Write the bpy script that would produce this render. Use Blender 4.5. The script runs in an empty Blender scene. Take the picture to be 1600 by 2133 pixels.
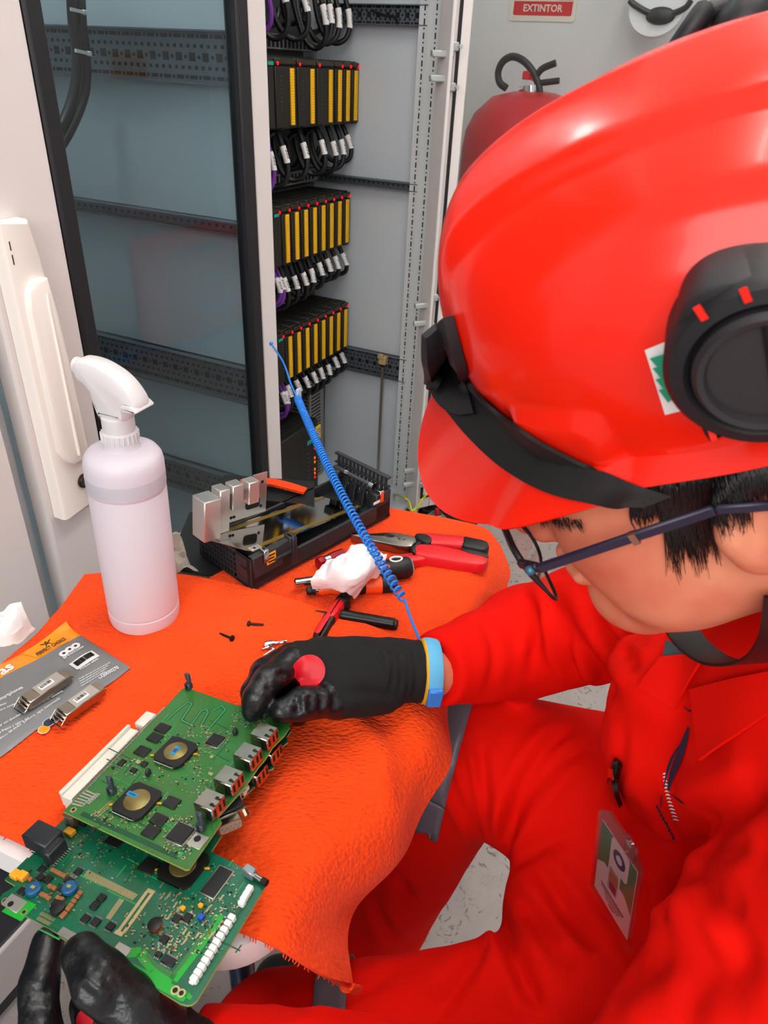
import bpy, math, random
import numpy as np
from mathutils import Matrix, Vector
from mathutils.bvhtree import BVHTree
rnd = random.Random(7)
SC = bpy.context.scene
COL = SC.collection
pi = math.pi

# ------------------------------------------------------------------ camera (all sizes in metres)
F, CX, CY, H = 1500.0, 800.0, 1066.5, 1.15
nad = np.array([676 - CX, -(3490 - CY), -F]); nad /= np.linalg.norm(nad)
Zc = -nad
yh = np.array([0, 0, -1.0]); yh = yh - yh.dot(Zc) * Zc; yh /= np.linalg.norm(yh)
xh = np.cross(yh, Zc)
RC = np.array([xh, yh, Zc])                     # world = RC @ camera
C0 = np.array([0, 0, H])
def ray(px, py): return RC @ np.array([(px - CX) / F, -(py - CY) / F, -1.0])
def D(px, py, d): return C0 + ray(px, py) * d
def onZ(px, py, z):
    r = ray(px, py); return C0 + r * ((z - H) / r[2])
def onP(px, py, p0, n):
    r = ray(px, py); return C0 + r * (np.dot(n, np.array(p0) - C0) / np.dot(n, r))
def proj(P):
    c = RC.T @ (np.array(P) - C0); return CX + F * c[0] / -c[2], CY - F * c[1] / -c[2], -c[2]
AZ = math.radians(25)
U = np.array([math.sin(AZ), math.cos(AZ), 0]); V = np.array([-math.cos(AZ), math.sin(AZ), 0]); Z = np.array([0, 0, 1.0])
def uvw(u, v, z): return U * u + V * v + Z * z
def uv(P): return np.array([np.dot(P, U), np.dot(P, V), P[2]])
def fv(px, py, v): return uv(onP(px, py, V * v, V))
def fu(px, py, u): return uv(onP(px, py, U * u, U))

cam = bpy.data.cameras.new('camera'); camo = bpy.data.objects.new('camera', cam); COL.objects.link(camo)
m = Matrix.Identity(4)
for i in range(3):
    for j in range(3): m[i][j] = RC[i][j]
    m[i][3] = C0[i]
camo.matrix_world = m
cam.sensor_fit = 'HORIZONTAL'; cam.sensor_width = 36.0; cam.lens = F / 1600 * 36.0
cam.shift_x = 0; cam.shift_y = 0; cam.clip_start = .02
cam.dof.use_dof = True; cam.dof.focus_distance = .70; cam.dof.aperture_fstop = 26.0
SC.camera = camo

# ------------------------------------------------------------------ materials
def lin(h):
    h = h.lstrip('#'); c = [int(h[i:i + 2], 16) / 255 for i in (0, 2, 4)]
    return tuple((x / 12.92 if x <= .04045 else ((x + .055) / 1.055) ** 2.4) for x in c) + (1.0,)
MATS = {}
def mat(name, hexc='#808080', rough=.5, metal=0., spec=.5, bump=None, noise=None, emit=None, trans=0., ior=1.45, alpha=1., coat=0., sheen=0., sss=None):
    """bump=(scale,strength[,kind,dist]); noise=(scale, hex2, amount)"""
    if name in MATS: return MATS[name]
    M = bpy.data.materials.new(name); M.use_nodes = True; MATS[name] = M
    nt = M.node_tree; b = nt.nodes['Principled BSDF']
    b.inputs['Base Color'].default_value = lin(hexc); b.inputs['Roughness'].default_value = rough
    b.inputs['Metallic'].default_value = metal; b.inputs['Specular IOR Level'].default_value = spec
    b.inputs['Transmission Weight'].default_value = trans; b.inputs['IOR'].default_value = ior
    b.inputs['Alpha'].default_value = alpha; b.inputs['Coat Weight'].default_value = coat
    b.inputs['Sheen Weight'].default_value = sheen
    if sss:
        b.inputs['Subsurface Weight'].default_value = sss[0]; b.inputs['Subsurface Radius'].default_value = sss[1]; b.inputs['Subsurface Scale'].default_value = sss[2]
    if emit:
        b.inputs['Emission Color'].default_value = lin(emit[0]); b.inputs['Emission Strength'].default_value = emit[1]
    if noise or bump:
        tc = nt.nodes.new('ShaderNodeTexCoord')
    if noise:
        n = nt.nodes.new('ShaderNodeTexNoise'); n.inputs['Scale'].default_value = noise[0]; n.inputs['Detail'].default_value = 4
        nt.links.new(tc.outputs['Object'], n.inputs['Vector'])
        mx = nt.nodes.new('ShaderNodeMix'); mx.data_type = 'RGBA'
        mx.inputs[6].default_value = lin(hexc); mx.inputs[7].default_value = lin(noise[1])
        mr = nt.nodes.new('ShaderNodeMapRange'); mr.inputs[1].default_value = .5 - .5 * (1 - noise[2]) * .6; mr.inputs[2].default_value = .75
        nt.links.new(n.outputs[0], mr.inputs[0]); nt.links.new(mr.outputs[0], mx.inputs[0]); nt.links.new(mx.outputs[2], b.inputs['Base Color'])
    if bump:
        kind = bump[2] if len(bump) > 2 else 'noise'
        if kind == 'noise':
            n = nt.nodes.new('ShaderNodeTexNoise'); n.inputs['Scale'].default_value = bump[0]; n.inputs['Detail'].default_value = 3
        else:
            n = nt.nodes.new('ShaderNodeTexVoronoi'); n.inputs['Scale'].default_value = bump[0]
        nt.links.new(tc.outputs['Object'], n.inputs['Vector'])
        bp = nt.nodes.new('ShaderNodeBump'); bp.inputs['Strength'].default_value = bump[1]; bp.inputs['Distance'].default_value = bump[3] if len(bump) > 3 else .002
        nt.links.new(n.outputs[0], bp.inputs['Height']); nt.links.new(bp.outputs[0], b.inputs['Normal'])
    return M

# ------------------------------------------------------------------ mesh builder
def fr(o, x, y=None, z=None):
    """4x4 frame from origin and two axes (x exact, then y or z approx)."""
    x = np.array(x, float); x /= np.linalg.norm(x)
    if z is not None:
        z = np.array(z, float); z = z - z.dot(x) * x; z /= np.linalg.norm(z); y = np.cross(z, x)
    else:
        y = np.array(y, float); y = y - y.dot(x) * x; y /= np.linalg.norm(y); z = np.cross(x, y)
    M = np.eye(4); M[:3, 0] = x; M[:3, 1] = y; M[:3, 2] = z; M[:3, 3] = o
    return M
def tr(x, y, z): M = np.eye(4); M[:3, 3] = (x, y, z); return M
def rz(a): M = np.eye(4); c, s = math.cos(a), math.sin(a); M[0, 0] = c; M[0, 1] = -s; M[1, 0] = s; M[1, 1] = c; return M
def rx(a): M = np.eye(4); c, s = math.cos(a), math.sin(a); M[1, 1] = c; M[1, 2] = -s; M[2, 1] = s; M[2, 2] = c; return M
def ry(a): M = np.eye(4); c, s = math.cos(a), math.sin(a); M[0, 0] = c; M[0, 2] = s; M[2, 0] = -s; M[2, 2] = c; return M
def app(M, P): P = np.atleast_2d(np.asarray(P, float)); return P @ M[:3, :3].T + M[:3, 3]
def inv(M): return np.linalg.inv(M)
UVF = fr((0, 0, 0), U, y=V)                     # cabinet-row frame: x along the row, y into the cabinets, z up

class MB:
    sharp = 38
    def __init__(s, frame=None): s.v = []; s.f = []; s.m = []; s.n = 0; s.sm = []; s.fr = frame
    def add(s, verts, faces, mi=0, M=None, smooth=False):
        verts = np.asarray(verts, float).reshape(-1, 3)
        if M is not None: verts = app(M, verts)
        s.v.append(verts)
        for f in faces: s.f.append([i + s.n for i in f]); s.m.append(mi); s.sm.append(smooth)
        s.n += len(verts); return s
    def box(s, c, size, mi=0, b=0., M=None):
        hx, hy, hz = [max(q, 1e-5) / 2 for q in size]; c = np.array(c, float)
        if b <= 0:
            v = np.array([[x, y, z] for x in (-hx, hx) for y in (-hy, hy) for z in (-hz, hz)]) + c
            return s.add(v, [(0, 1, 3, 2), (4, 6, 7, 5), (0, 4, 5, 1), (2, 3, 7, 6), (0, 2, 6, 4), (1, 5, 7, 3)], mi, M)
        b = min(b, hx * .95, hy * .95, hz * .95)
        v = []; idx = {}
        for sx in (-1, 1):
            for sy in (-1, 1):
                for sz in (-1, 1):
                    for k in range(3):
                        q = np.array([sx * hx, sy * hy, sz * hz]); sg = (sx, sy, sz)
                        for a in range(3):
                            if a != k: q[a] -= sg[a] * b
                        idx[(sx, sy, sz, k)] = len(v); v.append(q + c)
        fs = []
        for k in range(3):
            a, bb = (k + 1) % 3, (k + 2) % 3
            for sg in (-1, 1):
                cs = []
                for (p, q) in ((-1, -1), (1, -1), (1, 1), (-1, 1)):
                    t = [0, 0, 0]; t[k] = sg; t[a] = p; t[bb] = q; cs.append(idx[(*t, k)])
                fs.append(cs if sg > 0 else cs[::-1])
        for k in range(3):                       # edges along axis k
            a, bb = (k + 1) % 3, (k + 2) % 3
            for p in (-1, 1):
                for q in (-1, 1):
                    t0 = [0, 0, 0]; t0[a] = p; t0[bb] = q; t1 = list(t0); t0[k] = -1; t1[k] = 1
                    f = [idx[(*t0, a)], idx[(*t1, a)], idx[(*t1, bb)], idx[(*t0, bb)]]
                    fs.append(f if p * q < 0 else f[::-1])
        for sx in (-1, 1):
            for sy in (-1, 1):
                for sz in (-1, 1):
                    f = [idx[(sx, sy, sz, k)] for k in range(3)]
                    fs.append(f if sx * sy * sz > 0 else f[::-1])
        return s.add(v, fs, mi, M)
    def bar(s, p0, p1, w, h, mi=0, up=(0, 0, 1), b=0.):
        p0, p1 = np.array(p0, float), np.array(p1, float); L = np.linalg.norm(p1 - p0)
        return s.box((L / 2, 0, 0), (L, w, h), mi, b, fr(p0, p1 - p0, z=up))
    def prism(s, poly, z0, z1, mi=0, M=None, caps=True, smooth=False):
        n = len(poly); poly = np.asarray(poly, float)
        v = [(p[0], p[1], z0) for p in poly] + [(p[0], p[1], z1) for p in poly]
        a = np.sum(poly[:, 0] * np.roll(poly[:, 1], -1) - np.roll(poly[:, 0], -1) * poly[:, 1])
        fs = [(i, (i + 1) % n, n + (i + 1) % n, n + i) for i in range(n)]
        if a < 0: fs = [f[::-1] for f in fs]
        s.add(v, fs, mi, M, smooth)
        if caps:
            bot, top = list(range(n)), list(range(n, 2 * n))
            s.n -= 0
            base = s.n - 2 * n
            fb, ft = (bot[::-1], top) if a > 0 else (bot, top[::-1])
            for f in (fb, ft): s.f.append([i + base for i in f]); s.m.append(mi); s.sm.append(False)
        return s
    def lathe(s, prof, n=32, mi=0, M=None, smooth=True, cap=True, sx=1., sy=1.):
        v = []; fs = []
        for (r, z) in prof:
            for k in range(n):
                a = 2 * pi * k / n; v.append((r * math.cos(a) * sx, r * math.sin(a) * sy, z))
        for i in range(len(prof) - 1):
            for k in range(n):
                k2 = (k + 1) % n; fs.append((i * n + k, i * n + k2, (i + 1) * n + k2, (i + 1) * n + k))
        s.add(v, fs, mi, M, smooth)
        if cap:
            b = s.n - len(v)
            s.f.append([b + k for k in range(n)][::-1]); s.m.append(mi); s.sm.append(False)
            s.f.append([b + (len(prof) - 1) * n + k for k in range(n)]); s.m.append(mi); s.sm.append(False)
        return s
    def cyl(s, p0, p1, r, mi=0, n=20, r1=None, smooth=True):
        p0, p1 = np.array(p0, float), np.array(p1, float); L = np.linalg.norm(p1 - p0); d = (p1 - p0) / L
        a = np.array([1, 0, 0]) if abs(d[0]) < .8 else np.array([0, 1, 0])
        x = np.cross(d, a); M = fr(p0, x, z=d)
        return s.lathe([(r, 0), (r if r1 is None else r1, L)], n, mi, M, smooth)
    def tube(s, pts, r, mi=0, n=8, cap=True, closed=False, sx=1.):
        pts = np.asarray(pts, float); N = len(pts); rr = np.broadcast_to(np.asarray(r, float), (N,))
        if closed: T = np.roll(pts, -1, 0) - np.roll(pts, 1, 0)
        else: T = np.gradient(pts, axis=0)
        T /= np.maximum(np.linalg.norm(T, axis=1, keepdims=True), 1e-9)
        a = np.array([0, 0, 1.0]) if abs(T[0][2]) < .9 else np.array([1.0, 0, 0])
        x = a - a.dot(T[0]) * T[0]; x /= np.linalg.norm(x); v = []
        for i in range(N):
            x = x - x.dot(T[i]) * T[i]; x /= max(np.linalg.norm(x), 1e-9); y = np.cross(T[i], x)
            for k in range(n):
                t = 2 * pi * k / n; v.append(pts[i] + rr[i] * (sx * math.cos(t) * x + math.sin(t) * y))
        fs = []
        for i in range(N if closed else N - 1):
            j = (i + 1) % N
            for k in range(n):
                k2 = (k + 1) % n; fs.append((i * n + k, i * n + k2, j * n + k2, j * n + k))
        if cap and not closed: fs += [tuple(range(n))[::-1], tuple((N - 1) * n + k for k in range(n))]
        return s.add(v, fs, mi, None, True)
    def grid(s, G, mi=0, thick=0., smooth=True, flip=False):
        G = np.asarray(G, float); R, Cc = G.shape[:2]
        q = [(i * Cc + j, i * Cc + j + 1, (i + 1) * Cc + j + 1, (i + 1) * Cc + j) for i in range(R - 1) for j in range(Cc - 1)]
        if flip: q = [f[::-1] for f in q]
        if not thick: return s.add(G.reshape(-1, 3), q, mi, None, smooth)
        du = np.gradient(G, axis=0); dv = np.gradient(G, axis=1); nn = np.cross(dv, du)
        nn /= np.maximum(np.linalg.norm(nn, axis=2, keepdims=True), 1e-9)
        if flip: nn = -nn
        B = G + nn * thick * (1 if True else -1); n = R * Cc
        fs = q + [tuple(i + n for i in f[::-1]) for f in q]
        ed = [j for j in range(Cc)] + [i * Cc + Cc - 1 for i in range(1, R)] + [(R - 1) * Cc + j for j in range(Cc - 2, -1, -1)] + [i * Cc for i in range(R - 2, 0, -1)]
        for a, b in zip(ed, ed[1:] + ed[:1]): fs.append((b, a, a + n, b + n) if not flip else (a, b, b + n, a + n))
        return s.add(np.concatenate([G.reshape(-1, 3), B.reshape(-1, 3)]), fs, mi, None, smooth)
    def sphere(s, c, r, mi=0, M=None, n=16):
        r = np.broadcast_to(np.asarray(r, float), (3,)); v = []; fs = []
        for i in range(n + 1):
            t = pi * i / n
            for k in range(2 * n): p = pi * k / n; v.append((c[0] + r[0] * math.sin(t) * math.cos(p), c[1] + r[1] * math.sin(t) * math.sin(p), c[2] - r[2] * math.cos(t)))
        for i in range(n):
            for k in range(2 * n): k2 = (k + 1) % (2 * n); fs.append((i * 2 * n + k, i * 2 * n + k2, (i + 1) * 2 * n + k2, (i + 1) * 2 * n + k))
        return s.add(v, fs, mi, M, True)
    def text(s, txt, size, M, mi=0, align='CENTER', bold=0., depth=0.0002, sx=1.):
        c = bpy.data.curves.new('t', 'FONT'); c.body = txt; c.size = size; c.align_x = align; c.align_y = 'CENTER'; c.offset = bold * size
        c.extrude = depth; c.resolution_u = 2
        o = bpy.data.objects.new('t', c); COL.objects.link(o)
        me = o.to_mesh()
        v = np.array([p.co[:] for p in me.vertices]).reshape(-1, 3); f = [list(p.vertices) for p in me.polygons]
        o.to_mesh_clear(); bpy.data.objects.remove(o); bpy.data.curves.remove(c)
        if len(v): v[:, 0] *= sx; s.add(v, f, mi, M)
        return s
    def build(s, name, mats, parent=None, **tags):
        me = bpy.data.meshes.new(name)
        V_ = np.concatenate(s.v) if s.v else np.zeros((0, 3))
        if s.fr is not None: V_ = app(inv(s.fr), V_)
        me.from_pydata(V_.tolist(), [], s.f)
        for M in (mats if isinstance(mats, (list, tuple)) else [mats]): me.materials.append(M)
        me.polygons.foreach_set('material_index', np.array(s.m, dtype=np.int32))
        me.polygons.foreach_set('use_smooth', np.ones(len(s.sm), dtype=bool))
        me.update()
        me.set_sharp_from_angle(angle=math.radians(s.sharp))
        o = bpy.data.objects.new(name, me); COL.objects.link(o)
        if parent is not None: o.parent = parent
        elif s.fr is not None: o.matrix_world = Matrix(s.fr.tolist())
        for k, q in tags.items(): o[k] = q
        return o
    def bvh(s): return BVHTree.FromPolygons(np.concatenate(s.v).tolist(), s.f)

def thing(name, label, cat, frame=None, group=None):
    o = bpy.data.objects.new(name, None); COL.objects.link(o); o.empty_display_size = .02
    if frame is not None: o.matrix_world = Matrix(np.asarray(frame).tolist())
    o['label'] = label; o['category'] = cat
    if group: o['group'] = group
    return o
def tag(o, label, cat, group=None):
    o['label'] = label; o['category'] = cat
    if group: o['group'] = group
    return o
def copy_tree(o, frame=None, parent=None, label=None):
    c = o.copy(); COL.objects.link(c)
    if parent is not None: c.parent = parent
    if frame is not None: c.matrix_world = Matrix(np.asarray(frame).tolist())
    if label: c['label'] = label
    for ch in list(o.children): copy_tree(ch, None, c)
    return c
def spline(P, n=40, closed=False):
    """Catmull-Rom through points"""
    P = np.asarray(P, float); N = len(P)
    if closed: Q = np.concatenate([P[-1:], P, P[:2]])
    else: Q = np.concatenate([2 * P[:1] - P[1:2], P, 2 * P[-1:] - P[-2:-1]])
    segs = N if closed else N - 1; out = []
    per = max(2, n // segs)
    for i in range(segs):
        p0, p1, p2, p3 = Q[i:i + 4]
        for k in range(per):
            t = k / per
            out.append(.5 * ((2 * p1) + (-p0 + p2) * t + (2 * p0 - 5 * p1 + 4 * p2 - p3) * t * t + (-p0 + 3 * p1 - 3 * p2 + p3) * t ** 3))
    if not closed: out.append(P[-1])
    return np.array(out)
def rrect(w, h, r, n=5, c=(0, 0)):
    o = []
    for sx, sy, a0 in ((1, 1, 0), (-1, 1, 90), (-1, -1, 180), (1, -1, 270)):
        for k in range(n + 1):
            a = math.radians(a0 + 90 * k / n); o.append((c[0] + sx * (w / 2 - r) + r * math.cos(a), c[1] + sy * (h / 2 - r) + r * math.sin(a)))
    return o
# value noise (numpy) used to shape cloth and fabric folds
_perm = np.random.RandomState(3).permutation(512)
def vnoise(P, seed=0):
    P = np.asarray(P, float); I = np.floor(P).astype(int); f = P - I; f = f * f * (3 - 2 * f); out = 0
    def h(a): return (_perm[(_perm[(_perm[(a[..., 0] + seed) & 511] + a[..., 1]) & 511] + a[..., 2]) & 511] / 255.5) - 1
    for dx in (0, 1):
        for dy in (0, 1):
            for dz in (0, 1):
                w = (f[..., 0] if dx else 1 - f[..., 0]) * (f[..., 1] if dy else 1 - f[..., 1]) * (f[..., 2] if dz else 1 - f[..., 2])
                out = out + w * h(I + np.array([dx, dy, dz]))
    return out
# ================================================================== materials of the room and cabinets
paint = mat('cabinet_paint', '#dcd6d4', .45, bump=(900, .06, 'noise', .0005))
paint_in = mat('cabinet_inner_paint', '#c4ccd2', .5)
gasket = mat('black_rubber', '#17171b', .55)
black = mat('black_plastic', '#131313', .45)
plcblk = mat('module_plastic', '#1d1a15', .55)
yellow = mat('yellow_label', '#ffc408', .5)
ledred = mat('red_led', '#ff1020', .4, emit=('#ff0018', .8))
ledorg = mat('orange_led', '#ff7020', .4, emit=('#ff6010', .9))
ledgrn = mat('green_led', '#30c030', .4, emit=('#20e030', .6))
teal = mat('teal_print', '#1f9c90', .5)
white = mat('white_label', '#eceaea', .55)
zinc = mat('zinc_steel', '#8f969a', .38, metal=.85, noise=(30, '#747b80', .5))
zincd = mat('dark_slot', '#0d0e10', .7)
hole = zincd
rails = mat('galvanised_rail', '#6e7780', .45, metal=.6)
cable = mat('cable_sheath', '#111113', .4)
purple = mat('purple_sheath', '#6a2d8e', .45)
redw = mat('red_wire_sheath', '#c01414', .45)
tyraps = mat('tie_plastic', '#d8dad6', .45)
ygw = mat('yellow_green_sheath', '#b6b51e', .5)
chrome = mat('chrome', '#d8d8d8', .12, metal=1.)
steel = mat('bright_steel', '#b9b9b6', .22, metal=1.)
ink = mat('black_ink', '#0c0c0c', .6)

def wall_mat(name, h):
    return mat(name, h, .7, bump=(60, .05, 'noise', .002))
def floor_mat():
    M = mat('speckled_vinyl', '#b3aaa6', .45); nt = M.node_tree; b = nt.nodes['Principled BSDF']
    tc = nt.nodes.new('ShaderNodeTexCoord')
    n1 = nt.nodes.new('ShaderNodeTexNoise'); n1.inputs['Scale'].default_value = 60; n1.inputs['Detail'].default_value = 3; n1.inputs['Distortion'].default_value = 1.5
    n2 = nt.nodes.new('ShaderNodeTexNoise'); n2.inputs['Scale'].default_value = 25
    r1 = nt.nodes.new('ShaderNodeValToRGB'); r1.color_ramp.elements[0].position = .60; r1.color_ramp.elements[1].position = .68
    r1.color_ramp.elements[0].color = lin('#b3aaa6'); r1.color_ramp.elements[1].color = lin('#7c6f6a')
    mx = nt.nodes.new('ShaderNodeMix'); mx.data_type = 'RGBA'; mx.blend_type = 'MULTIPLY'; mx.inputs[0].default_value = .25
    for n in (n1, n2): nt.links.new(tc.outputs['Object'], n.inputs['Vector'])
    nt.links.new(n1.outputs[0], r1.inputs[0]); nt.links.new(r1.outputs[0], mx.inputs[6]); nt.links.new(n2.outputs[0], mx.inputs[7]); nt.links.new(mx.outputs[2], b.inputs['Base Color'])
    return M
def glass_mat(name, tint, amount, rough=.02, hexg='#ffffff'):
    M = bpy.data.materials.new(name); M.use_nodes = True; nt = M.node_tree; nt.nodes.clear()
    o = nt.nodes.new('ShaderNodeOutputMaterial'); t = nt.nodes.new('ShaderNodeBsdfTransparent'); g = nt.nodes.new('ShaderNodeBsdfGlossy')
    t.inputs[0].default_value = lin(tint); g.inputs['Roughness'].default_value = rough; g.inputs[0].default_value = lin(hexg)
    lw = nt.nodes.new('ShaderNodeLayerWeight'); lw.inputs[0].default_value = .5
    f = nt.nodes.new('ShaderNodeMath'); f.operation = 'POWER'; f.inputs[1].default_value = 4.0; nt.links.new(lw.outputs['Facing'], f.inputs[0])
    ad = nt.nodes.new('ShaderNodeMath'); ad.operation = 'MULTIPLY_ADD'; ad.inputs[1].default_value = .45; ad.inputs[2].default_value = amount
    mx = nt.nodes.new('ShaderNodeMixShader')
    nt.links.new(f.outputs[0], ad.inputs[0]); nt.links.new(ad.outputs[0], mx.inputs[0]); nt.links.new(t.outputs[0], mx.inputs[1]); nt.links.new(g.outputs[0], mx.inputs[2]); nt.links.new(mx.outputs[0], o.inputs[0])
    MATS[name] = M; return M
glass = glass_mat('cabinet_glass', '#dbe5e6', .035)
glass2 = glass_mat('open_door_glass', '#fafdfd', .02)

# ================================================================== room shell
UB = 3.1; VR = -1.15; ZC = 2.6; UN = -1.6
def slab(name, lo, hi, m):
    lo, hi = np.array(lo), np.array(hi); b = MB(UVF); b.box((lo + hi) / 2, hi - lo, 0, M=UVF); return b.build(name, m, kind='structure')
slab('floor', (UN - .3, VR - .3, -.1), (UB + .1, 1.3, 0), floor_mat())
slab('wall_back', (UB, VR - .1, 0), (UB + .1, 1.3, ZC), wall_mat('wall_paint', '#d6d6d6'))
slab('wall_left', (UN, 1.2, 0), (UB, 1.3, ZC), MATS['wall_paint'])
slab('wall_right', (.9, VR - .1, 0), (UB, VR, ZC), MATS['wall_paint'])
slab('ceiling', (UN + .6, VR - .1, ZC), (UB + .1, 1.3, ZC + .1), wall_mat('ceiling_paint', '#e8e8e6'))
b = MB(UVF)
for v0 in (VR + .006,): b.box(((UB + .9) / 2, v0, .05), (UB - .9, .012, .1), 0, M=UVF)
b.build('baseboard_right', mat('skirting_grey', '#8a8a8c', .5), kind='structure')
# ================================================================== cabinet row
def holes_rail(mb, y0, y1, z0, z1, x, kind):
    """perforated mounting rail on a side panel; slots are inset dark pockets facing -x"""
    mb.box((x + .004, (y0 + y1) / 2, (z0 + z1) / 2), (.008, y1 - y0, z1 - z0), 0, M=UVF)
    mb.box((x - .004, (y0 + y1) / 2, z1 - .001), (.016, y1 - y0, .002), 0, M=UVF); mb.box((x - .004, (y0 + y1) / 2, z0 + .001), (.016, y1 - y0, .002), 0, M=UVF)
    L = y1 - y0; e = .0006
    def pk(y, z, w, h): mb.box((x - e / 2, y, z), (e, w, h), 1, M=UVF)
    zc = (z0 + z1) / 2; hh = z1 - z0
    if kind == 'wide':
        n = int(L / .022)
        for k in range(n):
            y = y0 + (k + .5) * L / n
            for s in (-1, 1): pk(y, zc + s * hh * .38, .012, .0045); pk(y + L / n / 2, zc + s * hh * .38, .0042, .0042)
            pk(y, zc, .010, .010); pk(y + L / n / 2, zc, .004, .004)
            for q in (-.25, .25):
                for s in (-1, 1): pk(y + q * L / n, zc + s * hh * .2, .0042, .0042)
    else:
        n = int(L / .013)
        for k in range(n): pk(y0 + (k + .5) * L / n, zc, .004, .004)
def cbox(mb, lo, hi, mi=0, b=0.):
    lo, hi = np.array(lo, float), np.array(hi, float); mb.box((lo + hi) / 2, hi - lo, mi, b, UVF)
VF = .64; VB = 1.12; TOP = 2.05
# ---- far-left closed cabinet (only its glazed door edge shows)
cabA = thing('electrical_cabinet', 'closed pale grey cabinet at the left edge, beside the glass door with the handle', 'cabinet', UVF @ tr(-.35, VF, 0), 'row of electrical cabinets')
FA = UVF @ tr(-.35, VF, 0)
b = MB(FA)
cbox(b, (-.36, VF + .024, .1), (.44, VB, TOP)); b.build('carcass', paint, cabA)
b = MB(FA); cbox(b, (-.36, VF + .04, .0), (.44, VB, .1)); cbox(b, (-.36, VF + .012, .0), (.44, VF + .03, .036), 0); b.build('plinth', mat('plinth_grey', '#3d3d44', .5), cabA)
b = MB(FA)
for lo, hi in (((.335, VF, .04), (.434, VF + .022, TOP)), ((-.36, VF, .04), (-.27, VF + .022, TOP)), ((-.27, VF, .04), (.335, VF + .022, .13)), ((-.27, VF, TOP - .1), (.335, VF + .022, TOP))): cbox(b, lo, hi, 0, .002)
dA = b.build('door', paint, cabA)
b = MB(FA); cbox(b, (-.27, VF + .006, .13), (.335, VF + .012, TOP - .1)); b.build('glass_pane', mat('dark_glazing', '#3a4046', .12), dA)
# ---- glass-door cabinet
FB = UVF @ tr(.45, VF, 0)
cabB = thing('glass_door_cabinet', 'closed electrical cabinet with a tinted glass door and white swing handle', 'cabinet', FB, 'row of electrical cabinets')
XW = .925
b = MB(FB)
cbox(b, (XW + .008, VF + .03, .1), (XW + .014, VB, TOP)); cbox(b, (.449, VF + .03, .1), (.46, VB, TOP)); cbox(b, (.449, VB - .01, .1), (XW + .014, VB, TOP)); cbox(b, (.449, VF + .03, .1), (XW + .014, VB, .11)); cbox(b, (.449, VF + .03, TOP - .01), (XW + .014, VB, TOP))
b.build('carcass', paint_in, cabB)
b = MB(FB); cbox(b, (.449, VF + .04, 0), (.939, VB, .1)); cbox(b, (.449, VF + .012, .0), (.939, VF + .03, .036)); b.build('plinth', MATS['plinth_grey'], cabB)
for (z0, z1, kind) in ((1.118, 1.181, 'wide'), (.925, .944, 'thin'), (.655, .718, 'wide')):
    b = MB(FB); holes_rail(b, VF + .035, VB - .03, z0, z1, XW, kind); b.build('mounting_rail', [rails, hole], cabB)
for (z0, z1, kind) in ((.44, .50, 'wide'), (.2, .22, 'thin')):
    b = MB(FB); holes_rail(b, VF + .035, VB - .03, z0, z1, XW, kind); b.build('mounting_rail', [rails, hole], cabB)
b = MB(FB)
for lo, hi in (((.462, VF, .04), (.556, VF + .025, TOP)), ((.897, VF, .04), (.938, VF + .025, TOP)), ((.556, VF, .04), (.897, VF + .025, .13)), ((.556, VF, TOP - .1), (.897, VF + .025, TOP))): cbox(b, lo, hi, 0, .003)
cbox(b, (.925, VF + .012, .04), (.9385, VF + .03, TOP), 0, .002)
dB = b.build('door', paint, cabB)
b = MB(FB)
for lo, hi in (((.556, VF - .002, .13), (.578, VF + .02, TOP - .1)), ((.872, VF - .002, .13), (.897, VF + .02, TOP - .1)), ((.578, VF - .002, .13), (.872, VF + .02, .155)), ((.578, VF - .002, TOP - .125), (.872, VF + .02, TOP - .1))): cbox(b, lo, hi, 0, .003)
b.build('gasket', gasket, dB)
b = MB(FB); cbox(b, (.576, VF + .008, .15), (.874, VF + .012, TOP - .12)); b.build('glass_pane', glass, dB)
# swing handle: flat back plate, raised lever, key cylinder
hp = mat('handle_plastic', '#efe9e2', .32)
b = MB(FB)
prof = [(.470, .690), (.512, .690), (.5165, .70), (.5165, .79), (.5155, .86), (.513, .93), (.508, .98), (.503, 1.012), (.470, 1.012)]
Mh = UVF @ np.array([[1, 0, 0, 0], [0, 0, -1, VF - .0005], [0, 1, 0, 0], [0, 0, 0, 1.0]])
def bevprism(mb, prof, d, bv, M, mi=0):
    P = np.array(prof); c = P.mean(0); n = len(P)
    def sh(s):
        e = np.roll(P, -1, 0) - np.roll(P, 1, 0); nn = np.stack([e[:, 1], -e[:, 0]], 1); nn /= np.linalg.norm(nn, axis=1, keepdims=True)
        a = np.sum(P[:, 0] * np.roll(P[:, 1], -1) - np.roll(P[:, 0], -1) * P[:, 1])
        return P - nn * s * (1 if a > 0 else -1)
    lay = [(0, 0), (0, d - bv), (bv * .3, d - bv * .3), (bv, d)]
    v = []; fs = []
    for (s, z) in lay: v += [(p[0], p[1], z) for p in sh(s)]
    for i in range(len(lay) - 1):
        for k in range(n): k2 = (k + 1) % n; fs.append((i * n + k, i * n + k2, (i + 1) * n + k2, (i + 1) * n + k))
    fs.append([k for k in range(n)][::-1]); fs.append([3 * n + k for k in range(n)])
    a = np.sum(P[:, 0] * np.roll(P[:, 1], -1) - np.roll(P[:, 0], -1) * P[:, 1])
    if a < 0: fs = [f[::-1] for f in fs]
    mb.add(v, fs, mi, M); return mb
bevprism(b, prof, .018, .005, Mh)
hd = b.build('handle', hp, dB)
b = MB(FB); Ml = Mh @ tr(0, 0, .016)
lev = [(.478, .775), (.484, .762), (.492, .755), (.5145, .757), (.5142, .80), (.5125, .86), (.510, .92), (.506, .958), (.489, .958), (.481, .948), (.478, .93)]
bevprism(b, lev, .010, .004, Ml)
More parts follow.
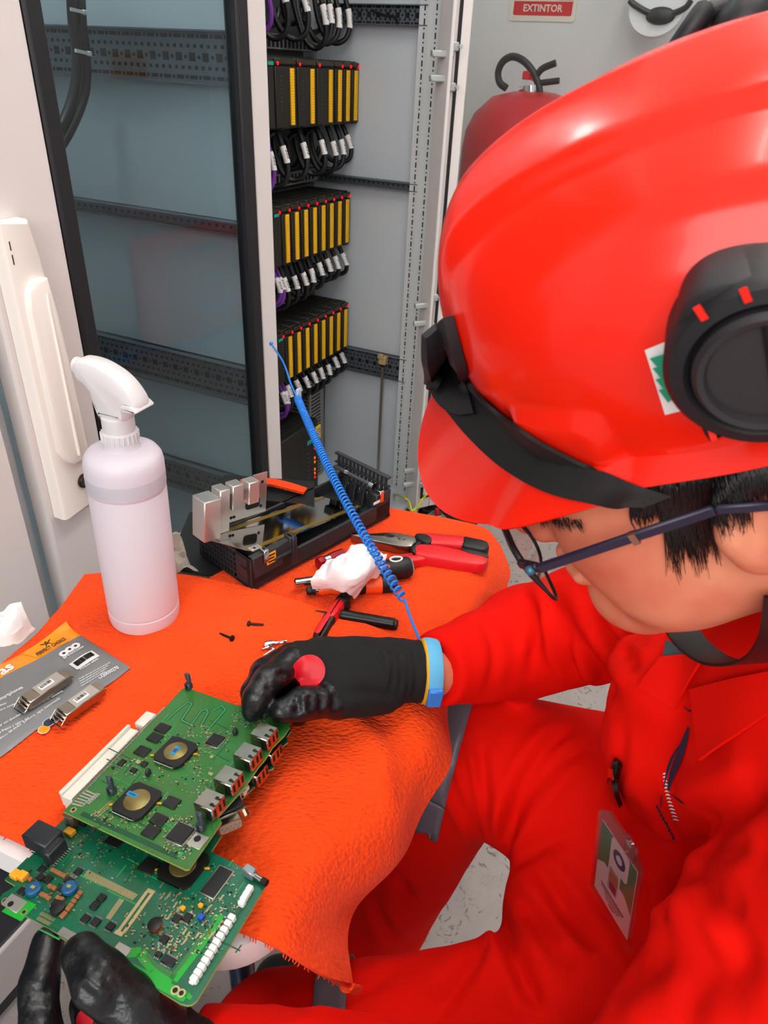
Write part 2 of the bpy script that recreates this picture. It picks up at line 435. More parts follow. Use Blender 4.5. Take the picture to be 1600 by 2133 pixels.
bevprism(b, [(.4975, .765), (.5005, .765), (.4995, .93), (.4985, .945), (.4975, .93)], .0125, .001, Ml)
b.build('lever', hp, hd)
b = MB(FB)
b.cyl(app(Mh, (.505, .727, .016))[0], app(Mh, (.505, .727, .0195))[0], .0088, 1, 28); b.cyl(app(Mh, (.505, .727, .0195))[0], app(Mh, (.505, .727, .0205))[0], .0058, 2, 24)
b.box((.505, .727, .0207), (.0012, .006, .0006), 0, M=Mh)
bs_ = [MB(FB) for _ in (0, 1)]
for bb, (z0, z1) in zip(bs_, ((.975, .984), (.988, .996))): bevprism(bb, [(.4755, z0), (.4765, z0), (.4765, z1), (.4755, z1)], .0184, .0001, Mh); bb.build('slot', ink, hd)
b.build('lock_cylinder', [ink, mat('lock_brass', '#6b5f55', .3, metal=.9), steel], hd)
b = MB(FB); cbox(b, (.50, .80, TOP - .05), (.88, .86, TOP - .012), 0, .004); b.build('added_fill_panel', mat('fill_glow', '#ffffff', .5, emit=('#fffaf4', 52)), cabB)  # unseen glowing panel, added to brighten the interior behind the glass
# black cables inside, behind the glass
for i, dx in enumerate((-9, 10)):
    P = [uvw(*fv(x + dx, y, .9)) for x, y in ((156, -60), (160, 40), (169, 120), (163 + (0, 4)[i], 190), (140 + (0, 4)[i], 255), (112 + (0, 2)[i], 300 + (-14, 8)[i]), (84, 345))]
    o = MB().tube(spline(P, 40), .0068, 0, 10).build('cable', cable)
    tag(o, ('left black cable of the tied pair behind the tinted glass', 'right black cable of the tied pair behind the tinted glass')[i], 'cable', 'tied black cables behind the glass')
for i, (x, y) in enumerate(((161, 22), (171, 108))):
    a, c = uvw(*fv(x - 14, y - 3, .885)), uvw(*fv(x + 15, y + 4, .885)); m_ = MB()
    m_.bar(a, c, .003, .004); m_.box((0, 0, 0), (.007, .005, .006), 0, .001, fr(c, c - a, z=Z))
    t_ = tag(m_.build('cable_tie', tyraps), ('white cable tie on the black pair, above the perforated rail', 'white cable tie on the black pair, in front of the perforated rail')[i], 'cable tie', 'white cable ties behind the glass')
# ---- open cabinet with the controller racks
FC = UVF @ tr(.94, VF, 0)
cabC = thing('open_controller_cabinet', 'open electrical cabinet with three racks of black and yellow modules', 'cabinet', FC, 'row of electrical cabinets')
US = 1.68
b = MB(FC)
cbox(b, (US, VF + .09, .1), (US + .008, VB, TOP)); cbox(b, (.94, VF + .03, .1), (.946, VB, TOP)); cbox(b, (.94, VB - .008, .1), (US + .008, VB, TOP)); cbox(b, (.94, VF + .03, .1), (US, VB, .11)); cbox(b, (.94, VF + .03, TOP - .01), (US, VB, TOP))
b.build('carcass', paint_in, cabC)
b = MB(FC); cbox(b, (.94, VF + .04, 0), (US, VB, .1)); b.build('plinth', MATS['plinth_grey'], cabC)
b = MB(FC); cbox(b, (.95, 1.03, .12), (US - .03, 1.036, TOP - .05)); b.build('mounting_plate', mat('plate_shaded_grey', '#565a5c', .5, metal=.3), cabC)  # plate is light grey; the shade on it is put into this colour
for (z0, z1, kind) in ((.905, .922, 'thin'), (.437, .500, 'wide'), (1.225, 1.262, 'wide')):
    b = MB(FC); holes_rail(b, VF + .085, 1.0, z0, z1, US - .012, kind)
    b.build('mounting_rail', [rails, hole], cabC)
# perforated corner post (two drilled flanges) and door rebate
UP = 1.645
b = MB(FC)
cbox(b, (UP, VF + .04, .1), (US + .01, VF + .085, TOP), 0); cbox(b, (UP + .012, VF + .085, .1), (US + .01, VF + .11, TOP), 0)
cbox(b, (UP - .02, VF + .0, .1), (US + .0, VF + .042, TOP), 0, .002)
n = 78
for k in range(n):
    z = .12 + k * .0246
    cbox(b, (UP - .0005, VF + .064, z), (UP, VF + .067, z + .011), 1); cbox(b, (UP - .0005, VF + .064, z + .0165), (UP, VF + .067, z + .0195), 1)
    cbox(b, (UP + .0115, VF + .096, z), (UP + .012, VF + .099, z + .011), 1); cbox(b, (UP + .0115, VF + .096, z + .0165), (UP + .012, VF + .099, z + .0195), 1)
b.build('corner_post', [mat('post_paint', '#cfd2d3', .4), hole], cabC)
# mounting plate bracket with the cable clamp and earth strip on the side panel
b = MB(FC); q = fu(798, 750, US - .03); b.box((q[0], q[1], q[2]), (.018, .022, .022), 0, .002, UVF); b.box((q[0] - .008, q[1] + .004, q[2] + .012), (.012, .014, .012), 0, .002, UVF)
b.build('clamp', mat('clamp_beige', '#b39a6a', .5), cabC)
b = MB(FC); a0, a1 = fu(797, 765, US - .03), fu(787, 985, US - .03)
b.bar(uvw(*a0), uvw(*a1), .007, .003, 0, up=U); pr = [uvw(*fu(x, y, US - .03)) for x, y in ((788, 985), (796, 990), (801, 996), (797, 1004), (789, 1000), (787, 990))]
b.tube(spline(pr, 20), .0012, 0, 6)
b.build('earth_strip', mat('dull_brass', '#8d8878', .4, metal=.7), cabC)
# open door
AD = math.radians(63); dd = np.array([math.sin(AD), math.cos(AD), 0]); hp0 = onZ(877, 1035, .137); FD = fr((hp0[0], hp0[1], 0), dd, z=Z)
dl = np.linalg.norm((onP(1503, 40, hp0, np.cross(dd, Z)) - hp0)[:2])
b = MB(FC)
def dbox(mb, x0, x1, z0, z1, y0=0., y1=.022, mi=0, bv=.002): mb.box(((x0 + x1) / 2, (y0 + y1) / 2, (z0 + z1) / 2), (x1 - x0, y1 - y0, z1 - z0), mi, bv, FD)
DT = 2.0
for x0, x1, z0, z1 in ((-.032, .028, .10, DT), (dl - .03, dl, .10, DT), (.028, dl - .03, .10, .165), (.028, dl - .03, DT - .06, DT)): dbox(b, x0, x1, z0, z1)
dbox(b, -.034, -.026, .1, DT, -.03, .022)
dC = b.build('door', paint, cabC)
b = MB(FC)
for x0, x1, z0, z1 in ((-.003, .004, .137, DT - .03), (dl - .022, dl - .015, .137, DT - .03), (-.003, dl - .015, .133, .141), (-.003, dl - .015, DT - .034, DT - .026)): dbox(b, x0, x1, z0, z1, -.003, .001, 0, .0005)
b.build('gasket', gasket, dC)
b = MB(FC); dbox(b, .026, dl - .028, .163, DT - .06, .008, .012, 0, 0); b.build('glass_pane', glass2, dC)
for zc in (1.155, .655, .215):
    b = MB(FC)
    for s in (-.035, .035): b.box((-.012, -.004, zc + s), (.02, .012, .016), 0, .002, FD); b.cyl(app(FD, (-.002, -.011, zc + s))[0], app(FD, (-.002, -.018, zc + s))[0], .004, 0, 12); b.box((-.04, -.01, zc + s * .6), (.05, .012, .012), 0, .002, FD)
    b.box((-.02, -.006, zc), (.012, .014, .075), 0, .002, FD)
    b.build('hinge', mat('hinge_grey', '#b7bbbb', .35, metal=.3), cabC)
# earth lead between door and post, cabinet base tray
P = [uvw(*fu(820, 1030, 1.645)), D(838, 1034, 1.66), D(852, 1046, 1.62), D(858, 1064, 1.6), D(870, 1054, 1.62), D(880, 1040, 1.66), D(892, 1026, 1.69), app(FD, (.03, -.004, .155))[0]]
tag(MB().tube(spline(P, 50), .0026, 0, 8).build('earth_lead', ygw), 'thin yellow-green earth wire between the cabinet post and the open door', 'wire')
# ================================================================== controller modules in the open cabinet
ORD = ['first', 'second', 'third', 'fourth', 'fifth', 'sixth', 'seventh', 'eighth', 'ninth', 'tenth']
VM = .90
brown = mat('module_window', '#2f2718', .35)
lblink = mat('label_ink', '#55565a', .6)
def module_parts(t, w, strip=True, wide=False, ledr=True):
    """t: Empty at the module's lower front left corner; local x along the rack, y into the cabinet, z up"""
    h, d = .122, .118
    b = MB(); b.box((w / 2, d / 2 + .004, h / 2), (w - .0012, d - .008, h), 0, .0015)
    b.box((w / 2, .003, .055), (w - .004, .006, .104), 0, .001); b.box((w / 2, .003, .1155), (w - .004, .005, .009), 1, .0008)
    b.box((w / 2, .0022, .004), (w * .5, .004, .006), 2, 0)
    for k in range(4): b.box((w * .5, d * .2 + k * d * .19, h + .0003), (w * .7, .006, .0006), 2)
    for k in range(9): b.box((w - .008 if not wide else w * .28, -.0003, .035 + k * .007), (.0016, .0008, .0016), 3)
    b.build('body', [plcblk, brown, zincd, mat('led_off', '#6b6a55', .5)], t)
    if strip:
        x = w - .018 if not wide else w - .02
        b = MB(); b.box((x, -.0016, .056), (.0125, .0032, .098), 0, .0004)
        for k in range(1, 20): b.box((x, -.0034, .0075 + k * .0049), (.0105, .0004, .0006), 1)
        b.build('label_strip', [yellow, mat('label_line', '#c08a00', .6)], t)
    if ledr:
        b = MB(); b.box((w - .006 if not wide else .010, -.0008, .112), (.0042, .003, .006), 0, .0008); b.build('status_light', ledred, t)
def teal_tag(t, x, z, w=.018):
    b = MB(); b.box((x, -.0012, z), (w, .0012, .0058), 0); b.build('maker_plate', teal, t)
protos = {}
def mk_module(u, z, w, label, group, **kw):
    M = UVF @ tr(u, VM, z); key = (round(w, 3), tuple(sorted(kw.items())))
    if key in protos: return copy_tree(protos[key], M, None, label)
    t = thing('controller_module', label, 'electronic module', M, group)
    module_parts(t, w, **kw); protos[key] = t; return t
rows = {'top': 1.034, 'middle': .770, 'bottom': .506}
g = 'modules in the top rack'; z = rows['top']
t = thing('controller_module', 'plain black processor module with teal strip at the left end of the top rack', 'electronic module', UVF @ tr(1.255, VM, z), g); module_parts(t, .083, strip=False, wide=True); teal_tag(t, .070, .112)
lab = ['wide black module with one yellow strip, leftmost yellow strip in the top rack', 'wide black module with one yellow strip, second yellow strip of the top rack', 'wide black module carrying the third yellow strip of the top rack',
       'narrow black module, fourth yellow strip of the top rack', 'narrow black module, fifth yellow strip of the top rack', 'narrow black module at the right end of the top rack']
for (u, w, wd), L in zip(((1.339, .078, True), (1.418, .075, True), (1.494, .074, True), (1.5695, .0365, False), (1.6065, .0365, False), (1.6435, .0365, False)), lab):
    t = mk_module(u, z, w, L, g, wide=wd); t['label'] = L; t['group'] = g
for nm in ('middle', 'bottom'):
    g = 'modules in the %s rack' % nm; z = rows[nm]
    t = thing('controller_module', 'black interface module with teal plate at the left end of the %s rack' % nm, 'electronic module', UVF @ tr(1.268, VM, z), g); module_parts(t, .079, strip=False); teal_tag(t, .060, .108)
    b = MB(); b.box((.040, -.001, .088), (.003, .003, .004), 0, .0006); b.build('run_light', ledgrn, t)
    for k in range(8):
        L = 'black module under the %s yellow strip from the left in the %s rack' % (ORD[k], nm)
        t = mk_module(1.3475 + k * .0378, z, .0368, L, g); t['label'] = L; t['group'] = g
# rails behind each rack
for nm, z in rows.items():
    b = MB(FC); cbox(b, (1.2, VM + .119, z - .004), (US - .004, 1.03, z + .126)); b.build('profile_rail', mat('rack_rail', '#74797b', .4, metal=.7), cabC)
# slotted wire ducts (horizontal above each rack, one upright at the lower right)
ductm = mat('duct_grey', '#7f7f7c', .55)
for nm, z in list(rows.items()) + [('upper', 1.034 + .264)]:
    fd = UVF @ tr(1.2, 1.029, z - .05 + .19)
    t = thing('wiring_duct', {'top': 'grey slotted wiring duct above the top module rack', 'middle': 'grey slotted wiring duct above the middle module rack', 'bottom': 'grey slotted wiring duct above the bottom module rack', 'upper': 'grey slotted wiring duct highest in the open cabinet'}[nm], 'cable duct', fd, 'slotted ducts in the open cabinet')
    zz = z + .136
    b = MB(fd); cbox(b, (1.2, .998, zz), (US - .022, 1.0298, zz + .028), 0, .001)
    for k in range(28): x = 1.22 + k * .0152; cbox(b, (x, .9972, zz + .004), (x + .0085, .9981, zz + .024), 1)
    b.build('duct_body', [ductm, zincd], t)
fd = UVF @ tr(1.6, 1.0, .12)
t = thing('wiring_duct', 'tall upright slotted wiring duct beneath the bottom module rack', 'cable duct', fd, 'slotted ducts in the open cabinet')
b = MB(fd); cbox(b, (1.555, .965, .12), (1.632, 1.0295, .452), 0, .001); cbox(b, (1.556, .9642, .122), (1.616, .9651, .45), 2)
for k in range(32): zz = .128 + k * .0101; cbox(b, (1.562, .9634, zz), (1.610, .9643, zz + .0042), 1); cbox(b, (1.5545, .97, zz), (1.5552, 1.02, zz + .004), 1)
b.build('duct_body', [ductm, zincd, mat('duct_cover', '#8b8984', .5)], t)
# dark cable trunk beside the upright duct
P = [uvw(1.647, .985, .122), uvw(1.647, .985, .3), uvw(1.646, .98, .42), uvw(1.645, .97, .49)]
tag(MB().tube(spline(P, 20), .0115, 0, 12).build('cable', cable), 'thick black cable bundle standing beside the upright slotted duct', 'cable')
a, c = uvw(*fv(716, 817, .965)), uvw(*fv(732, 811, .955)); m_ = MB(); m_.bar(a, c, .004, .004); m_.box((0, 0, 0), (.007, .006, .006), 0, .001, fr(c, c - a, z=Z))
tag(m_.build('cable_tie', tyraps), 'white cable tie on the thick bundle beside the upright duct', 'cable tie')
# power supply at the bottom
fp = UVF @ tr(1.30, .885, .13)
t = thing('power_supply', 'black power supply with teal plate and column of red lights, cabinet bottom', 'power supply', fp)
b = MB(fp); cbox(b, (1.28, .885, .1105), (1.465, 1.029, .372), 0, .002)
for k in range(9): cbox(b, (1.29, .895 + k * .014, .372), (1.455, .902 + k * .014, .3726), 1)
for k in range(10): cbox(b, (1.412, .8842, .18 + k * .012), (1.422, .8851, .1815 + k * .012), 2)
b.build('body', [plcblk, zincd, lblink], t)
b = MB(fp); cbox(b, (1.412, .883, .316), (1.436, .8852, .326)); b.build('maker_plate', teal, t)
for k, (zz, mm) in enumerate(((.328, ledred), (.318, ledred), (.290, ledred), (.262, ledorg), (.250, ledorg), (.228, ledorg), (.216, ledorg), (.204, ledred))):
    b = MB(fp); cbox(b, (1.445, .8825, zz), (1.449, .8852, zz + .007), 0, .0006); b.build('status_light', mm, t)
b = MB(fp); cbox(b, (1.452, .882, .312), (1.475, .8852, .352), 0, .0006); Mx = UVF @ fr((1.4635, .8815, .335), (1, 0, 0), z=(0, -1, 0))
b.lathe([(.0085, 0), (.0085, .0003)], 24, 1, Mx); b.lathe([(.006, .0003), (.006, .0005)], 24, 2, Mx); b.lathe([(.0028, .0005), (.0028, .0007)], 20, 1, Mx); cbox(b, (1.456, .8812, .316), (1.471, .8821, .318), 3)
b.build('sticker', [mat('sticker_yellow', '#e9c11a', .5), mat('sticker_blue', '#36506a', .5), white, ink], t)
# ---- cables: drop from each module, bend in a loop and return behind
def cable_run(u, z0, drop, off, label, m=cable, r=.0052, tagd=.45, side=0., group=None, tagl=.026, vv=None, ret=.055):
    v0 = VM + .012 if vv is None else vv
    P = [uvw(u, v0 + .02, z0 + .004), uvw(u + side * .1, v0 + .006, z0 - drop * .25), uvw(u + side * .45, v0 - .006, z0 - drop * .62), uvw(u + side * .8 + off * .2, v0 - .002, z0 - drop * .9),
         uvw(u + side + off * .55, v0 + .02, z0 - drop), uvw(u + side * .9 + off, v0 + ret * .7, z0 - drop * .86), uvw(u + side * .6 + off * 1.05, v0 + ret, z0 - drop * .5), uvw(u + off * .8, v0 + ret + .012, z0 - drop * .12), uvw(u + off * .5, v0 + ret + .03, z0 + .0)]
    S = spline(P, 64)
    o = MB().tube(S, r, 0, 10).build('cable', m); tag(o, label, 'cable', group)
    L = np.concatenate([[0], np.cumsum(np.linalg.norm(np.diff(S, axis=0), axis=1))]); a = tagd * drop; i0 = np.searchsorted(L, a); i1 = np.searchsorted(L, a + tagl)
    seg = S[max(0, i0 - 1):i1 + 1]
    b = MB(); b.tube(seg, r + .0011, 0, 12)
    mid = seg[len(seg) // 2]; ax = seg[-1] - seg[0]; ax /= np.linalg.norm(ax); nrm = -V
    Mt = fr(mid + nrm * (r + .0012), ax, z=nrm)
    for q in (-.0022, .0012):
        for k in range(3): b.box((-.007 + k * .006 + (q * .5), q, 0), (.0045, .0014, .0005), 1, 0, Mt)
    b.build('cable_label', [white, ink], o); return o
jit = lambda a: rnd.uniform(-a, a)
def row_of_cables(us, z0, drops, names, group, purple_first=0, tagds=None):
    for i, u in enumerate(us):
        pm = i < purple_first
        cable_run(u, z0, drops[i] + jit(.004), -.028 + jit(.012), names(i, pm), purple if pm else cable, .0048 if pm else .0055, (tagds[i] if tagds else .42 + jit(.04)), jit(.010) + .006, group)
us1 = [1.318, 1.382, 1.462, 1.537, 1.584, 1.622, 1.652]
row_of_cables([1.336] + us1[1:] + [], rows['top'], [.118, .108, .106, .098, .098, .09, .085], lambda i, p: ('violet cable with white tag hanging below the top rack' if p else 'black cable with white tag, %s from the left below the top rack' % ORD[i]), 'tagged cables below the top rack', 1)
us2 = [1.342, 1.357] + [1.372 + k * .0378 for k in range(8)]
row_of_cables(us2, rows['middle'], [.085, .088, .10, .098, .10, .09, .085, .08, .075, .075], lambda i, p: ('violet cable with white tag, %s below the middle rack' % ('leftmost', 'second')[i] if p else 'black cable with white tag, %s from the left below the middle rack' % ORD[i]), 'tagged cables below the middle rack', 2)
us3 = [1.350, 1.362] + [1.376 + k * .0378 for k in range(8)]
row_of_cables(us3, rows['bottom'], [.10, .09, .085, .085, .085, .085, .08, .08, .075, .07], lambda i, p: ('violet cable with white tag, %s below the bottom rack' % ('leftmost', 'second')[i] if p else 'black cable with white tag, %s from the left below the bottom rack' % ORD[i]), 'tagged cables below the bottom rack', 2)
us0 = [1.334, 1.395, 1.465, 1.535, 1.565, 1.598, 1.64]
row_of_cables(us0, rows['top'] + .264, [.105, .11, .108, .12, .118, .112, .112], lambda i, p: ('violet cable with white tag hanging above the top rack' if p else 'black cable with white tag, %s from the left above the top rack' % ORD[i]), 'tagged cables above the top rack', 1, [.25, .3, .38, .5, .5, .55, .55])
# extra slack loops tucked behind the tagged ones
k = 0
for nm, z0, us in (('below the top rack', rows['top'], (1.35, 1.43, 1.51, 1.59)), ('below the middle rack', rows['middle'], (1.40, 1.48, 1.57)), ('above the top rack', rows['top'] + .264, (1.36, 1.44, 1.52, 1.60)), ('below the bottom rack', rows['bottom'], (1.43, 1.52, 1.60))):
    for i, u in enumerate(us):
        c = uvw(u, .962, z0 - .05 - jit(.006)); rr = .036 + jit(.004); a0 = jit(1)
        P = [c + U * rr * math.cos(a) + Z * rr * .95 * math.sin(a) + V * (.010 * math.sin(a * .5 + a0) + .012 * a / 9) for a in np.linspace(-1.2, 6.2, 40)]
        tag(MB().tube(P, .0055, 0, 8).build('cable_loop', cable), 'coiled slack loop of black cable, %s from the left %s' % (ORD[i], nm), 'cable', 'slack cable loops ' + nm)
P = [uvw(*fv(x, y, .93)) for x, y in ((728, 30), (733, 60), (729, 90), (738, 130), (742, 190))]
tag(MB().tube(spline(P, 24), .002, 0, 6).build('wire', redw), 'thin red wire hanging at the right of the top rack', 'wire')
P = [uvw(*fv(x, y, .95)) for x, y in ((720, 272), (718, 310), (722, 345), (733, 384), (743, 378), (742, 350), (735, 330))]
tag(MB().tube(spline(P, 40), .002, 0, 6).build('wire', redw), 'thin red wire looped below the right end of the top rack', 'wire')
P = [uvw(*fu(x, y, US - .03)) for x, y in ((776, 22), (800, 32), (822, 36), (830, 50))]
tag(MB().tube(spline(P, 20), .0028, 0, 6).build('wire', cable), 'short loose black wire hanging from the top bracket in the open cabinet', 'wire')

# ================================================================== things on the back wall and the floor beyond
red_sign = mat('sign_red', '#c2161c', .5); cream = mat('sign_cream', '#d8d2c4', .5)
def wallp(px, py, off=0.): q = fu(px, py, UB - off); return q
c0 = wallp(1060, 42); c1 = wallp(1198, 42); zb = wallp(1130, 45)[2]; wv = abs(c0[1] - c1[1]); hs = wv * 1.25
FS = fr(uvw(UB - .001, (c0[1] + c1[1]) / 2, zb + hs / 2), -V, y=Z)   # x to the right along the wall, y up, z out of the wall
sg = thing('fire_extinguisher_sign', 'red and white sign reading EXTINTOR on the white back wall', 'sign', FS)
b = MB(FS); b.prism(rrect(wv, hs, .012), 0, .003, 0, FS); b.prism(rrect(wv * .88, hs * .90, .006, c=(0, .002)), .003, .0034, 1, FS)
yb = -hs / 2 + .062
for (cx, cy, w, h) in ((0, yb, wv * .86, .0035), (-wv * .43, yb + hs * .37, .0035, hs * .74), (wv * .43, yb + hs * .37, .0035, hs * .74)): b.box((cx, cy, .0038), (w, h, .0006), 0, 0, FS)
b.text('EXTINTOR', .030, FS @ tr(0, -hs / 2 + .039, .0036), 0, bold=.02)
b.prism([(wv * .1, yb + .012), (wv * .26, yb + .012), (wv * .26, yb + .1), (wv * .18, yb + .12), (wv * .1, yb + .1)], .0034, .0042, 0, FS)
for cx in (-.30, -.08): 
    arc = [(wv * cx + .016 * math.cos(a), yb + .028 + .018 * math.sin(a), .0038) for a in np.linspace(-2.6, .8, 14)]; bb = MB(); b.tube(app(FS, arc), .005, 0, 6)
b.build('sign_plate', [cream, red_sign], sg)
# extinguisher with a red cover
e0 = uv(onP(1105, 260, uvw(UB - .26, 0, 0), U)); ec = uvw(UB - .26, e0[1], 0)
FE = fr(ec, U, z=Z); ex = thing('fire_extinguisher', 'large red fire extinguisher by the back wall, black hose curled on top', 'fire extinguisher', FE)
ztop = uv(onP(1080, 188, uvw(UB - .26, 0, 0), U))[2]; R_ = abs(uv(onP(972, 300, ec, U))[1] - e0[1])
b = MB(FE); b.lathe([(R_ * .9, 0), (R_, .02), (R_, ztop - .19), (R_ * .97, ztop - .13), (R_ * .86, ztop - .075), (R_ * .62, ztop - .022), (R_ * .3, ztop - .003), (R_ * .12, ztop)], 40, 0, FE); b.build('cylinder', mat('extinguisher_red', '#b5121f', .35), ex)
b = MB(FE); q = lambda x, y: uvw(*uv(onP(x, y, ec - U * .02, U)))
b.tube(spline([q(x, y) for x, y in ((1125, 195), (1122, 178), (1112, 152), (1092, 128), (1068, 118), (1048, 128), (1038, 150), (1041, 172), (1055, 184))], 40), .012, 0, 10); b.build('hose', black, ex)
b = MB(FE); b.tube(spline([q(x, y) for x, y in ((1116, 160), (1130, 143), (1158, 131))], 12), .011, 0, 8); b.tube([q(1118, 174), q(1165, 168)], .010, 0, 8); b.build('lever', black, ex)
b = MB(FE); b.cyl(q(1106, 192), q(1106, 178), .026, 0, 16); b.cyl(q(1082, 187), q(1098, 184), .010, 0, 10); b.build('valve', chrome, ex)
b = MB(FE); b.box((0, 0, 0), (.02, .028, .026), 0, .003, fr(q(1098, 157), U, z=Z)); b.bar(q(1102, 160), q(1112, 166), .012, .01); b.build('safety_pin', redw, ex)
# white helmet hanging on the wall
h0 = wallp(1376, 8, .20); FH = fr(uvw(UB - .2, h0[1], h0[2]), -V, y=Z)
hw = abs(wallp(1312, 0, .2)[1] - wallp(1440, 0, .2)[1])
wh = thing('hard_hat', 'white hard hat with a black chin strap hung on the back wall', 'hard hat', FH)
b = MB(FH); prof = [(hw * .56, -.03 + .0), (hw * .53, .0), (hw * .50, .05), (hw * .43, .10), (hw * .30, .14), (hw * .1, .155), (.002, .157)]
b.lathe(prof, 36, 0, fr(uvw(UB - .20, h0[1], h0[2] + .16), -V, y=Z) @ rx(pi / 2 + .5) , cap=False); b.lathe([(hw * .40, 0), (hw * .44, .012), (hw * .47, .03), (hw * .44, .06)], 36, 0, fr(uvw(UB - .20, h0[1], h0[2]), -V, y=Z) @ tr(0, -.015, 0) @ rx(pi / 2 * 0), cap=True, sy=.9)
b.build('shell', mat('white_shell', '#d9d8da', .35), wh)
b = MB(FH); qq = lambda x, y: uvw(*wallp(x, y, .265))
b.tube(spline([qq(x, y) for x, y in ((1312, 0), (1322, 10), (1350, 26), (1376, 32), (1402, 28), (1428, 16), (1440, 0))], 30), .009, 0, 8); b.sphere((0, 0, 0), (.045, .024, .014), 0, fr(qq(1376, 33), -V, y=Z)); b.build('chin_strap', black, wh)
# spray can standing on the floor, black slotted tray lying by the cabinet base
sp = onZ(910, 1066, .19); FK = fr((sp[0], sp[1], 0), U, z=Z)
sc_ = thing('spray_can', 'silver aerosol can with a red nozzle on the floor by the open cabinet', 'spray can', FK)
b = MB(FK); b.lathe([(.031, 0), (.033, .004), (.033, .150)], 32, 0, FK); b.build('can_body', mat('can_red', '#b02030', .35), sc_)
b = MB(FK); b.lathe([(.0332, .150), (.0335, .154), (.032, .160), (.026, .172), (.017, .180), (.0165, .184), (.013, .185), (.011, .179)], 32, 0, FK); b.build('dome', mat('can_silver', '#a9a59c', .25, metal=1.), sc_)
b = MB(FK); b.lathe([(.0055, .178), (.0055, .196), (.004, .199)], 16, 0, FK); b.build('nozzle', redw, sc_)
tl = [onZ(x, y, .0) + U * .03 - V * .02 for x, y in ((848, 1092), (958, 1122), (962, 1058), (868, 1046))]
FT = fr(tl[0], tl[1] - tl[0], z=Z); L = app(inv(FT), tl)
ty = thing('slotted_tray', 'black slotted metal tray on the floor beneath the open glass door', 'tray', FT)
w_, d_ = L[1][0], max(L[2][1], L[3][1]); b = MB()
b.box((w_ / 2, d_ / 2, .003), (w_, d_, .006)); 
for (x0, x1, y0, y1) in ((0, w_, 0, .012), (0, w_, d_ - .012, d_), (0, .012, 0, d_), (w_ - .012, w_, 0, d_)): b.box(((x0 + x1) / 2, (y0 + y1) / 2, .02), (x1 - x0, y1 - y0, .04), 0, .001)
for k in range(5): b.box((w_ * (.18 + .16 * k), d_ - .0125 - .0003, .024), (w_ * .08, .0006, .012), 1); b.box((w_ - .0123, d_ * (.15 + .17 * k), .024), (.0006, d_ * .09, .012), 1); b.box((w_ * (.18 + .16 * k), d_ - .006, .0403), (w_ * .08, .006, .0006), 1)
b.build('tray_body', [black, mat('slot_light', '#9a948e', .7)], ty)
P = [onZ(x, y, .004) for x, y in ((985, 1262), (1020, 1268), (1085, 1250), (1112, 1238), (1121, 1205), (1126, 1185))]
tag(MB().tube(spline(P, 30), .004, 0, 8).build('floor_cable', cable), 'thin black cable lying across the pale speckled floor', 'cable')
# things across the aisle that the glass mirrors
FR_ = UVF @ tr(2.72, -1.0, 0)
ch = thing('tool_chest', 'red tool chest across the aisle, mirrored in the tinted glass door', 'tool chest', FR_)
b = MB(FR_); cbox(b, (2.42, -1.12, .02), (3.0, -.92, .47), 0, .01); b.build('chest_body', mat('chest_red', '#e8321c', .4), ch)
for k in range(3):
    b = MB(FR_); cbox(b, (2.45, -.92, .06 + k * .135), (2.97, -.915, .18 + k * .135), 0, .003); b.box((2.71, -.91, .15 + k * .135), (.18, .01, .012), 1, .002, UVF); b.build('drawer', [MATS['chest_red'], steel], ch)
FL = UVF @ tr(2.46, VR + .0, 1.1); Mx = UVF @ fr((2.60, -1.1485, 1.105), (-1, 0, 0), z=(0, 1, 0))
pl = thing('name_plate', 'small orange name plate on the wall across the aisle', 'sign', UVF @ tr(2.60, -1.1485, 1.105))
b = MB(UVF @ tr(2.60, -1.1485, 1.105)); b.box((0, 0, 0), (.20, .085, .003), 0, .001, Mx); b.text('GTS-SIS', .05, Mx @ tr(0, 0, .0018), 1, bold=.01); b.build('plate', [mat('plate_orange', '#d08a1c', .5), ink], pl)
# ================================================================== table, towels and the things on them
TZ = .66
tabm = mat('table_white', '#e9e8e6', .35); tube_m = mat('leg_steel', '#4a5a78', .3, metal=.8)
def towel_mat(name, hexc, hex2, sc):
    M = mat(name, hexc, .9, spec=.1, sheen=.06); nt = M.node_tree; b = nt.nodes['Principled BSDF']
    tc = nt.nodes.new('ShaderNodeTexCoord'); mp = nt.nodes.new('ShaderNodeMapping'); mp.inputs['Rotation'].default_value = (0, 0, .5); mp.inputs['Scale'].default_value = (sc, sc * 1.9, sc)
    v = nt.nodes.new('ShaderNodeTexVoronoi'); v.inputs['Scale'].default_value = 1.0
    n = nt.nodes.new('ShaderNodeTexNoise'); n.inputs['Scale'].default_value = 18; n.inputs['Detail'].default_value = 5
    nt.links.new(tc.outputs['Object'], mp.inputs[0]); nt.links.new(mp.outputs[0], v.inputs['Vector']); nt.links.new(tc.outputs['Object'], n.inputs['Vector'])
    mx = nt.nodes.new('ShaderNodeMix'); mx.data_type = 'RGBA'; mx.inputs[6].default_value = lin(hexc); mx.inputs[7].default_value = lin(hex2)
    nt.links.new(n.outputs[0], mx.inputs[0]); nt.links.new(mx.outputs[2], b.inputs['Base Color'])
    bp = nt.nodes.new('ShaderNodeBump'); bp.inputs['Strength'].default_value = .9; bp.inputs['Distance'].default_value = .0017; bp.invert = True
    nt.links.new(v.outputs[0], bp.inputs['Height']); nt.links.new(bp.outputs[0], b.inputs['Normal']); return M
twl = towel_mat('towel_orange', '#f5501a', '#eb4210', 210); twl2 = towel_mat('towel_orange_fine', '#f44d16', '#e93f0e', 330)
FTB = UVF @ tr(.182, .160, 0) @ rz(math.radians(4.2))
tb = thing('table', 'small white table with grey tubular legs under the orange towels', 'table', FTB)
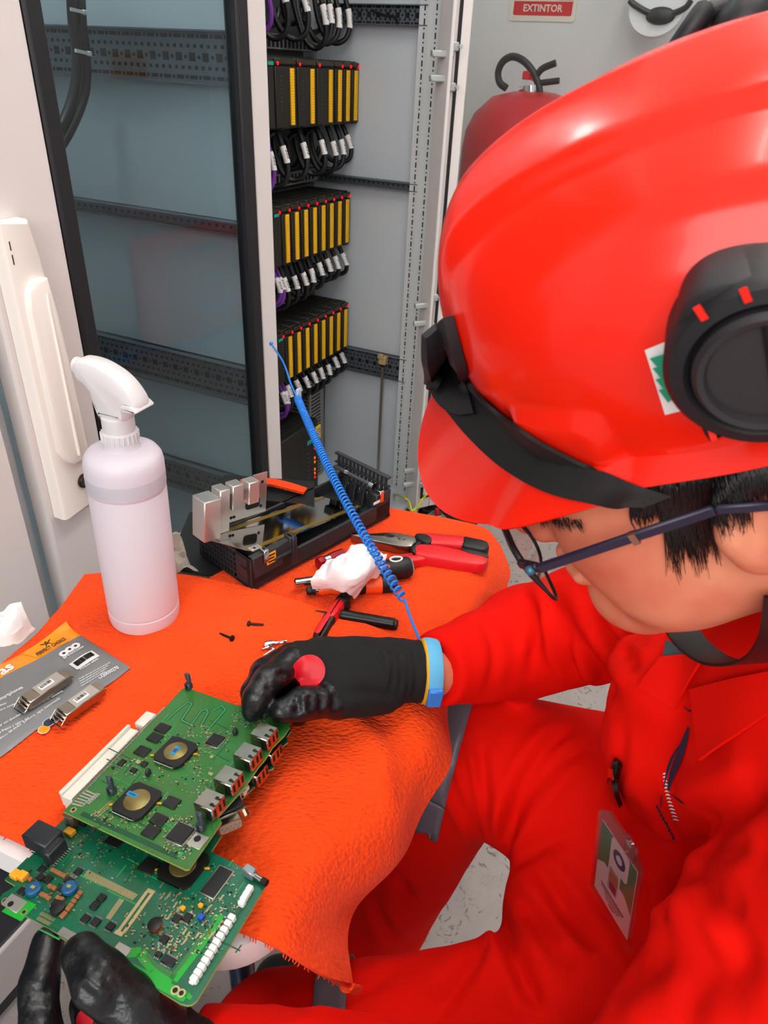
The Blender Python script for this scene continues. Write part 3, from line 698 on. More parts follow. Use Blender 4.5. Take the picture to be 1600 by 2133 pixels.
b = MB(); b.prism(rrect(.553, .345, .05, 10, (.2765, .1725)), TZ - .032, TZ - .006, 0); b.build('table_top', tabm, tb)
for (u, v) in ((.085, .075), (.50, .045), (.09, .215), (.50, .30)):
    b = MB(); du = .02 if u > .3 else -.02; dv = .01 if v > .2 else -.01; b.tube(spline([(u, v, TZ - .032), (u, v, TZ - .12), (u + du, v + dv, .02), (u + du, v + dv, 0.0)], 24), .0115, 0, 14)
    b.build('leg', tube_m, tb)
def bicubic(G, n, m):
    G = np.asarray(G, float); A = np.stack([spline(G[:, j], n) for j in range(G.shape[1])], 1)
    return np.stack([spline(A[i], m) for i in range(A.shape[0])], 0)
def pz(rows): return np.array([[onZ(x, y, z) for (x, y, z) in r] for r in rows])
def seg_dist(P, A, B):
    AB = B - A; t = np.clip(((P - A) @ AB) / (AB @ AB), 0, 1); return np.linalg.norm(P - (A + t[..., None] * AB), axis=-1)
def poly_dist(P, Q):
    return np.min([seg_dist(P, Q[i], Q[i + 1]) for i in range(len(Q) - 1)], axis=0)
T = TZ
# rear towel
G = pz([[(475, 1040, T), (545, 1008, T + .004), (700, 1040, T), (835, 1066, T), (930, 1083, T), (1006, 1102, T - .001), (1040, 1140, T - .02)],
        [(450, 1110, T), (540, 1090, T), (700, 1110, T), (840, 1125, T), (930, 1140, T), (1008, 1165, T - .003), (1060, 1200, T - .038)],
        [(440, 1190, T), (540, 1180, T), (700, 1185, T), (840, 1195, T), (925, 1205, T), (992, 1222, T - .004), (1040, 1242, T - .040)],
        [(430, 1270, T), (560, 1265, T), (700, 1262, T), (830, 1266, T), (910, 1272, T), (972, 1280, T - .004), (1006, 1282, T - .042)],
        [(420, 1400, T), (580, 1400, T), (710, 1420, T), (810, 1450, T), (870, 1450, T), (915, 1450, T - .006), (945, 1430, T - .044)]])
G = bicubic(G, 100, 140)
w = vnoise(G * 26, 1) * .0009 + vnoise(G * 60, 5) * .0004; G[..., 2] += w
edge = np.clip((.17 - (G @ V)) / .05, 0, 1); G += (np.sin(G @ U * 95)[..., None] * .006 * edge[..., None]) * (-V)
mbt = MB(); mbt.grid(G, 0, .003, flip=True)
tag(mbt.build('towel', twl2), 'fine ribbed orange towel under the black housing and the pliers', 'towel')
# front towel
G = pz([[(178, 1200, T + .0015), (335, 1196, T + .0045), (500, 1224, T + .0045), (690, 1279, T + .0045), (835, 1336, T + .0045), (905, 1408, T - .002), (935, 1460, T - .03)],
        [(92, 1310, T + .001), (270, 1310, T + .002), (470, 1335, T + .003), (660, 1372, T + .004), (815, 1415, T + .004), (893, 1470, T - .004), (926, 1530, T - .035)],
        [(-50, 1440, T), (190, 1445, T), (420, 1470, T), (630, 1485, T + .002), (780, 1515, T + .002), (878, 1555, T - .008), (921, 1602, T - .040)],
        [(-95, 1560, T), (115, 1580, T), (355, 1620, T), (590, 1640, T + .001), (735, 1655, T), (835, 1672, T - .020), (900, 1668, T - .055)],
        [(-115, 1640, T), (50, 1668, T), (300, 1745, T), (510, 1790, T), (640, 1800, T - .001), (745, 1800, T - .032), (855, 1752, T - .072)],
        [(-125, 1690, T), (20, 1712, T), (260, 1810, T), (470, 1880, T), (590, 1915, T - .003), (685, 1920, T - .05), (742, 1880, T - .085)],
        [(-130, 1722, T), (0, 1740, T), (220, 1850, T), (470, 1935, T), (570, 1975, T - .006), (655, 2025, T - .045), (723, 2048, T - .085)]])
G = bicubic(G, 150, 180)
w = vnoise(G * 20, 2) * .0013 + vnoise(G * 48, 7) * .0005
ridge = np.array([onZ(x, y, T) for x, y in ((640, 1480), (700, 1495), (760, 1530), (798, 1580), (805, 1640))])
w += .006 * np.exp(-(poly_dist(G * [1, 1, 0] + [0, 0, T], ridge) / .011) ** 2)
for pl, am, wd in ((((640, 1600), (560, 1800), (540, 1900)), .003, .02), (((700, 1330), (800, 1400), (880, 1500)), .0035, .012), (((200, 1240), (330, 1330), (420, 1330)), .0022, .014), (((390, 1230), (450, 1300), (450, 1420)), .0025, .014), (((130, 1300), (200, 1330)), .002, .014), (((820, 1440), (860, 1520), (905, 1560)), .004, .010)):
    w += am * np.exp(-(poly_dist(G * [1, 1, 0] + [0, 0, T], np.array([onZ(x, y, T) for x, y in pl])) / wd) ** 2)
G[..., 2] += w
edge = np.clip((.165 - (G @ V)) / .06, 0, 1); G += (np.sin(G @ U * 60 + 1.0)[..., None] * .008 * edge[..., None]) * (-V)
mbt = MB(); mbt.grid(G, 0, .003, flip=True)
# fringe along the front hem
R_ = G[-1]
for k in range(4, len(R_) - 2, 2):
    if rnd.random() < .6:
        d = (R_[k] - G[-3][k]); d /= np.linalg.norm(d); L = rnd.uniform(.0008, .0022); mbt.tube([R_[k], R_[k] + d * L * .6 + Z * rnd.uniform(-.001, .001), R_[k] + d * L + np.array([jit(.001), jit(.001), -.001])], [.0006, .0005, .0003], 0, 5)
# curled corner at the lowest point of the hem
c = R_[-1]; e_ = (R_[-8] - R_[-1]); e_ /= np.linalg.norm(e_); dn = G[-1][-1] - G[-12][-1]; dn /= np.linalg.norm(dn)
cur = np.array([[c + e_ * s + dn * .006 * math.sin(a) + (np.cross(e_, dn)) * .005 * (1 - math.cos(a)) for a in np.linspace(0, 2.6, 14)] for s in np.linspace(0, .016, 8)])
mbt.grid(cur, 0, .002)
tag(mbt.build('towel', twl), 'coarse orange towel in front, frayed hem hanging over the table edge', 'towel')

# ---- spray bottle
bx = onZ(303, 1282, TZ + .003); lean = np.array([.022, 0, 1.0]); FBt = fr(bx, (1, 0, -.022), z=lean)
bt = thing('spray_bottle', 'translucent white spray bottle standing on the orange towel by the cabinet', 'spray bottle', FBt)
def frost(name, hexc, tw, rough):
    M = bpy.data.materials.new(name); M.use_nodes = True; nt = M.node_tree; b = nt.nodes['Principled BSDF']; b.inputs['Base Color'].default_value = lin(hexc); b.inputs['Roughness'].default_value = rough
    t = nt.nodes.new('ShaderNodeBsdfTranslucent'); t.inputs[0].default_value = lin(hexc); mx = nt.nodes.new('ShaderNodeMixShader'); mx.inputs[0].default_value = tw
    nt.links.new(b.outputs[0], mx.inputs[1]); nt.links.new(t.outputs[0], mx.inputs[2]); nt.links.new(mx.outputs[0], nt.nodes['Material Output'].inputs[0]); return M
pe = frost('frosted_plastic', '#f1ebf3', .35, .38); pe2 = frost('frosted_band', '#d9d9e2', .3, .35); pe3 = frost('trigger_plastic', '#f7f5f6', .35, .3)
r = .0345
b = MB(FBt); b.lathe([(.020, .001), (r - .005, .0), (r - .001, .003), (r, .008), (r, .0168), (r - .0008, .0175), (r - .0008, .019), (r, .020), (r, .1505), (r - .0007, .152), (r - .0007, .153), (r, .154), (r + .0003, .1565)], 56, 0, FBt, cap=True)
b.build('body', pe, bt)
b = MB(FBt); b.lathe([(r + .0003, .1565), (r + .0004, .167), (r + .0002, .169)], 56, 0, FBt, cap=False); b.build('band', pe2, bt)
b = MB(FBt); b.lathe([(r + .0002, .169), (r + .0002, .178), (r - .001, .184), (r - .004, .1885), (r - .010, .1915), (.0165, .193), (.0155, .195), (.0155, .200)], 56, 0, FBt, cap=True); b.build('shoulder', pe, bt)
b = MB(FBt); b.lathe([(.0155, .1995), (.0158, .2005), (.0155, .208), (.0138, .2095), (.0138, .222), (.0125, .2235)], 40, 0, FBt)
for k in range(24): a = 2 * pi * k / 24; b.box((.0158 * math.cos(a), .0158 * math.sin(a), .204), (.0012, .0012, .008), 0, .0003, FBt)
b.build('collar', pe3, bt)
# trigger head: nozzle points to the left of the picture
hd_ = np.array([-.80, .30, 0]); hd_ /= np.linalg.norm(hd_); Mh_ = FBt @ fr((0, 0, 0), hd_, z=(0, 0, 1)) @ np.eye(4); Mq = Mh_ @ np.array([[1, 0, 0, 0], [0, 0, -1, 0], [0, 1, 0, 0], [0, 0, 0, 1.0]])
side = [(-.0125, .222), (.0125, .222), (.0145, .236), (.022, .247), (.030, .252), (.0325, .258), (.0315, .266), (.026, .2695), (.016, .2700), (.004, .268), (-.010, .2625), (-.020, .255), (-.0275, .245), (-.0295, .2375), (-.026, .2345), (-.0155, .234)]
b = MB(FBt)
def sided(mb, side, hw, bev, M):
    S = spline([(p[0], p[1], 0) for p in side], len(side) * 5, True)[:, :2]; bevprism(mb, S, hw, bev, M)
    k0 = len(mb.f); bevprism(mb, S, hw, bev, M @ np.diag([1, 1, -1, 1.0]))
    for i in range(k0, len(mb.f)): mb.f[i] = mb.f[i][::-1]
sided(b, side, .0115, .006, Mq); b.build('trigger_head', pe3, bt)
b = MB(FBt); sided(b, [(-.0305, .2365), (-.0285, .2345), (-.0165, .2335), (-.0155, .239), (-.0245, .2405)], .0128, .002, Mq); b.build('back_cap', pe3, bt)
b = MB(FBt); b.lathe([(.007, 0), (.0072, .005), (.0055, .0065)], 24, 0, Mh_ @ tr(.031, 0, .2605) @ ry(pi / 2)); b.build('nozzle', pe3, bt)
b = MB(FBt); sided(b, [(.0155, .245), (.0225, .246), (.0222, .236), (.0205, .228), (.0175, .219), (.0145, .2165), (.0135, .219), (.0160, .230)], .005, .002, Mq); b.build('trigger', pe3, bt)

# ---- plastic package
gry = mat('film_grey', '#77787a', .28, bump=(30, .12, 'noise', .004)); org = mat('film_orange', '#f29413', .28, bump=(40, .15, 'noise', .004)); prw = mat('print_white', '#e6e6e4', .5); prd = mat('print_dark', '#3a2a18', .5)
pb = onZ(272, 1389, TZ + .006); pt = onZ(140, 1303, TZ + .006); pl_ = onZ(0, 1571, TZ + .006)
FP = fr(pb, pb - pl_, z=Z)
hgt = app(inv(FP), pt)[0]; HP = hgt[1]; XP = hgt[0]                       # local: x along the print, y up the bag
pk = thing('plastic_package', 'flat grey and orange plastic package lying on the towel, white print', 'package', FP)
Wd = .20
xs = np.linspace(-Wd, 0, 60); ys = np.linspace(0, 1, 44); Gp = np.zeros((44, 60, 3))
for i, t in enumerate(ys):
    Gp[i, :, 0] = xs + XP * t * (1 + xs / Wd * .7); Gp[i, :, 1] = HP * t + .002 * np.sin(xs * 60); Gp[i, :, 2] = 0
bul = np.sin(np.clip(ys, 0, 1) * pi)[:, None] ** .6 * (np.clip(-xs / .02, 0, 1))[None, :] ** .5
Gp[..., 2] = -.001 + .005 * bul + vnoise(Gp * 45, 9) * .0012 * bul + .0006 * np.sin(Gp[..., 0] * 160 + Gp[..., 1] * 90) * bul
Gp[-6:, :, 2] += (np.linspace(0, 1, 6)[:, None] ** 2) * .004 * (np.sin(xs * 42 + 1)[None, :] + .8)
def pk_z(x, y):
    d = (Gp[..., 0] - x) ** 2 + (Gp[..., 1] - y) ** 2; return Gp[..., 2].reshape(-1)[np.argmin(d)]
rows_g = Gp[:34]; b = MB(); b.grid(rows_g, 0); b.build('film', gry, pk)
b = MB(); b.grid(Gp[33:], 0)
def pl2(px, py): q = app(inv(FP), onZ(px, py, TZ + .009))[0]; return q
tab = [pl2(42, 1357), pl2(77, 1370), pl2(148, 1334), pl2(118, 1318)]
def patch(mb, quad, mi, off=.0004, n=8):
    a, b_, c_, d_ = [np.array(q) for q in quad]; g_ = np.array([[a * (1 - s) * (1 - t) + b_ * s * (1 - t) + c_ * s * t + d_ * (1 - s) * t for s in np.linspace(0, 1, n)] for t in np.linspace(0, 1, n)])
    for r_ in g_:
        for p in r_: p[2] = pk_z(p[0], p[1]) + off
    nrm = np.cross(g_[0, 1] - g_[0, 0], g_[1, 0] - g_[0, 0]); mb.grid(g_, mi, flip=nrm[2] < 0)
patch(b, tab, 0, .0006); b.build('header_strip', org, pk)
bprint = MB()
def ptext(txt, p0, p1, size, mi, bold=0., off=.0009):
    a, c_ = pl2(*p0), pl2(*p1); d = c_ - a; m_ = (a + c_) / 2; z = pk_z(m_[0], m_[1]) + off
    n0 = MB(); n0.text(txt, 1.0, np.eye(4), 0, bold=bold); Wt = np.ptp(np.concatenate(n0.v)[:, 0]); sc = np.linalg.norm(d[:2]) / Wt
    M = np.eye(4); an = math.atan2(d[1], d[0]); M = tr(m_[0], m_[1], z) @ rz(an)
    bprint.text(txt, size, M, mi, bold=bold, depth=.0001, sx=sc / size)
ptext('PERFECT CHOICE', (77, 1365), (136, 1331), .0068, 1, .01)
man = pl2(98, 1340); Mm = tr(man[0], man[1], pk_z(man[0], man[1]) + .0009)
bprint.lathe([(.0011, 0), (.0011, .0002)], 10, 1, Mm @ tr(0, .003, 0))
for (x0, y0, x1, y1) in ((-.005, .0035, 0, 0), (.005, .0035, 0, 0), (0, .001, -.0035, -.004), (0, .001, .0035, -.004)): bprint.bar(app(Mm, (x0, y0, 0))[0], app(Mm, (x1, y1, 0))[0], .0011, .0002, 1)
ptext('as', (-2, 1403), (25, 1386), .017, 0, .03)
ptext('L320030270', (205, 1410), (246, 1388), .0062, 0, .02)
ptext('), smartphones.', (-12, 1465), (49, 1432), .0058, 0, .01)
ptext('antes de secar', (-25, 1482), (15, 1467), .0035, 0); ptext('dispositivo antes de', (-22, 1492), (42, 1464), .0035, 0)
ptext('piel lavar con abundante agua en caso de ser necesario', (-20, 1525), (131, 1441), .0042, 0); ptext('aire fresco y retire del', (-10, 1530), (60, 1496), .0042, 0); ptext('sulfato de sodio, perfume, agua desionizada', (-6, 1540), (124, 1453), .0042, 0)
ptext('@PerfectChoice', (132, 1375), (174, 1350), .0042, 0, .01); ptext('Producto sellado', (168, 1397), (205, 1374), .0038, 0, .01)
for k in range(4): ptext('Modelo fabricado para uso en accesorios', (165 + k * 1.5, 1416 + k * 4.5), (230 - k * 4, 1381 + k * 6), .0024, 0)
for (x, y) in ((134, 1364), (146, 1356), (158, 1348)):
    q = pl2(x, y); bprint.lathe([(.0042, 0), (.0042, .0002)], 20, 0, tr(q[0], q[1], pk_z(q[0], q[1]) + .0009)); bprint.lathe([(.0016, .0002), (.0016, .0004)], 6, 1, tr(q[0], q[1], pk_z(q[0], q[1]) + .0009))
bc = [pl2(144, 1385), pl2(162, 1398), pl2(208, 1368), pl2(192, 1357)]; patch(bprint, bc, 0, .0009)
a, b_, c_, d_ = [np.array(q) for q in bc]
for k in range(22):
    s = .12 + .76 * k / 21 + jit(.008); w_ = rnd.choice((.0006, .0010, .0014)); lo = (a * (1 - s) + d_ * s) * .84 + (b_ * (1 - s) + c_ * s) * .16; hi = (a * (1 - s) + d_ * s) * .3 + (b_ * (1 - s) + c_ * s) * .7
    lo[2] = hi[2] = pk_z(*((lo + hi) / 2)[:2]) + .0014; bprint.bar(lo, hi, w_ * .8, .0002, 2)
for (x, y, m_) in ((90, 1514, 3), (100, 1500, 4), (112, 1493, 0)): q = pl2(x, y); bprint.lathe([(.0048, 0), (.0048, .0002)], 20, 0, tr(q[0], q[1], pk_z(q[0], q[1]) + .0010)); bprint.lathe([(.0042, .0002), (.0042, .0004)], 20, m_ if m_ else 5, tr(q[0], q[1], pk_z(q[0], q[1]) + .0010))
bprint.build('printed_text', [prw, prd, ink, org, mat('print_navy', '#2a2f45', .5), gry], pk)

# ---- two metal plug-in transceivers
sfpm = mat('transceiver_metal', '#a59c8d', .22, metal=1.); sfpl = mat('transceiver_top', '#b9b3aa', .4, metal=.55)
def sfp(p0, p1, z, label):
    a, c_ = onZ(*p0, z), onZ(*p1, z); L = np.linalg.norm(c_ - a); Fs = fr(a, c_ - a, z=Z); t = thing('transceiver_module', label, 'transceiver', Fs, 'metal transceiver modules')
    w, h = .0136, .0088
    b = MB(); b.box((L * .55, 0, h / 2), (L * .82, w, h), 0, .0008); b.box((L * .22, 0, h * .4), (L * .26, w * .92, h * .75), 0, .0008); b.build('housing', sfpm, t)
    b = MB(); b.box((L * .60, 0, h + .0003), (L * .50, w * .94, .0006), 0, .0002); b.build('cover', sfpl, t)
    b = MB(); b.box((L * .55, 0, h + .0007), (L * .26, w * .45, .0003), 0)
    for k in range(12): b.box((L * .45 + k * L * .018, .0006, h + .0010), (L * .009 * rnd.choice((.6, 1, 1.3)), w * .26, .0002), 1)
    b.build('barcode_label', [white, ink], t)
    b = MB(); b.box((L * .915, 0, h * .45), (L * .16, w * .8, .0012), 0); b.box((L * .90, .001, h * .45 + .0012), (L * .06, w * .3, .0016), 1, .0003)
    for k in range(4): b.box((L * .97, -w * .3 + k * w * .2, h * .45 + .0007), (L * .05, w * .1, .0002), 2)
    b.build('contact_board', [mat('contact_green', '#4c5a2a', .4), ink, mat('contact_gold', '#cf9a3e', .3, metal=.9)], t)
    b = MB(); b.box((L * .20, 0, h * .8), (L * .12, w * .5, h * .3), 0, .001); b.build('latch_opening', ink, t)
    b = MB(); b.tube([(L * .13, -w * .52, h * .9), (L * .02, -w * .52, h * .35), (-.001, -w * .5, .001), (-.001, w * .5, .001), (L * .02, w * .52, h * .35), (L * .13, w * .52, h * .9)], .0006, 0, 8); b.box((L * .06, 0, h * .3), (L * .03, w * .9, h * .6), 0, .0004); b.build('bail_latch', sfpm, t)
sfp((42, 1482), (146, 1411), TZ + .0115, 'metal transceiver module lying fully on the grey plastic package')
sfp((118, 1508), (216, 1438), TZ + .0105, 'metal transceiver module half on the package, half on the towel')

# ---- crumpled tissues
def crumple(name, rows, label, cat, m, th=.0006, amp=.004, sc=55, seed=0):
    G = bicubic(pz(rows), 80, 90); nn = .5 * vnoise(G * sc, seed) + .9 * (1 - 2.2 * np.abs(vnoise(G * sc * .9, seed + 1))) + .45 * (1 - 2.2 * np.abs(vnoise(G * sc * 2.2, seed + 3))); G[..., 2] += amp * nn - amp * .2
    b = MB(); b.grid(G, 0, th, flip=True); o = b.build(name, m); tag(o, label, cat); return o
tis = mat('tissue_white', '#eeebec', .85, bump=(300, .2, 'noise', .001))
crumple('tissue', [[(-25, 1290, .69), (15, 1270, .695), (45, 1258, .70)], [(-25, 1320, .685), (20, 1310, .688), (58, 1290, .684)], [(-25, 1355, .672), (30, 1340, .674), (74, 1312, .670)]], 'crumpled white tissue at the left edge above the grey package', 'tissue', tis, amp=.004, seed=3)
crumple('tissue', [[(690, 1162, .690), (725, 1146, .700), (752, 1135, .705), (778, 1148, .700), (806, 1160, .688)],
                   [(668, 1184, .694), (705, 1168, .708), (745, 1160, .716), (780, 1170, .712), (798, 1178, .692)],
                   [(655, 1200, .692), (695, 1192, .706), (740, 1188, .714), (770, 1192, .708), (780, 1202, .690)],
                   [(648, 1214, .686), (690, 1208, .698), (730, 1212, .706), (752, 1218, .698), (758, 1224, .684)],
                   [(652, 1230, .672), (690, 1228, .682), (715, 1236, .686), (730, 1242, .680), (738, 1246, .670)]], 'crumpled white wipe lying over the screwdrivers and pliers', 'wipe', tis, amp=.0048, sc=48, seed=6)
rag = mat('rag_beige', '#b3aca2', .85)
crumple('rag', [[(352, 1120, .70), (366, 1110, .70), (378, 1120, .69)], [(352, 1165, .68), (380, 1160, .676), (395, 1172, .672)], [(356, 1196, .666), (385, 1190, .666), (414, 1192, .664)]], 'crumpled beige rag beside the grid end of the black housing', 'rag', rag, amp=.006, seed=12)

# ---- black plastic module housing with metal plate and bracket
hb = mat('housing_plastic', '#2a2c30', .5, bump=(400, .05, 'noise', .0006)); plate_m = mat('mirror_plate', '#b8b7b2', .07, metal=1.); brk = mat('bracket_steel', '#d9d7d2', .28, metal=.8, bump=(14, .05, 'noise', .004))
HZ0 = TZ + .006; Nn = onZ(525, 1230, HZ0); Ll = onZ(378, 1172, HZ0); Rr = onZ(812, 1075, HZ0)
FH = fr(Nn, Rr - Nn, z=Z); HL = np.linalg.norm(Rr - Nn); HW = abs(app(inv(FH), Ll)[0][1]); HH = .040
hs_ = thing('module_housing', 'open black plastic equipment housing lying on its back on the rear towel', 'equipment housing', FH)
b = MB(); b.box((HL / 2, HW / 2, .002), (HL, HW, .004)); b.box((HL / 2, .002, .012), (HL, .004, .024), 0, .001); b.box((HL * .5, .007, .013), (HL * .98, .010, .003)); b.box((HL / 2, HW - .002, .010), (HL, .004, .020), 0, .001)
b.box((HL * .13, .004, .022), (HL * .26, .008, .036), 0, .001); b.box((HL * .2, .006, .026), (HL * .12, .018, .003), 0, .0006)
b.box((HL * .27, .004, .032), (.010, .010, .022), 0, .001); b.box((HL * .262, .004, .030), (.003, .016, .026), 0, .0006); b.box((HL * .28, .003, .026), (.003, .012, .03), 0, .0006)
b.box((HL * .11, .0005, .026), (.040, .002, .026), 0, .0006); b.box((HL * .94, .004, .022), (HL * .12, .008, .036), 0, .001)
b.build('tray', hb, hs_)
b = MB(); 
for (y0, y1, z0, z1) in ((0, HW, 0, .004), (0, HW, HH - .004, HH), (0, .026, 0, HH), (HW - .006, HW, 0, HH)): b.box((.0015, (y0 + y1) / 2, (z0 + z1) / 2), (.003, y1 - y0, z1 - z0), 0, .0004)
for k in range(1, 11): y = .026 + (HW - .032) * k / 11; b.box((.0012, y, HH / 2), (.0024, .0016, HH), 0)
for k in range(1, 5): b.box((.0012, HW / 2, .004 + (HH - .008) * k / 5), (.0024, HW - .01, .0016), 0)
b.box((.010, HW / 2, HH / 2 - .002), (.002, HW - .006, HH - .006), 1); b.box((-.0003, .012, HH * .62), (.0012, .009, .002), 1); b.box((.011, .014, .007), (.006, .0006, .008), 1)
b.build('vent_grid', [hb, zincd], hs_)
b = MB()
for k in range(13): y = .006 + (HW - .012) * k / 12; b.box((HL - .004, y, .03), (.004, .0022, .05), 0)
b.box((HL - .004, HW / 2, .0565), (.006, HW, .003), 0, .0006); b.box((HL - .004, HW / 2, .044), (.005, HW, .0022), 0); b.box((HL - .004, HW / 2, .026), (.005, HW, .004), 0); b.box((HL - .004, HW / 2, .008), (.006, HW, .016), 0)
for k in range(5):
    y = .018 + k * .016; b.tube([(HL - .016, y, .006), (HL - .014, y, .022), (HL - .009, y, .034), (HL - .012, y + .002, .04)], .0011, 0, 6); b.box((HL - .009, y + .006, .018), (.003, .009, .020), 0, .0006)
b.box((HL - .014, HW - .012, .036), (.016, .018, .012), 0, .002); b.box((HL - .010, HW - .010, .018), (.01, .012, .03), 0, .001)
b.build('end_frame', hb, hs_)
b = MB(); b.cyl((HL - .014, .016, .042), (HL - .014, HW - .010, .042), .0026, 0, 14); b.cyl((HL - .014, .016, .042), (HL - .014, .023, .042), .0042, 1, 14); b.cyl((HL - .014, HW - .034, .042), (HL - .014, HW - .028, .042), .004, 1, 14); b.build('rod', [mat('rod_grey', '#55585c', .35, metal=.5), chrome], hs_)
for (x, y) in ((.020, .0015), (HL - .018, .003)):
    b = MB(); b.box((x, y - .004, HH - .004), (.0065, .0012, .015), 0, .0005); b.box((x, y, HH + .0038), (.0065, .008, .0012), 0, .0004); b.cyl((x, y + .001, HH + .0044), (x, y + .001, HH + .005), .0016, 1, 12); b.build('spring_clip', [chrome, ink], hs_)
b = MB(); b.box((HL * .125, -.0009, .030), (.0125, .0006, .014), 0)
for k, w_ in enumerate((.010, .007, .008)): b.box((HL * .125, -.0013, .034 - k * .004), (w_, .0003, .0016), 1)
b.build('rating_label', [mat('label_orange', '#efa31c', .5), ink], hs_)
b = MB(); b.box((HL * .885, -.0003, .031), (.013, .0006, .0035), 0); b.build('small_label', white, hs_)
# dark lid lying behind, with the towel corner over it
FLd = UVF @ tr(.60, .50, TZ + .002)
ld = MB(FLd); q4 = [onZ(x, y, TZ + .012) for x, y in ((440, 1052), (655, 1072), (655, 1022), (470, 1008))]
ld.add(q4 + [q + Z * .014 for q in q4], [(0, 1, 2, 3)[::-1], (4, 5, 6, 7), (0, 1, 5, 4), (1, 2, 6, 5), (2, 3, 7, 6), (3, 0, 4, 7)])
q5 = [onZ(x, y, TZ + .026) for x, y in ((446, 1012), (474, 1006), (490, 1002), (512, 1006), (520, 1020), (452, 1020))]
ld.add(q5 + [q + Z * .006 for q in q5], [tuple(range(6, 12)), tuple(range(6))[::-1]] + [(i, (i + 1) % 6, 6 + (i + 1) % 6, 6 + i) for i in range(6)])
tag(ld.build('housing_lid', mat('lid_black', '#141416', .5)), 'flat black plastic lid behind the metal bracket, towel corner on it', 'lid')
G = bicubic(pz([[(500, 1003, .690), (560, 1000, .692), (600, 1008, .692), (640, 1020, .690)], [(506, 1012, .6895), (556, 1012, .6925), (600, 1022, .6925), (632, 1030, .6895)]]), 12, 30)
b = MB(); b.grid(G, 0, .003, flip=True); tag(b.build('towel_corner', twl2), 'folded orange towel corner resting on the black lid behind the bracket', 'towel')
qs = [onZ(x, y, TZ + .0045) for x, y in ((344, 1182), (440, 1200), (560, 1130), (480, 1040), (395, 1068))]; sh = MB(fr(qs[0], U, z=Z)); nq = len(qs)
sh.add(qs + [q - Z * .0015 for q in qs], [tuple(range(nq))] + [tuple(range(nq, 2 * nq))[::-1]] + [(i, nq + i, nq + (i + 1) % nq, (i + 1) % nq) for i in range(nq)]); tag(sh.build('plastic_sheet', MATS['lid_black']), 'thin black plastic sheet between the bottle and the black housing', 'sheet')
# metal plate
pz0 = [onZ(*p) for p in ((415, 1119, TZ + .051), (527, 1150, TZ + .048), (757, 1057, TZ + .016), (665, 1034, TZ + .019))]
c_ = np.mean(pz0, 0); ex_ = (pz0[2] - pz0[1] + pz0[3] - pz0[0]); ey_ = (pz0[0] - pz0[1] + pz0[3] - pz0[2]); FPl = fr(c_, ex_, y=ey_)
Lq = app(inv(FPl), pz0)[:, :2]
mp_ = thing('metal_plate', 'mirror-bright metal plate leaning across the open black housing', 'metal plate', FPl)
b = MB(); b.prism(Lq, -.0005, .0005); b.build('sheet', plate_m, mp_)
b = MB()
for (i, j, q) in ((0, 3, .10), (1, 2, .10)):
    k = 1 if i == 0 else 0; a_ = Lq[i] + (Lq[k] - Lq[i]) * q; c2 = Lq[j] + (Lq[3 - j if False else (2 if j == 3 else 3)] - Lq[j]) * q; b.bar((*a_, .0007), (*c2, .0007), .006, .0003, 0)
b.build('tape_mark', mat('tape_amber', '#a58a46', .2, metal=.7), mp_)
a_ = Lq[1] + (Lq[0] - Lq[1]) * .04; b = MB(); b.box((a_[0] + .008, a_[1] + .002, .001), (.014, .008, .0018), 0, .0003); b.cyl((a_[0] + .006, a_[1] + .001, .0019), (a_[0] + .006, a_[1] + .001, .0022), .0016, 1, 10); b.build('corner_tab', [brk, ink], mp_)
# bracket with four folded tabs, standing on the plate's far-left edge
A_ = onZ(402, 1113, TZ + .055); B_ = onZ(553, 1064, TZ + .045); up = np.array([0, 0, 1.0]); FBk = fr(A_, B_ - A_, z=up); BL = np.linalg.norm(B_ - A_); hB = .046
bk = thing('metal_bracket', 'bent sheet steel bracket with four folded tabs standing on the housing', 'bracket', FBk)
b = MB(); b.box((BL * .62, 0, hB * .40), (BL * .76, .001, hB * .8), 0); b.box((BL * .9, 0, hB * .6), (BL * .2, .001, hB * 1.0), 0)
for (x, z, r_) in ((.44, .30, .0018), (.50, .12, .0018), (.54, .12, .0018), (.93, .86, .002), (.92, .20, .002), (.36, .66, .0016), (.40, .52, .0016)): b.cyl((BL * x, -.0003, hB * z), (BL * x, -.0009, hB * z), r_, 1, 12)
Mx = fr((BL * .80, -.0004, hB * .34), (1, 0, 0), z=(0, -1, 0)); b.prism(rrect(.020, .013, .004), 0, .0005, 1, Mx)
b.build('back_sheet', [brk, ink], bk)
for (x0, x1, z0, z1, dpt) in ((0, .20, .0, 1.02, .022), (.24, .36, .02, 1.12, .016), (.42, .56, .50, 1.12, .014), (.64, .78, .52, 1.08, .014)):
    b = MB(); xw = (x1 - x0) * BL; zc_, zh = hB * (z0 + z1) / 2, hB * (z1 - z0); xc = BL * (x0 + x1) / 2
    b.box((xc, -dpt, zc_), (xw, .0011, zh), 0, .0003); b.box((xc - xw / 2, -dpt / 2, zc_), (.0011, dpt, zh), 0, .0003); b.box((xc, -dpt / 2, zc_ + zh / 2), (xw, dpt, .0011), 0, .0003); b.build('folded_tab', brk, bk)

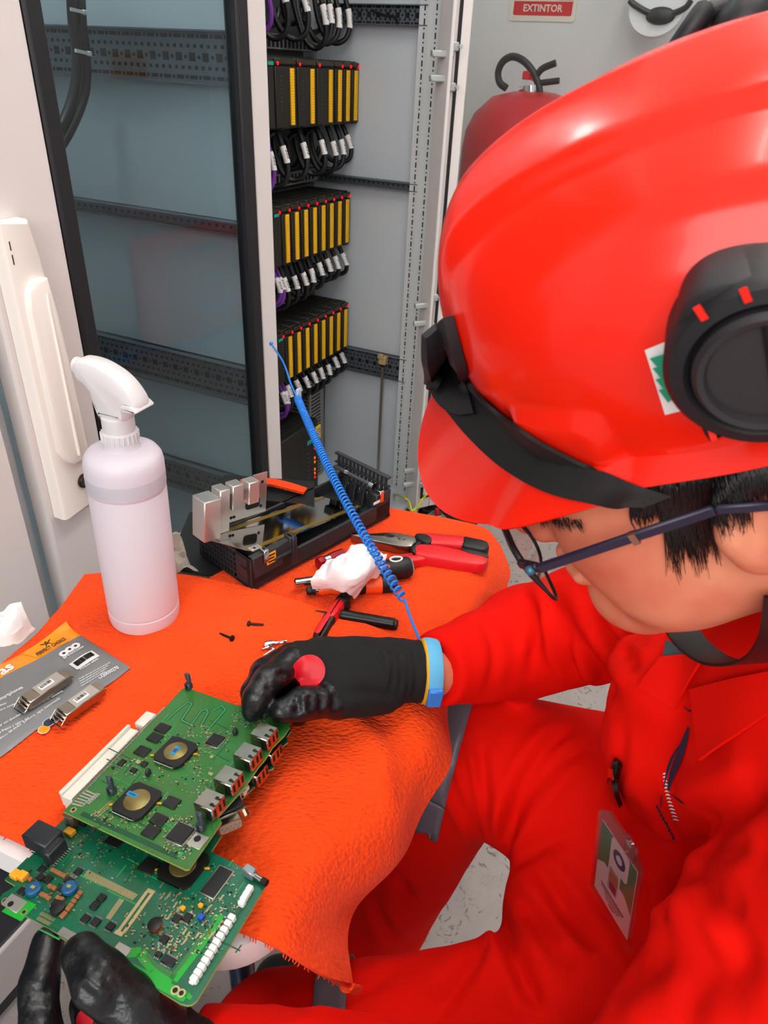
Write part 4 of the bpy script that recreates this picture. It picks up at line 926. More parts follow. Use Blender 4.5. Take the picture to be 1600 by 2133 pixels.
# ---- hand tools (z = height of the axis above the towel)
redh = mat('grip_red', '#d3141c', .42); blkh = mat('grip_black', '#121214', .5); orgh = mat('grip_orange', '#f4501a', .45); pst = mat('plier_steel', '#9b968e', .25, metal=1.)
TW = TZ + .0035
def outline(pts, F_, z): return [tuple(app(inv(F_), onZ(x, y, z))[0][:2]) for x, y in pts]
def slab_shape(F_, pts, z, h, mats, parent, name, bv=.003):
    P = outline(pts, F_, TZ + z); S = spline([(p[0], p[1], 0) for p in P], len(P) * 4, True)[:, :2]
    b = MB(); bevprism(b, S, h, bv, tr(0, 0, z - h * .5 - .0)); return b.build(name, mats, parent)
def flat(F_, pts, z, h, m_, parent, name, bv=.0008, smooth=True):
    P = outline(pts, F_, TZ + z + h); S = spline([(p[0], p[1], 0) for p in P], len(P) * 5, True)[:, :2] if smooth else np.array(P)
    b = MB(); bevprism(b, S, h, bv, tr(0, 0, z)); return b.build(name, m_, parent)
o_ = onZ(840, 1120, TZ); FPn = fr(o_, onZ(1000, 1140, TZ) - o_, z=Z)
pn = thing('needle_nose_pliers', 'long nose pliers with red and black handles lying on the rear towel', 'pliers', FPn)
flat(FPn, [(731, 1111), (770, 1110), (822, 1108), (862, 1116), (868, 1124), (862, 1136), (830, 1136), (785, 1127), (752, 1118)], .0045, .011, pst, pn, 'jaws', .002)
b = MB(); c_ = app(inv(FPn), onZ(838, 1119, TZ + .016))[0]; b.lathe([(.0052, .0155), (.0052, .0166), (.0035, .0168)], 20, 0, tr(c_[0], c_[1], 0)); c_ = app(inv(FPn), onZ(812, 1115, TZ + .016))[0]; b.prism([(c_[0] + .006 * math.cos(a), c_[1] + .0035 * math.sin(a)) for a in np.linspace(0, 2 * pi, 20)[:-1]], .0154, .0158, 1); b.build('pivot', [pst, ink], pn)
flat(FPn, [(869, 1112), (882, 1106), (920, 1109), (962, 1113), (975, 1118), (972, 1134), (930, 1132), (890, 1130), (876, 1124)], .004, .013, redh, pn, 'upper_handle', .005)
flat(FPn, [(864, 1112), (874, 1108), (893, 1112), (902, 1122), (894, 1130), (876, 1124)], .0038, .0145, blkh, pn, 'handle_guard', .004)
flat(FPn, [(964, 1115), (990, 1118), (1014, 1124), (1020, 1134), (1010, 1144), (985, 1140), (962, 1133)], .0038, .0140, blkh, pn, 'handle_pad', .005)
flat(FPn, [(858, 1136), (874, 1130), (915, 1133), (965, 1143), (1008, 1152), (1019, 1162), (1008, 1174), (970, 1171), (920, 1163), (880, 1156), (862, 1150)], .004, .013, redh, pn, 'lower_handle', .005)
flat(FPn, [(856, 1134), (866, 1126), (880, 1128), (868, 1138), (866, 1150), (860, 1148)], .0038, .0145, blkh, pn, 'handle_guard', .004)
flat(FPn, [(962, 1142), (990, 1146), (1012, 1152), (1018, 1160), (1000, 1156), (975, 1150)], .0165, .0012, blkh, pn, 'handle_inlay', .0005)
def driver(p0, p1, zc, segs, label, cat='screwdriver', name='screwdriver', extra=None):
    a, c_ = onZ(*p0, TZ + zc), onZ(*p1, TZ + zc); L = np.linalg.norm(c_ - a); F_ = fr(a, c_ - a, z=Z); t = thing(name, label, cat, F_); M = ry(pi / 2)
    for (nm, m_, prof, n) in segs:
        b = MB(); b.lathe([(r_, s * L) for (r_, s) in prof], n, 0, M); b.build(nm, m_, t)
    return t, L, F_
t, L, F_ = driver((613, 1215), (858, 1180), .014, [('socket_shaft', chrome, [(.0030, 0), (.0050, .01), (.0050, .30), (.003, .31)], 20), ('handle', blkh, [(.005, .30), (.0085, .34), (.0100, .5), (.0092, .66), (.0115, .78), (.0125, .9), (.0122, .96), (.0095, .995)], 24), ('end_cap', mat('cap_grey', '#8d8d8b', .4), [(.0100, .985), (.0105, .992), (.0075, 1.003)], 24)], 'thick black screwdriver with orange inlay and ring hole, chrome socket shaft')
b = MB(); b.tube([(L * .86 + .0068 * math.cos(a), .002 + .0045 * math.sin(a), .0123 - .0006 * abs(math.sin(a))) for a in np.linspace(0, 2 * pi, 20)[:-1]], .0012, 0, 6, closed=True); b.build('hang_ring', white, t)
b = MB(); b.sphere((L * .72, -.004, .0078), (.013, .0052, .0035), 0, None, 10); b.build('grip_inlay', orgh, t)
t, L, F_ = driver((638, 1231), (827, 1214), .011, [('bit_holder', blkh, [(.003, 0), (.0048, .01), (.0050, .05), (.0044, .055), (.0044, .07), (.005, .075), (.005, .10)], 20), ('ring', chrome, [(.0052, .10), (.0052, .125)], 20), ('collar', orgh, [(.0046, .125), (.0060, .16), (.0055, .26), (.0075, .34), (.0085, .42)], 20), ('grip', blkh, [(.0086, .42), (.0095, .5), (.0092, .62), (.0085, .64)], 20), ('handle', orgh, [(.0086, .64), (.0094, .72), (.0100, .82)], 20), ('end_cap', blkh, [(.0102, .82), (.0104, .94), (.0090, .99)], 20)], 'orange and black bit screwdriver sticking out under the white wipe')
rt = mat('handle_clear_red', '#a30f1a', .15, trans=.25)
t, L, F_ = driver((661, 1176), (772, 1131), .009, [('handle', rt, [(.0052, 0), (.0075, .02), (.0078, .10), (.0070, .13)], 8), ('ring', chrome, [(.0064, .13), (.0064, .22)], 18), ('neck', rt, [(.0066, .22), (.0072, .3), (.0070, .48), (.004, .5)], 8), ('shaft', pst, [(.0013, .5), (.0013, 1.0)], 10)], 'small screwdriver with translucent red handle beside the white wipe')
t, L, F_ = driver((657, 1272), (829, 1302), .0075, [('tip', blkh, [(.0006, 0), (.0012, .12), (.0013, .28)], 10), ('neck', blkh, [(.0013, .28), (.0035, .29), (.0058, .31), (.0062, .33)], 20), ('barrel', mat('barrel_black', '#0e0e10', .3), [(.0062, .33), (.0064, .35), (.0064, .95), (.0056, .96)], 22), ('end_cap', blkh, [(.0054, .96), (.0054, .99), (.003, 1.0)], 18)], 'thin black pen-shaped tool lying on the towel near the gloved hand', 'hand tool', 'pen_tool')
FC1 = fr(onZ(690, 1275, TZ), onZ(725, 1235, TZ) - onZ(655, 1318, TZ), z=Z)
ct = thing('cutter', 'red and black handle of a cutter sticking out under the white wipe', 'cutter', FC1)
flat(FC1, [(652, 1316), (664, 1294), (678, 1272), (700, 1276), (690, 1296), (676, 1320), (664, 1330)], .0055, .011, blkh, ct, 'rear_grip', .004)
flat(FC1, [(655, 1312), (668, 1292), (680, 1278), (688, 1281), (678, 1298), (664, 1318)], .0163, .001, redh, ct, 'grip_inlay', .0004)
flat(FC1, [(678, 1274), (690, 1256), (706, 1240), (720, 1246), (712, 1262), (698, 1280), (686, 1283)], .0055, .0125, redh, ct, 'handle', .005)
flat(FC1, [(698, 1242), (712, 1230), (728, 1234), (730, 1246), (720, 1252), (706, 1248)], .0055, .0135, blkh, ct, 'blade_holder', .005)
FC2 = fr(onZ(850, 1163, TZ), onZ(905, 1150, TZ) - onZ(790, 1170, TZ), z=Z)
wc = thing('crimping_tool', 'slim red handle with a brass tip sticking out beneath the pliers', 'hand tool', FC2)
flat(FC2, [(800, 1160), (860, 1148), (896, 1146), (904, 1152), (896, 1160), (862, 1168), (805, 1176)], .004, .010, redh, wc, 'handle', .004)
b = MB(); q = app(inv(FC2), onZ(899, 1152, TZ + .0145))[0]; b.sphere((q[0], q[1], .0145), .0025, 0, None, 8); b.build('brass_tip', mat('brass', '#b08a4a', .3, metal=1.), wc)

# ---- loose screws
dks = mat('screw_black', '#1c1410', .35, metal=.5)
def screw(p0, p1, rh, rs, z, m_, label, name='screw', thread=True, hex_=False):
    a, c_ = onZ(*p0, TZ + z), onZ(*p1, TZ + z); L = np.linalg.norm(c_ - a); F_ = fr(a, c_ - a, z=Z); t = thing(name, label, 'screw', F_, 'loose screws on the towel')
    b = MB(); b.lathe([(rh * .6, 0), (rh, rh * .35), (rh, rh * .9)], 6 if hex_ else 16, 0, ry(pi / 2), smooth=not hex_); b.build('head', m_, t)
    b = MB(); pr = []
    n = max(6, int(L / .0011))
    for k in range(n): x = rh * .9 + (L - rh * .9) * k / (n - 1); pr.append((rs * ((1.0 if k % 2 else .78) if thread else 1.), x))
    b.lathe(pr, 12, 0, ry(pi / 2)); b.build('shank', m_, t); return t
screw((515, 1299), (549, 1301), .0030, .0013, .0085, dks, 'black screw lying level on the towel, right of the bottle')
screw((487, 1331), (458, 1320), .0032, .0014, .0085, dks, 'black screw with its head toward the hand, nearer the camera')
screw((571, 1352), (549, 1366), .0030, .0014, .0085, chrome, 'small bright screw lying behind the fingers, leftmost silver one')
screw((562, 1348), (546, 1352), .0024, .0012, .0085, chrome, 'small bright screw pointing left, touching the other silver screw')
screw((593, 1346), (603, 1355), .0034, .0016, .0085, chrome, 'bright screw with washer close to the glove', hex_=True)
screw((609, 1339), (624, 1346), .0022, .0011, .0085, chrome, 'small bright screw half hidden by the glove, rightmost silver one')
t, L, F_ = driver((551, 1344), (597, 1335), .0085, [('socket', chrome, [(.0032, 0), (.0036, .06), (.0036, .42), (.002, .46)], 12), ('stem', chrome, [(.0016, .46), (.0016, .9), (.001, 1.0)], 8)], 'little chrome bit adapter among the loose screws behind the glove', 'bit adapter', 'bit_adapter')
# things under the table
FU = UVF @ tr(.07, .36, 0)
cs = thing('tool_case', 'black tool case on the floor under the white table', 'tool case', FU)
b = MB(FU); cbox(b, (-.06, .25, .0), (.19, .47, .22), 0, .015); cbox(b, (-.06, .25, .225), (.19, .47, .27), 0, .012); b.build('case_body', mat('case_black', '#0c0d10', .3), cs)
b = MB(FU); cbox(b, (-.05, .26, .268), (.10, .46, .276), 0, .004); b.build('case_lid', mat('case_grey', '#4a5260', .4), cs)
# ================================================================== circuit boards (held together by both gloved hands)
EY = np.array([.363, .93, -.046]); EY /= np.linalg.norm(EY)
EX = np.array([.9027, -.4149, .1137]); EX -= EX @ EY * EY; EX /= np.linalg.norm(EX); EN = np.cross(EX, EY)
PB0 = onZ(370, 1620, .704); FU1 = fr(PB0, EX, z=EN); PB1 = PB0 - EN * .020; FL1 = fr(PB1, EX, z=EN)
def ub(x, y, h=0.): return app(inv(FU1), onP(x, y, PB0 + EN * h, EN))[0]
def lb(x, y, h=0.): return app(inv(FL1), onP(x, y, PB1 + EN * h, EN))[0]
def pcb(name, hexc, hex2, edge=False):
    M = mat(name, hexc, .28, spec=.5, coat=.3); nt = M.node_tree; b = nt.nodes['Principled BSDF']; tc = nt.nodes.new('ShaderNodeTexCoord')
    n = nt.nodes.new('ShaderNodeTexNoise'); n.inputs['Scale'].default_value = 45; n.inputs['Detail'].default_value = 6
    v = nt.nodes.new('ShaderNodeTexVoronoi'); v.inputs['Scale'].default_value = 420; v.feature = 'F1'
    r_ = nt.nodes.new('ShaderNodeValToRGB'); r_.color_ramp.elements[0].position = .42; r_.color_ramp.elements[1].position = .58; r_.color_ramp.elements[0].color = lin(hexc); r_.color_ramp.elements[1].color = lin(hex2)
    r2 = nt.nodes.new('ShaderNodeValToRGB'); r2.color_ramp.elements[0].position = .10; r2.color_ramp.elements[1].position = .14; r2.color_ramp.elements[0].color = (1, 1, 1, 1); r2.color_ramp.elements[1].color = (0, 0, 0, 1)
    mx = nt.nodes.new('ShaderNodeMix'); mx.data_type = 'RGBA'; mx.inputs[7].default_value = lin('#7fa070')
    m2 = nt.nodes.new('ShaderNodeMath'); m2.operation = 'MULTIPLY'; m2.inputs[1].default_value = .45
    for q in (n, v): nt.links.new(tc.outputs['Object'], q.inputs['Vector'])
    nt.links.new(n.outputs[0], r_.inputs[0]); nt.links.new(v.outputs[0], r2.inputs[0]); nt.links.new(r2.outputs[0], m2.inputs[0]); nt.links.new(m2.outputs[0], mx.inputs[0]); nt.links.new(r_.outputs[0], mx.inputs[6]); nt.links.new(mx.outputs[2], b.inputs['Base Color']); return M
pcbU = pcb('solder_mask_upper', '#256b2c', '#2f6426'); pcbL = pcb('solder_mask_lower', '#0a5638', '#0d5f44'); edgem = mat('board_edge', '#8f9a4a', .5)
trc = mat('copper_under_mask', '#12472a', .3); trcL = mat('copper_under_mask_light', '#2f8a4c', .3); brt = mat('bright_mask', '#1d9a2e', .28); dkt = mat('dark_mask', '#3a6a3a', .3)
goldp = mat('pad_gold', '#cdb888', .3, metal=.8); tin = mat('pad_tin', '#b9b9b0', .3, metal=.8); chipm = mat('chip_black', '#141414', .45); chipe = mat('chip_lead', '#a9a9a4', .3, metal=.9)
disc = mat('lid_bronze', '#93824e', .28, metal=.7); bluel = mat('blue_sticker', '#1583b8', .5); mlcc = mat('capacitor_brown', '#8a5a32', .4); tant = mat('capacitor_amber', '#e8a022', .4); nick = mat('nickel_shell', '#aea698', .22, metal=1., bump=(60, .04, 'noise', .002)); dgr = mat('clip_grey', '#37404a', .45); cblk = mat('connector_black', '#23262a', .4); conw = mat('connector_ivory', '#dcd8cc', .45); bluei = mat('inductor_blue', '#17507a', .35)
BT = .0016
def board(F_, px, fn, name, label, mm):
    t = thing(name, label, 'circuit board', F_); P = np.array([fn(x, y)[:2] for x, y in px]); b = MB()
    a = np.sum(P[:, 0] * np.roll(P[:, 1], -1) - np.roll(P[:, 0], -1) * P[:, 1]); P = P if a > 0 else P[::-1]; n = len(P)
    v = [(*p, -BT) for p in P] + [(*p, 0) for p in P]
    from mathutils.geometry import tessellate_polygon
    tri = tessellate_polygon([[Vector((*p, 0)) for p in P]])
    b.add(v, [(i, (i + 1) % n, n + (i + 1) % n, n + i) for i in range(n)], 1)
    top = []; 
    for q in tri:
        A_, B_, C_ = P[q[0]], P[q[1]], P[q[2]]; cr = (B_[0] - A_[0]) * (C_[1] - A_[1]) - (B_[1] - A_[1]) * (C_[0] - A_[0]); q = list(q) if cr > 0 else list(q)[::-1]; top.append(q)
    b.add([(*p, 0) for p in P], top, 0); b.add([(*p, -BT) for p in P], [q[::-1] for q in top], 0)
    return t, b, P
# ---- lower board first
LPX = [(0, 1870), (2, 1880), (120, 1944), (122, 1950), (216, 1998), (222, 1992), (247, 2016), (258, 2005), (270, 2004), (277, 2012), (272, 2026), (375, 2090), (390, 2094), (400, 2092), (410, 2084), (560, 1834), (440, 1774), (500, 1680), (498, 1670), (540, 1628), (545, 1610), (570, 1600), (575, 1565), (600, 1545), (597, 1535), (607, 1522), (560, 1470), (380, 1470), (110, 1728), (112, 1738), (60, 1787), (57, 1786), (10, 1832), (32, 1845), (5, 1862)]
lw, b, LP = board(FL1, LPX, lb, 'lower_circuit_board', 'larger dark green circuit board held beneath the other board', pcbL)
lw.name = 'circuit_board'
def strip(mb, fn, pts, w, mi, off=.00008, cl=False):
    Q = [fn(x, y) for x, y in pts]
    for a, c in zip(Q[:-1], Q[1:]): mb.bar((a[0], a[1], off), (c[0], c[1], off), w, .00012, mi)
def poly(mb, fn, pts, mi, off=.0001):
    P = [fn(x, y)[:2] for x, y in pts]; mb.prism(P, 0, off, mi)
# copper areas and print
for pts in ([(470, 1900), (484, 1908), (380, 2052), (340, 2048), (270, 2000), (285, 1975), (320, 1978), (362, 2030)],):
    pass
strip(b, lb, [(456, 1906), (450, 1925), (360, 2042), (320, 2018), (292, 1984), (268, 1985)], .0062, 2, .0001)
strip(b, lb, [(449, 1914), (436, 1936), (358, 2034), (330, 2016), (306, 1990)], .0022, 3, .0002)
strip(b, lb, [(240, 2000), (388, 2078), (395, 2070)], .0055, 2, .00012); strip(b, lb, [(20, 1882), (60, 1902)], .012, 2, .0001)
for k in range(26): x, y = rnd.uniform(60, 500), rnd.uniform(1760, 2000); l = rnd.uniform(20, 70); d = rnd.choice(((1, .5), (.62, -.78))); strip(b, lb, [(x, y), (x + d[0] * l, y + d[1] * l)], .0009, rnd.choice((4, 5)), .00005)
b.build('board', [pcbL, edgem, brt, dkt, trc, trcL], lw)
def chip(F_fn, parent, px, sx, sy, h=.0012, m_=None, ang=0., leads=0, name='chip', lead_side='y', border=None, lean=0.):
    q = F_fn(*px); M = tr(q[0], q[1], 0) @ rz(math.radians(ang)); b = MB()
    b.box((0, 0, h / 2 + .0002), (sx, sy, h), 0, min(.0003, h * .2), M)
    if border: b.box((0, 0, .0004), (sx + border, sy + border, .0008), 1, .0002, M)
    for k in range(leads):
        t = (k + .5) / leads - .5
        for s in (-1, 1):
            if lead_side in ('y', 'b'): b.box((t * sx * .95, s * (sy / 2 + .0006), .0003), (sx / leads * .5, .0014, .0005), 1, 0, M)
            if lead_side in ('x', 'b'): b.box((s * (sx / 2 + .0006), t * sy * .95, .0003), (.0014, sy / leads * .5, .0005), 1, 0, M)
    b.build(name, [m_ or chipm, chipe], parent)
LA = -3.5
def bga(fn, parent, px, s, dr, sticker=None, name='processor'):
    q = fn(*px); M = tr(q[0], q[1], 0) @ rz(math.radians(LA)); b = MB(); c = s * .12
    P = [(-s / 2 + c, -s / 2), (s / 2 - c, -s / 2), (s / 2, -s / 2 + c), (s / 2, s / 2 - c), (s / 2 - c, s / 2), (-s / 2 + c, s / 2), (-s / 2, s / 2 - c), (-s / 2, -s / 2 + c)]
    b.prism(P, .0003, .0030, 0, M); b.lathe([(dr, .0030), (dr, .0036), (dr - .0003, .0038)], 36, 1, M)
    b.bar(app(M, (-s * .36, -s * .54, .002))[0], app(M, (s * .30, -s * .54, .002))[0], .0006, .0006, 2); b.bar(app(M, (s * .30, -s * .54, .002))[0], app(M, (s * .46, -s * .40, .002))[0], .0006, .0006, 2)
    for (x, y) in ((-s * .58, -s * .36), (s * .56, s * .2)): b.bar(app(M, (x - .002, y, .0006))[0], app(M, (x + .002, y + .0004, .0018))[0], .0014, .0006, 3)
    if sticker: b.box((sticker[0], sticker[1], .0039), (sticker[2], sticker[3], .0002), 4, 0, M); b.box((sticker[0], sticker[1], .00405), (sticker[2] * .7, sticker[3] * .35, .0001), 5, 0, M)
    b.build(name, [chipm, disc, chrome, tant, bluel, mat('sticker_ink', '#0d4a70', .5)], parent)
def rj(fn, parent, px, h0=0., name='network_jack', w=.0160, d=.0150, h=.0120):
    q = fn(*px); M = tr(q[0], q[1], h0) @ rz(math.radians(LA)); b = MB()
    b.box((0, 0, h / 2), (w, d, h), 0, .0008, M); b.box((w * .02, 0, h + .0001), (w * .96, d * .9, .0003), 0, 0, M)
    for y in (-.22, .18): b.box((w * .36, d * y, h + .0003), (w * .26, .0022, .0004), 1, 0, M); b.box((w * .44, d * (y + .06), h + .0004), (w * .1, .0014, .0005), 0, 0, M)
    for y in (-.3, .05, .34): b.box((w / 2 + .0001, d * y, h * .55), (.0004, .0018, h * .5), 1, 0, M)
    for x in (.16, .36): b.box((w * x, -d / 2 - .0001, h * .5), (.0022, .0004, h * .55), 1, 0, M)
    b.box((-w * .12, -d / 2 - .0002, h * .45), (w * .55, .0003, h * .6), 0, 0, M); b.build(name, [nick, ink], parent)
# components of the lower board
q = lb(98, 1769); M = tr(q[0], q[1], 0) @ rz(math.radians(LA)); b = MB(); b.box((-.003, .002, .0065), (.0240, .0150, .013), 0, .001, M); b.box((.0105, -.001, .0055), (.008, .0150, .011), 0, .001, M); b.box((.0105, -.001, .0112), (.0045, .012, .0006), 0, .0002, M)
for k in range(9): b.box((.0155, -.0075 + k * .0017, .001), (.0025, .0007, .0006), 1, 0, M)
b.build('power_connector', [cblk, tin], lw)
def capblock(px, sx, sy, h, m_, name='capacitor', ang=LA): chip(lb, lw, px, sx, sy, h, m_, ang, name=name)
capblock((35, 1826), .0062, .0056, .0038, tant); capblock((49, 1829), .0062, .0056, .0038, tant); capblock((147, 1737), .0072, .0052, .0034, tant)
for (x, y) in ((111, 1815), (119, 1819), (126, 1823), (134, 1827), (105, 1849), (114, 1853), (89, 1866), (96, 1869), (102, 1874), (168, 1863), (162, 1871), (155, 1880), (149, 1889), (143, 1897), (136, 1906), (131, 1911), (55, 1832), (64, 1834), (122, 1873), (130, 1876)): capblock((x, y), .0034, .0026, .0022, mlcc)
for (x, y) in ((72, 1857), (147, 1855)):
    q = lb(x, y); b = MB(); b.lathe([(.0040, 0), (.0050, .001), (.0050, .0036), (.0040, .0044)], 24, 0, tr(q[0], q[1], 0)); b.box((0, 0, .0046), (.003, .002, .0002), 1, 0, tr(q[0], q[1], 0)); b.build('inductor', [bluei, mat('mark_gold', '#9a8a3a', .4)], lw)
q = lb(122, 1896); b = MB(); b.lathe([(.0042, 0), (.0048, .001), (.0046, .0034), (.0022, .004)], 22, 0, tr(q[0], q[1], 0)); b.build('inductor', chipm, lw)
q = lb(325, 1932); b = MB(); b.lathe([(.0044, 0), (.0044, .0008), (.0034, .001), (.0034, .003)], 22, 0, tr(q[0], q[1], 0)); b.lathe([(.0044, .003), (.0046, .0036), (.0038, .0042)], 22, 1, tr(q[0], q[1], 0)); b.build('inductor', [mat('coil_copper', '#a5603a', .3, metal=.8), chipm], lw)
for (x, y, sx, sy, n) in ((88, 1812, .0052, .0042, 4), (85, 1829, .0050, .0042, 4), (144, 1836, .0056, .0044, 4), (164, 1817, .0050, .0046, 4), (68, 1851, .0050, .0040, 4), (47, 1858, .0056, .0046, 4), (130, 1853, .0046, .0040, 4), (116, 1883, .0052, .0040, 3), (101, 1833, .0052, .005, 0), (212, 1872, .0054, .0048, 0), (198, 1888, .0054, .0048, 0), (179, 1915, .0054, .0046, 7), (200, 1922, .0056, .0048, 7), (231, 1931, .0052, .0046, 7), (369, 1915, .0054, .0050, 8), (391, 1913, .0054, .0052, 8), (343, 1958, .0050, .0046, 8), (352, 2003, .0086, .0048, 7), (331, 1990, .004, .003, 3)): chip(lb, lw, (x, y), sx, sy, .0014, None, LA, n)
for (x, y, sx, sy, bd) in ((240, 1752, .0125, .0095, 0), (311, 1806, .0125, .0100, 0), (452, 1838, .0105, .0205, .0018)): chip(lb, lw, (x, y), sx, sy, .0012, None, LA, 0, 'memory_chip', border=bd)
bga(lb, lw, (383, 1808), .0270, .0090)
b = MB()                                                          # solder lands, header rows, fingers, fine parts
def pads(p0, p1, n, w, l, mi=0, off=.00018, mb=None):
    a, c = lb(*p0), lb(*p1); d = c - a; L = np.linalg.norm(d); M = fr((a[0], a[1], 0), d, z=(0, 0, 1))
    for k in range(n): (mb or b).box((L * (k + .5) / n, 0, off), (w, l, .0002), mi, 0, M)
pads((181, 1815), (285, 1867), 36, .0007, .0024); pads((176, 1822), (279, 1873), 36, .0007, .0024)
pads((306, 1858), (247, 1940), 34, .0009, .0022); pads((316, 1863), (258, 1943), 34, .0009, .0022)
for (x, y) in ((314, 1857), (248, 1944)): q = lb(x, y); b.box((q[0], q[1], .0002), (.006, .0026, .0002), 0, 0, None)
for k in range(4): strip(b, lb, [(221 + k * 2.6, 1913 + k * 1.0), (250 + k * 2.6, 1872 + k * 1.0)], .0006, 0, .0002)
pads((78, 1912), (105, 1926), 11, .0005, .0024); pads((84, 1902), (114, 1917), 11, .0005, .0024)
pads((125, 1938), (217, 1988), 46, .0006, .0052, 1)
b.build('solder_pads', [goldp, tin], lw)
b = MB()
smd = [(.0008, .0004), (.0010, .0005), (.0012, .0006), (.0016, .0008)]
mts = [0, 0, 1, 1, 2, 0, 3]
def scatter(fn, mb, x0, x1, y0, y1, n, inside):
    k = 0
    while k < n:
        x, y = rnd.uniform(x0, x1), rnd.uniform(y0, y1); q = fn(x, y)
        if not inside(q[0], q[1]): continue
        s = rnd.choice(smd); M = tr(q[0], q[1], .0003) @ rz(math.radians(LA + rnd.choice((0, 90)))); mb.box((0, 0, 0), (s[0], s[1], .0007), rnd.choice(mts), 0, M); k += 1
def pip(P):
    def f(x, y):
        c = False; n = len(P)
        for i in range(n):
            (x1, y1), (x2, y2) = P[i], P[(i + 1) % n]
            if (y1 > y) != (y2 > y) and x < (x2 - x1) * (y - y1) / (y2 - y1) + x1: c = not c
        return c
    return f
inL = pip(LP * .97)
for (x0, x1, y0, y1, n) in ((150, 230, 1740, 1790, 46), (60, 170, 1800, 1900, 60), (330, 470, 1860, 1990, 300), (260, 330, 1900, 1990, 40), (440, 500, 1800, 1900, 60), (180, 330, 1770, 1840, 40), (290, 380, 1960, 2010, 40)): scatter(lb, b, x0, x1, y0, y1, n, inL)
for k in range(26):                                              # rows of resistor networks
    x, y = rnd.uniform(318, 470), rnd.uniform(1850, 1990); pads((x, y), (x + 9, y - 13), 8, .0004, .0013, 0, .0004, b)
o = b.build('surface_mount_parts', [goldp, tin, chipm, mlcc], lw); o['kind'] = 'stuff'
for (x, y) in ((382, 1895), (419, 1889)): capblock((x, y), .003, .0026, .0022, tant)
chip(lb, lw, (420, 1914), .0036, .0034, .0030, mat('trimmer_blue', '#1a4fb0', .4), LA, name='trimmer')
pa, pc = np.array((484, 1917.)), np.array((406, 2045.))
for k in range(11):
    p = pa + (pc - pa) * k / 10; q = lb(*p); M = tr(q[0], q[1], 0) @ rz(math.radians(LA)); b = MB(); b.box((0, 0, .0022), (.0046, .0034, .0044), 0, .0005, M); b.box((-.001, -.0019, .001), (.003, .0008, .002), 0, .0002, M); b.build('light_guide', conw if False else mat('guide_white', '#f1f0ea', .4), lw)
for (x, y) in ((521, 1856), (515, 1866), (509, 1876), (505, 1885)): q = lb(x, y); M = tr(q[0], q[1], 0) @ rz(math.radians(LA)); b = MB(); b.box((0, 0, .002), (.0042, .0040, .004), 0, .0005, M); b.build('light_guide', MATS['guide_white'], lw)
for (x, y) in ((513, 1645), (508, 1654)): q = lb(x, y); M = tr(q[0], q[1], 0) @ rz(math.radians(LA)); b = MB(); b.box((0, 0, .002), (.0042, .0040, .004), 0, .0005, M); b.build('light_guide', MATS['guide_white'], lw)
q = lb(522, 1824); M = tr(q[0], q[1], 0) @ rz(math.radians(-12)); b = MB(); b.box((0, 0, .0035), (.0085, .0055, .007), 0, .0006, M); b.cyl(app(M, (.004, 0, .0035))[0], app(M, (.011, 0, .0035))[0], .0019, 1, 14); b.cyl(app(M, (.011, 0, .0035))[0], app(M, (.015, 0, .0035))[0], .0024, 2, 14); b.build('toggle_switch', [mat('switch_grey', '#8f979c', .3, metal=.5), chrome, chipm], lw)
for (x, y, sx, sy) in ((246, 1990, .0105, .0130), (30, 1882, .0145, .0085)):
    q = lb(x, y); M = tr(q[0], q[1], 0) @ rz(math.radians(LA)); b = MB(); b.box((0, 0, .0003), (sx, sy, .0006), 0, .0002, M); b.lathe([(.0019, .0006), (.0019, .0008)], 18, 1, M @ tr(-sx * .1, -sy * .18, 0)); b.build('grounding_plate', [mat('plate_tin', '#b3afa6', .35, metal=.7), ink], lw)
for (x, y, r_) in ((365, 2063, .0026), (378, 2069, .0024), (10, 1877, .0022), (50, 1900, .0020)): q = lb(x, y); b = MB(); b.lathe([(r_, 0), (r_, .0002)], 18, 0, tr(q[0], q[1], 0)); b.lathe([(r_ * .6, .0002), (r_ * .6, .0003)], 18, 1, tr(q[0], q[1], 0)); b.build('mounting_hole', [goldp, ink], lw)
# jacks on the lower board that peep out beneath the upper one
rj(lb, lw, (562, 1578), 0); rj(lb, lw, (532, 1622), 0)
q = lb(482, 1672); M = tr(q[0], q[1], 0) @ rz(math.radians(LA)); b = MB(); b.box((0, 0, .004), (.012, .011, .008), 0, .0006, M); b.build('ivory_connector', conw, lw)
q = lb(478, 1722); M = tr(q[0], q[1], 0) @ rz(math.radians(-40)); b = MB(); b.box((-.010, 0, .006), (.016, .026, .012), 1, .001, M); b.box((.000, 0, .006), (.0016, .030, .0125), 0, .0003, M); b.prism(rrect(.018, .0095, .003), 0, .006, 0, M @ tr(.0005, 0, .0065) @ ry(pi / 2) @ rz(pi / 2)); b.prism(rrect(.0155, .0075, .002), .006, .0063, 2, M @ tr(.0005, 0, .0065) @ ry(pi / 2) @ rz(pi / 2))
for k in range(9): b.cyl(app(M, (.0065, -.006 + (k % 5) * .003 + (0 if k < 5 else .0015), .0078 if k < 5 else .005))[0], app(M, (.0078, -.006 + (k % 5) * .003 + (0 if k < 5 else .0015), .0078 if k < 5 else .005))[0], .0005, 3, 8)
for s in (-1, 1): b.cyl(app(M, (.0008, s * .0128, .0065))[0], app(M, (.004, s * .0128, .0065))[0], .0022, 0, 6)
b.build('serial_connector', [nick, cblk, mat('insert_beige', '#8d8272', .5), chrome], lw)
q = lb(155, 1712); M = tr(q[0], q[1], 0) @ rz(math.radians(LA)); b = MB(); b.box((0, 0, .005), (.010, .008, .010), 0, .0006, M); 
for k in range(4): b.box((-.003 + k * .002, -.0042, .005), (.0012, .0006, .008), 1, 0, M)
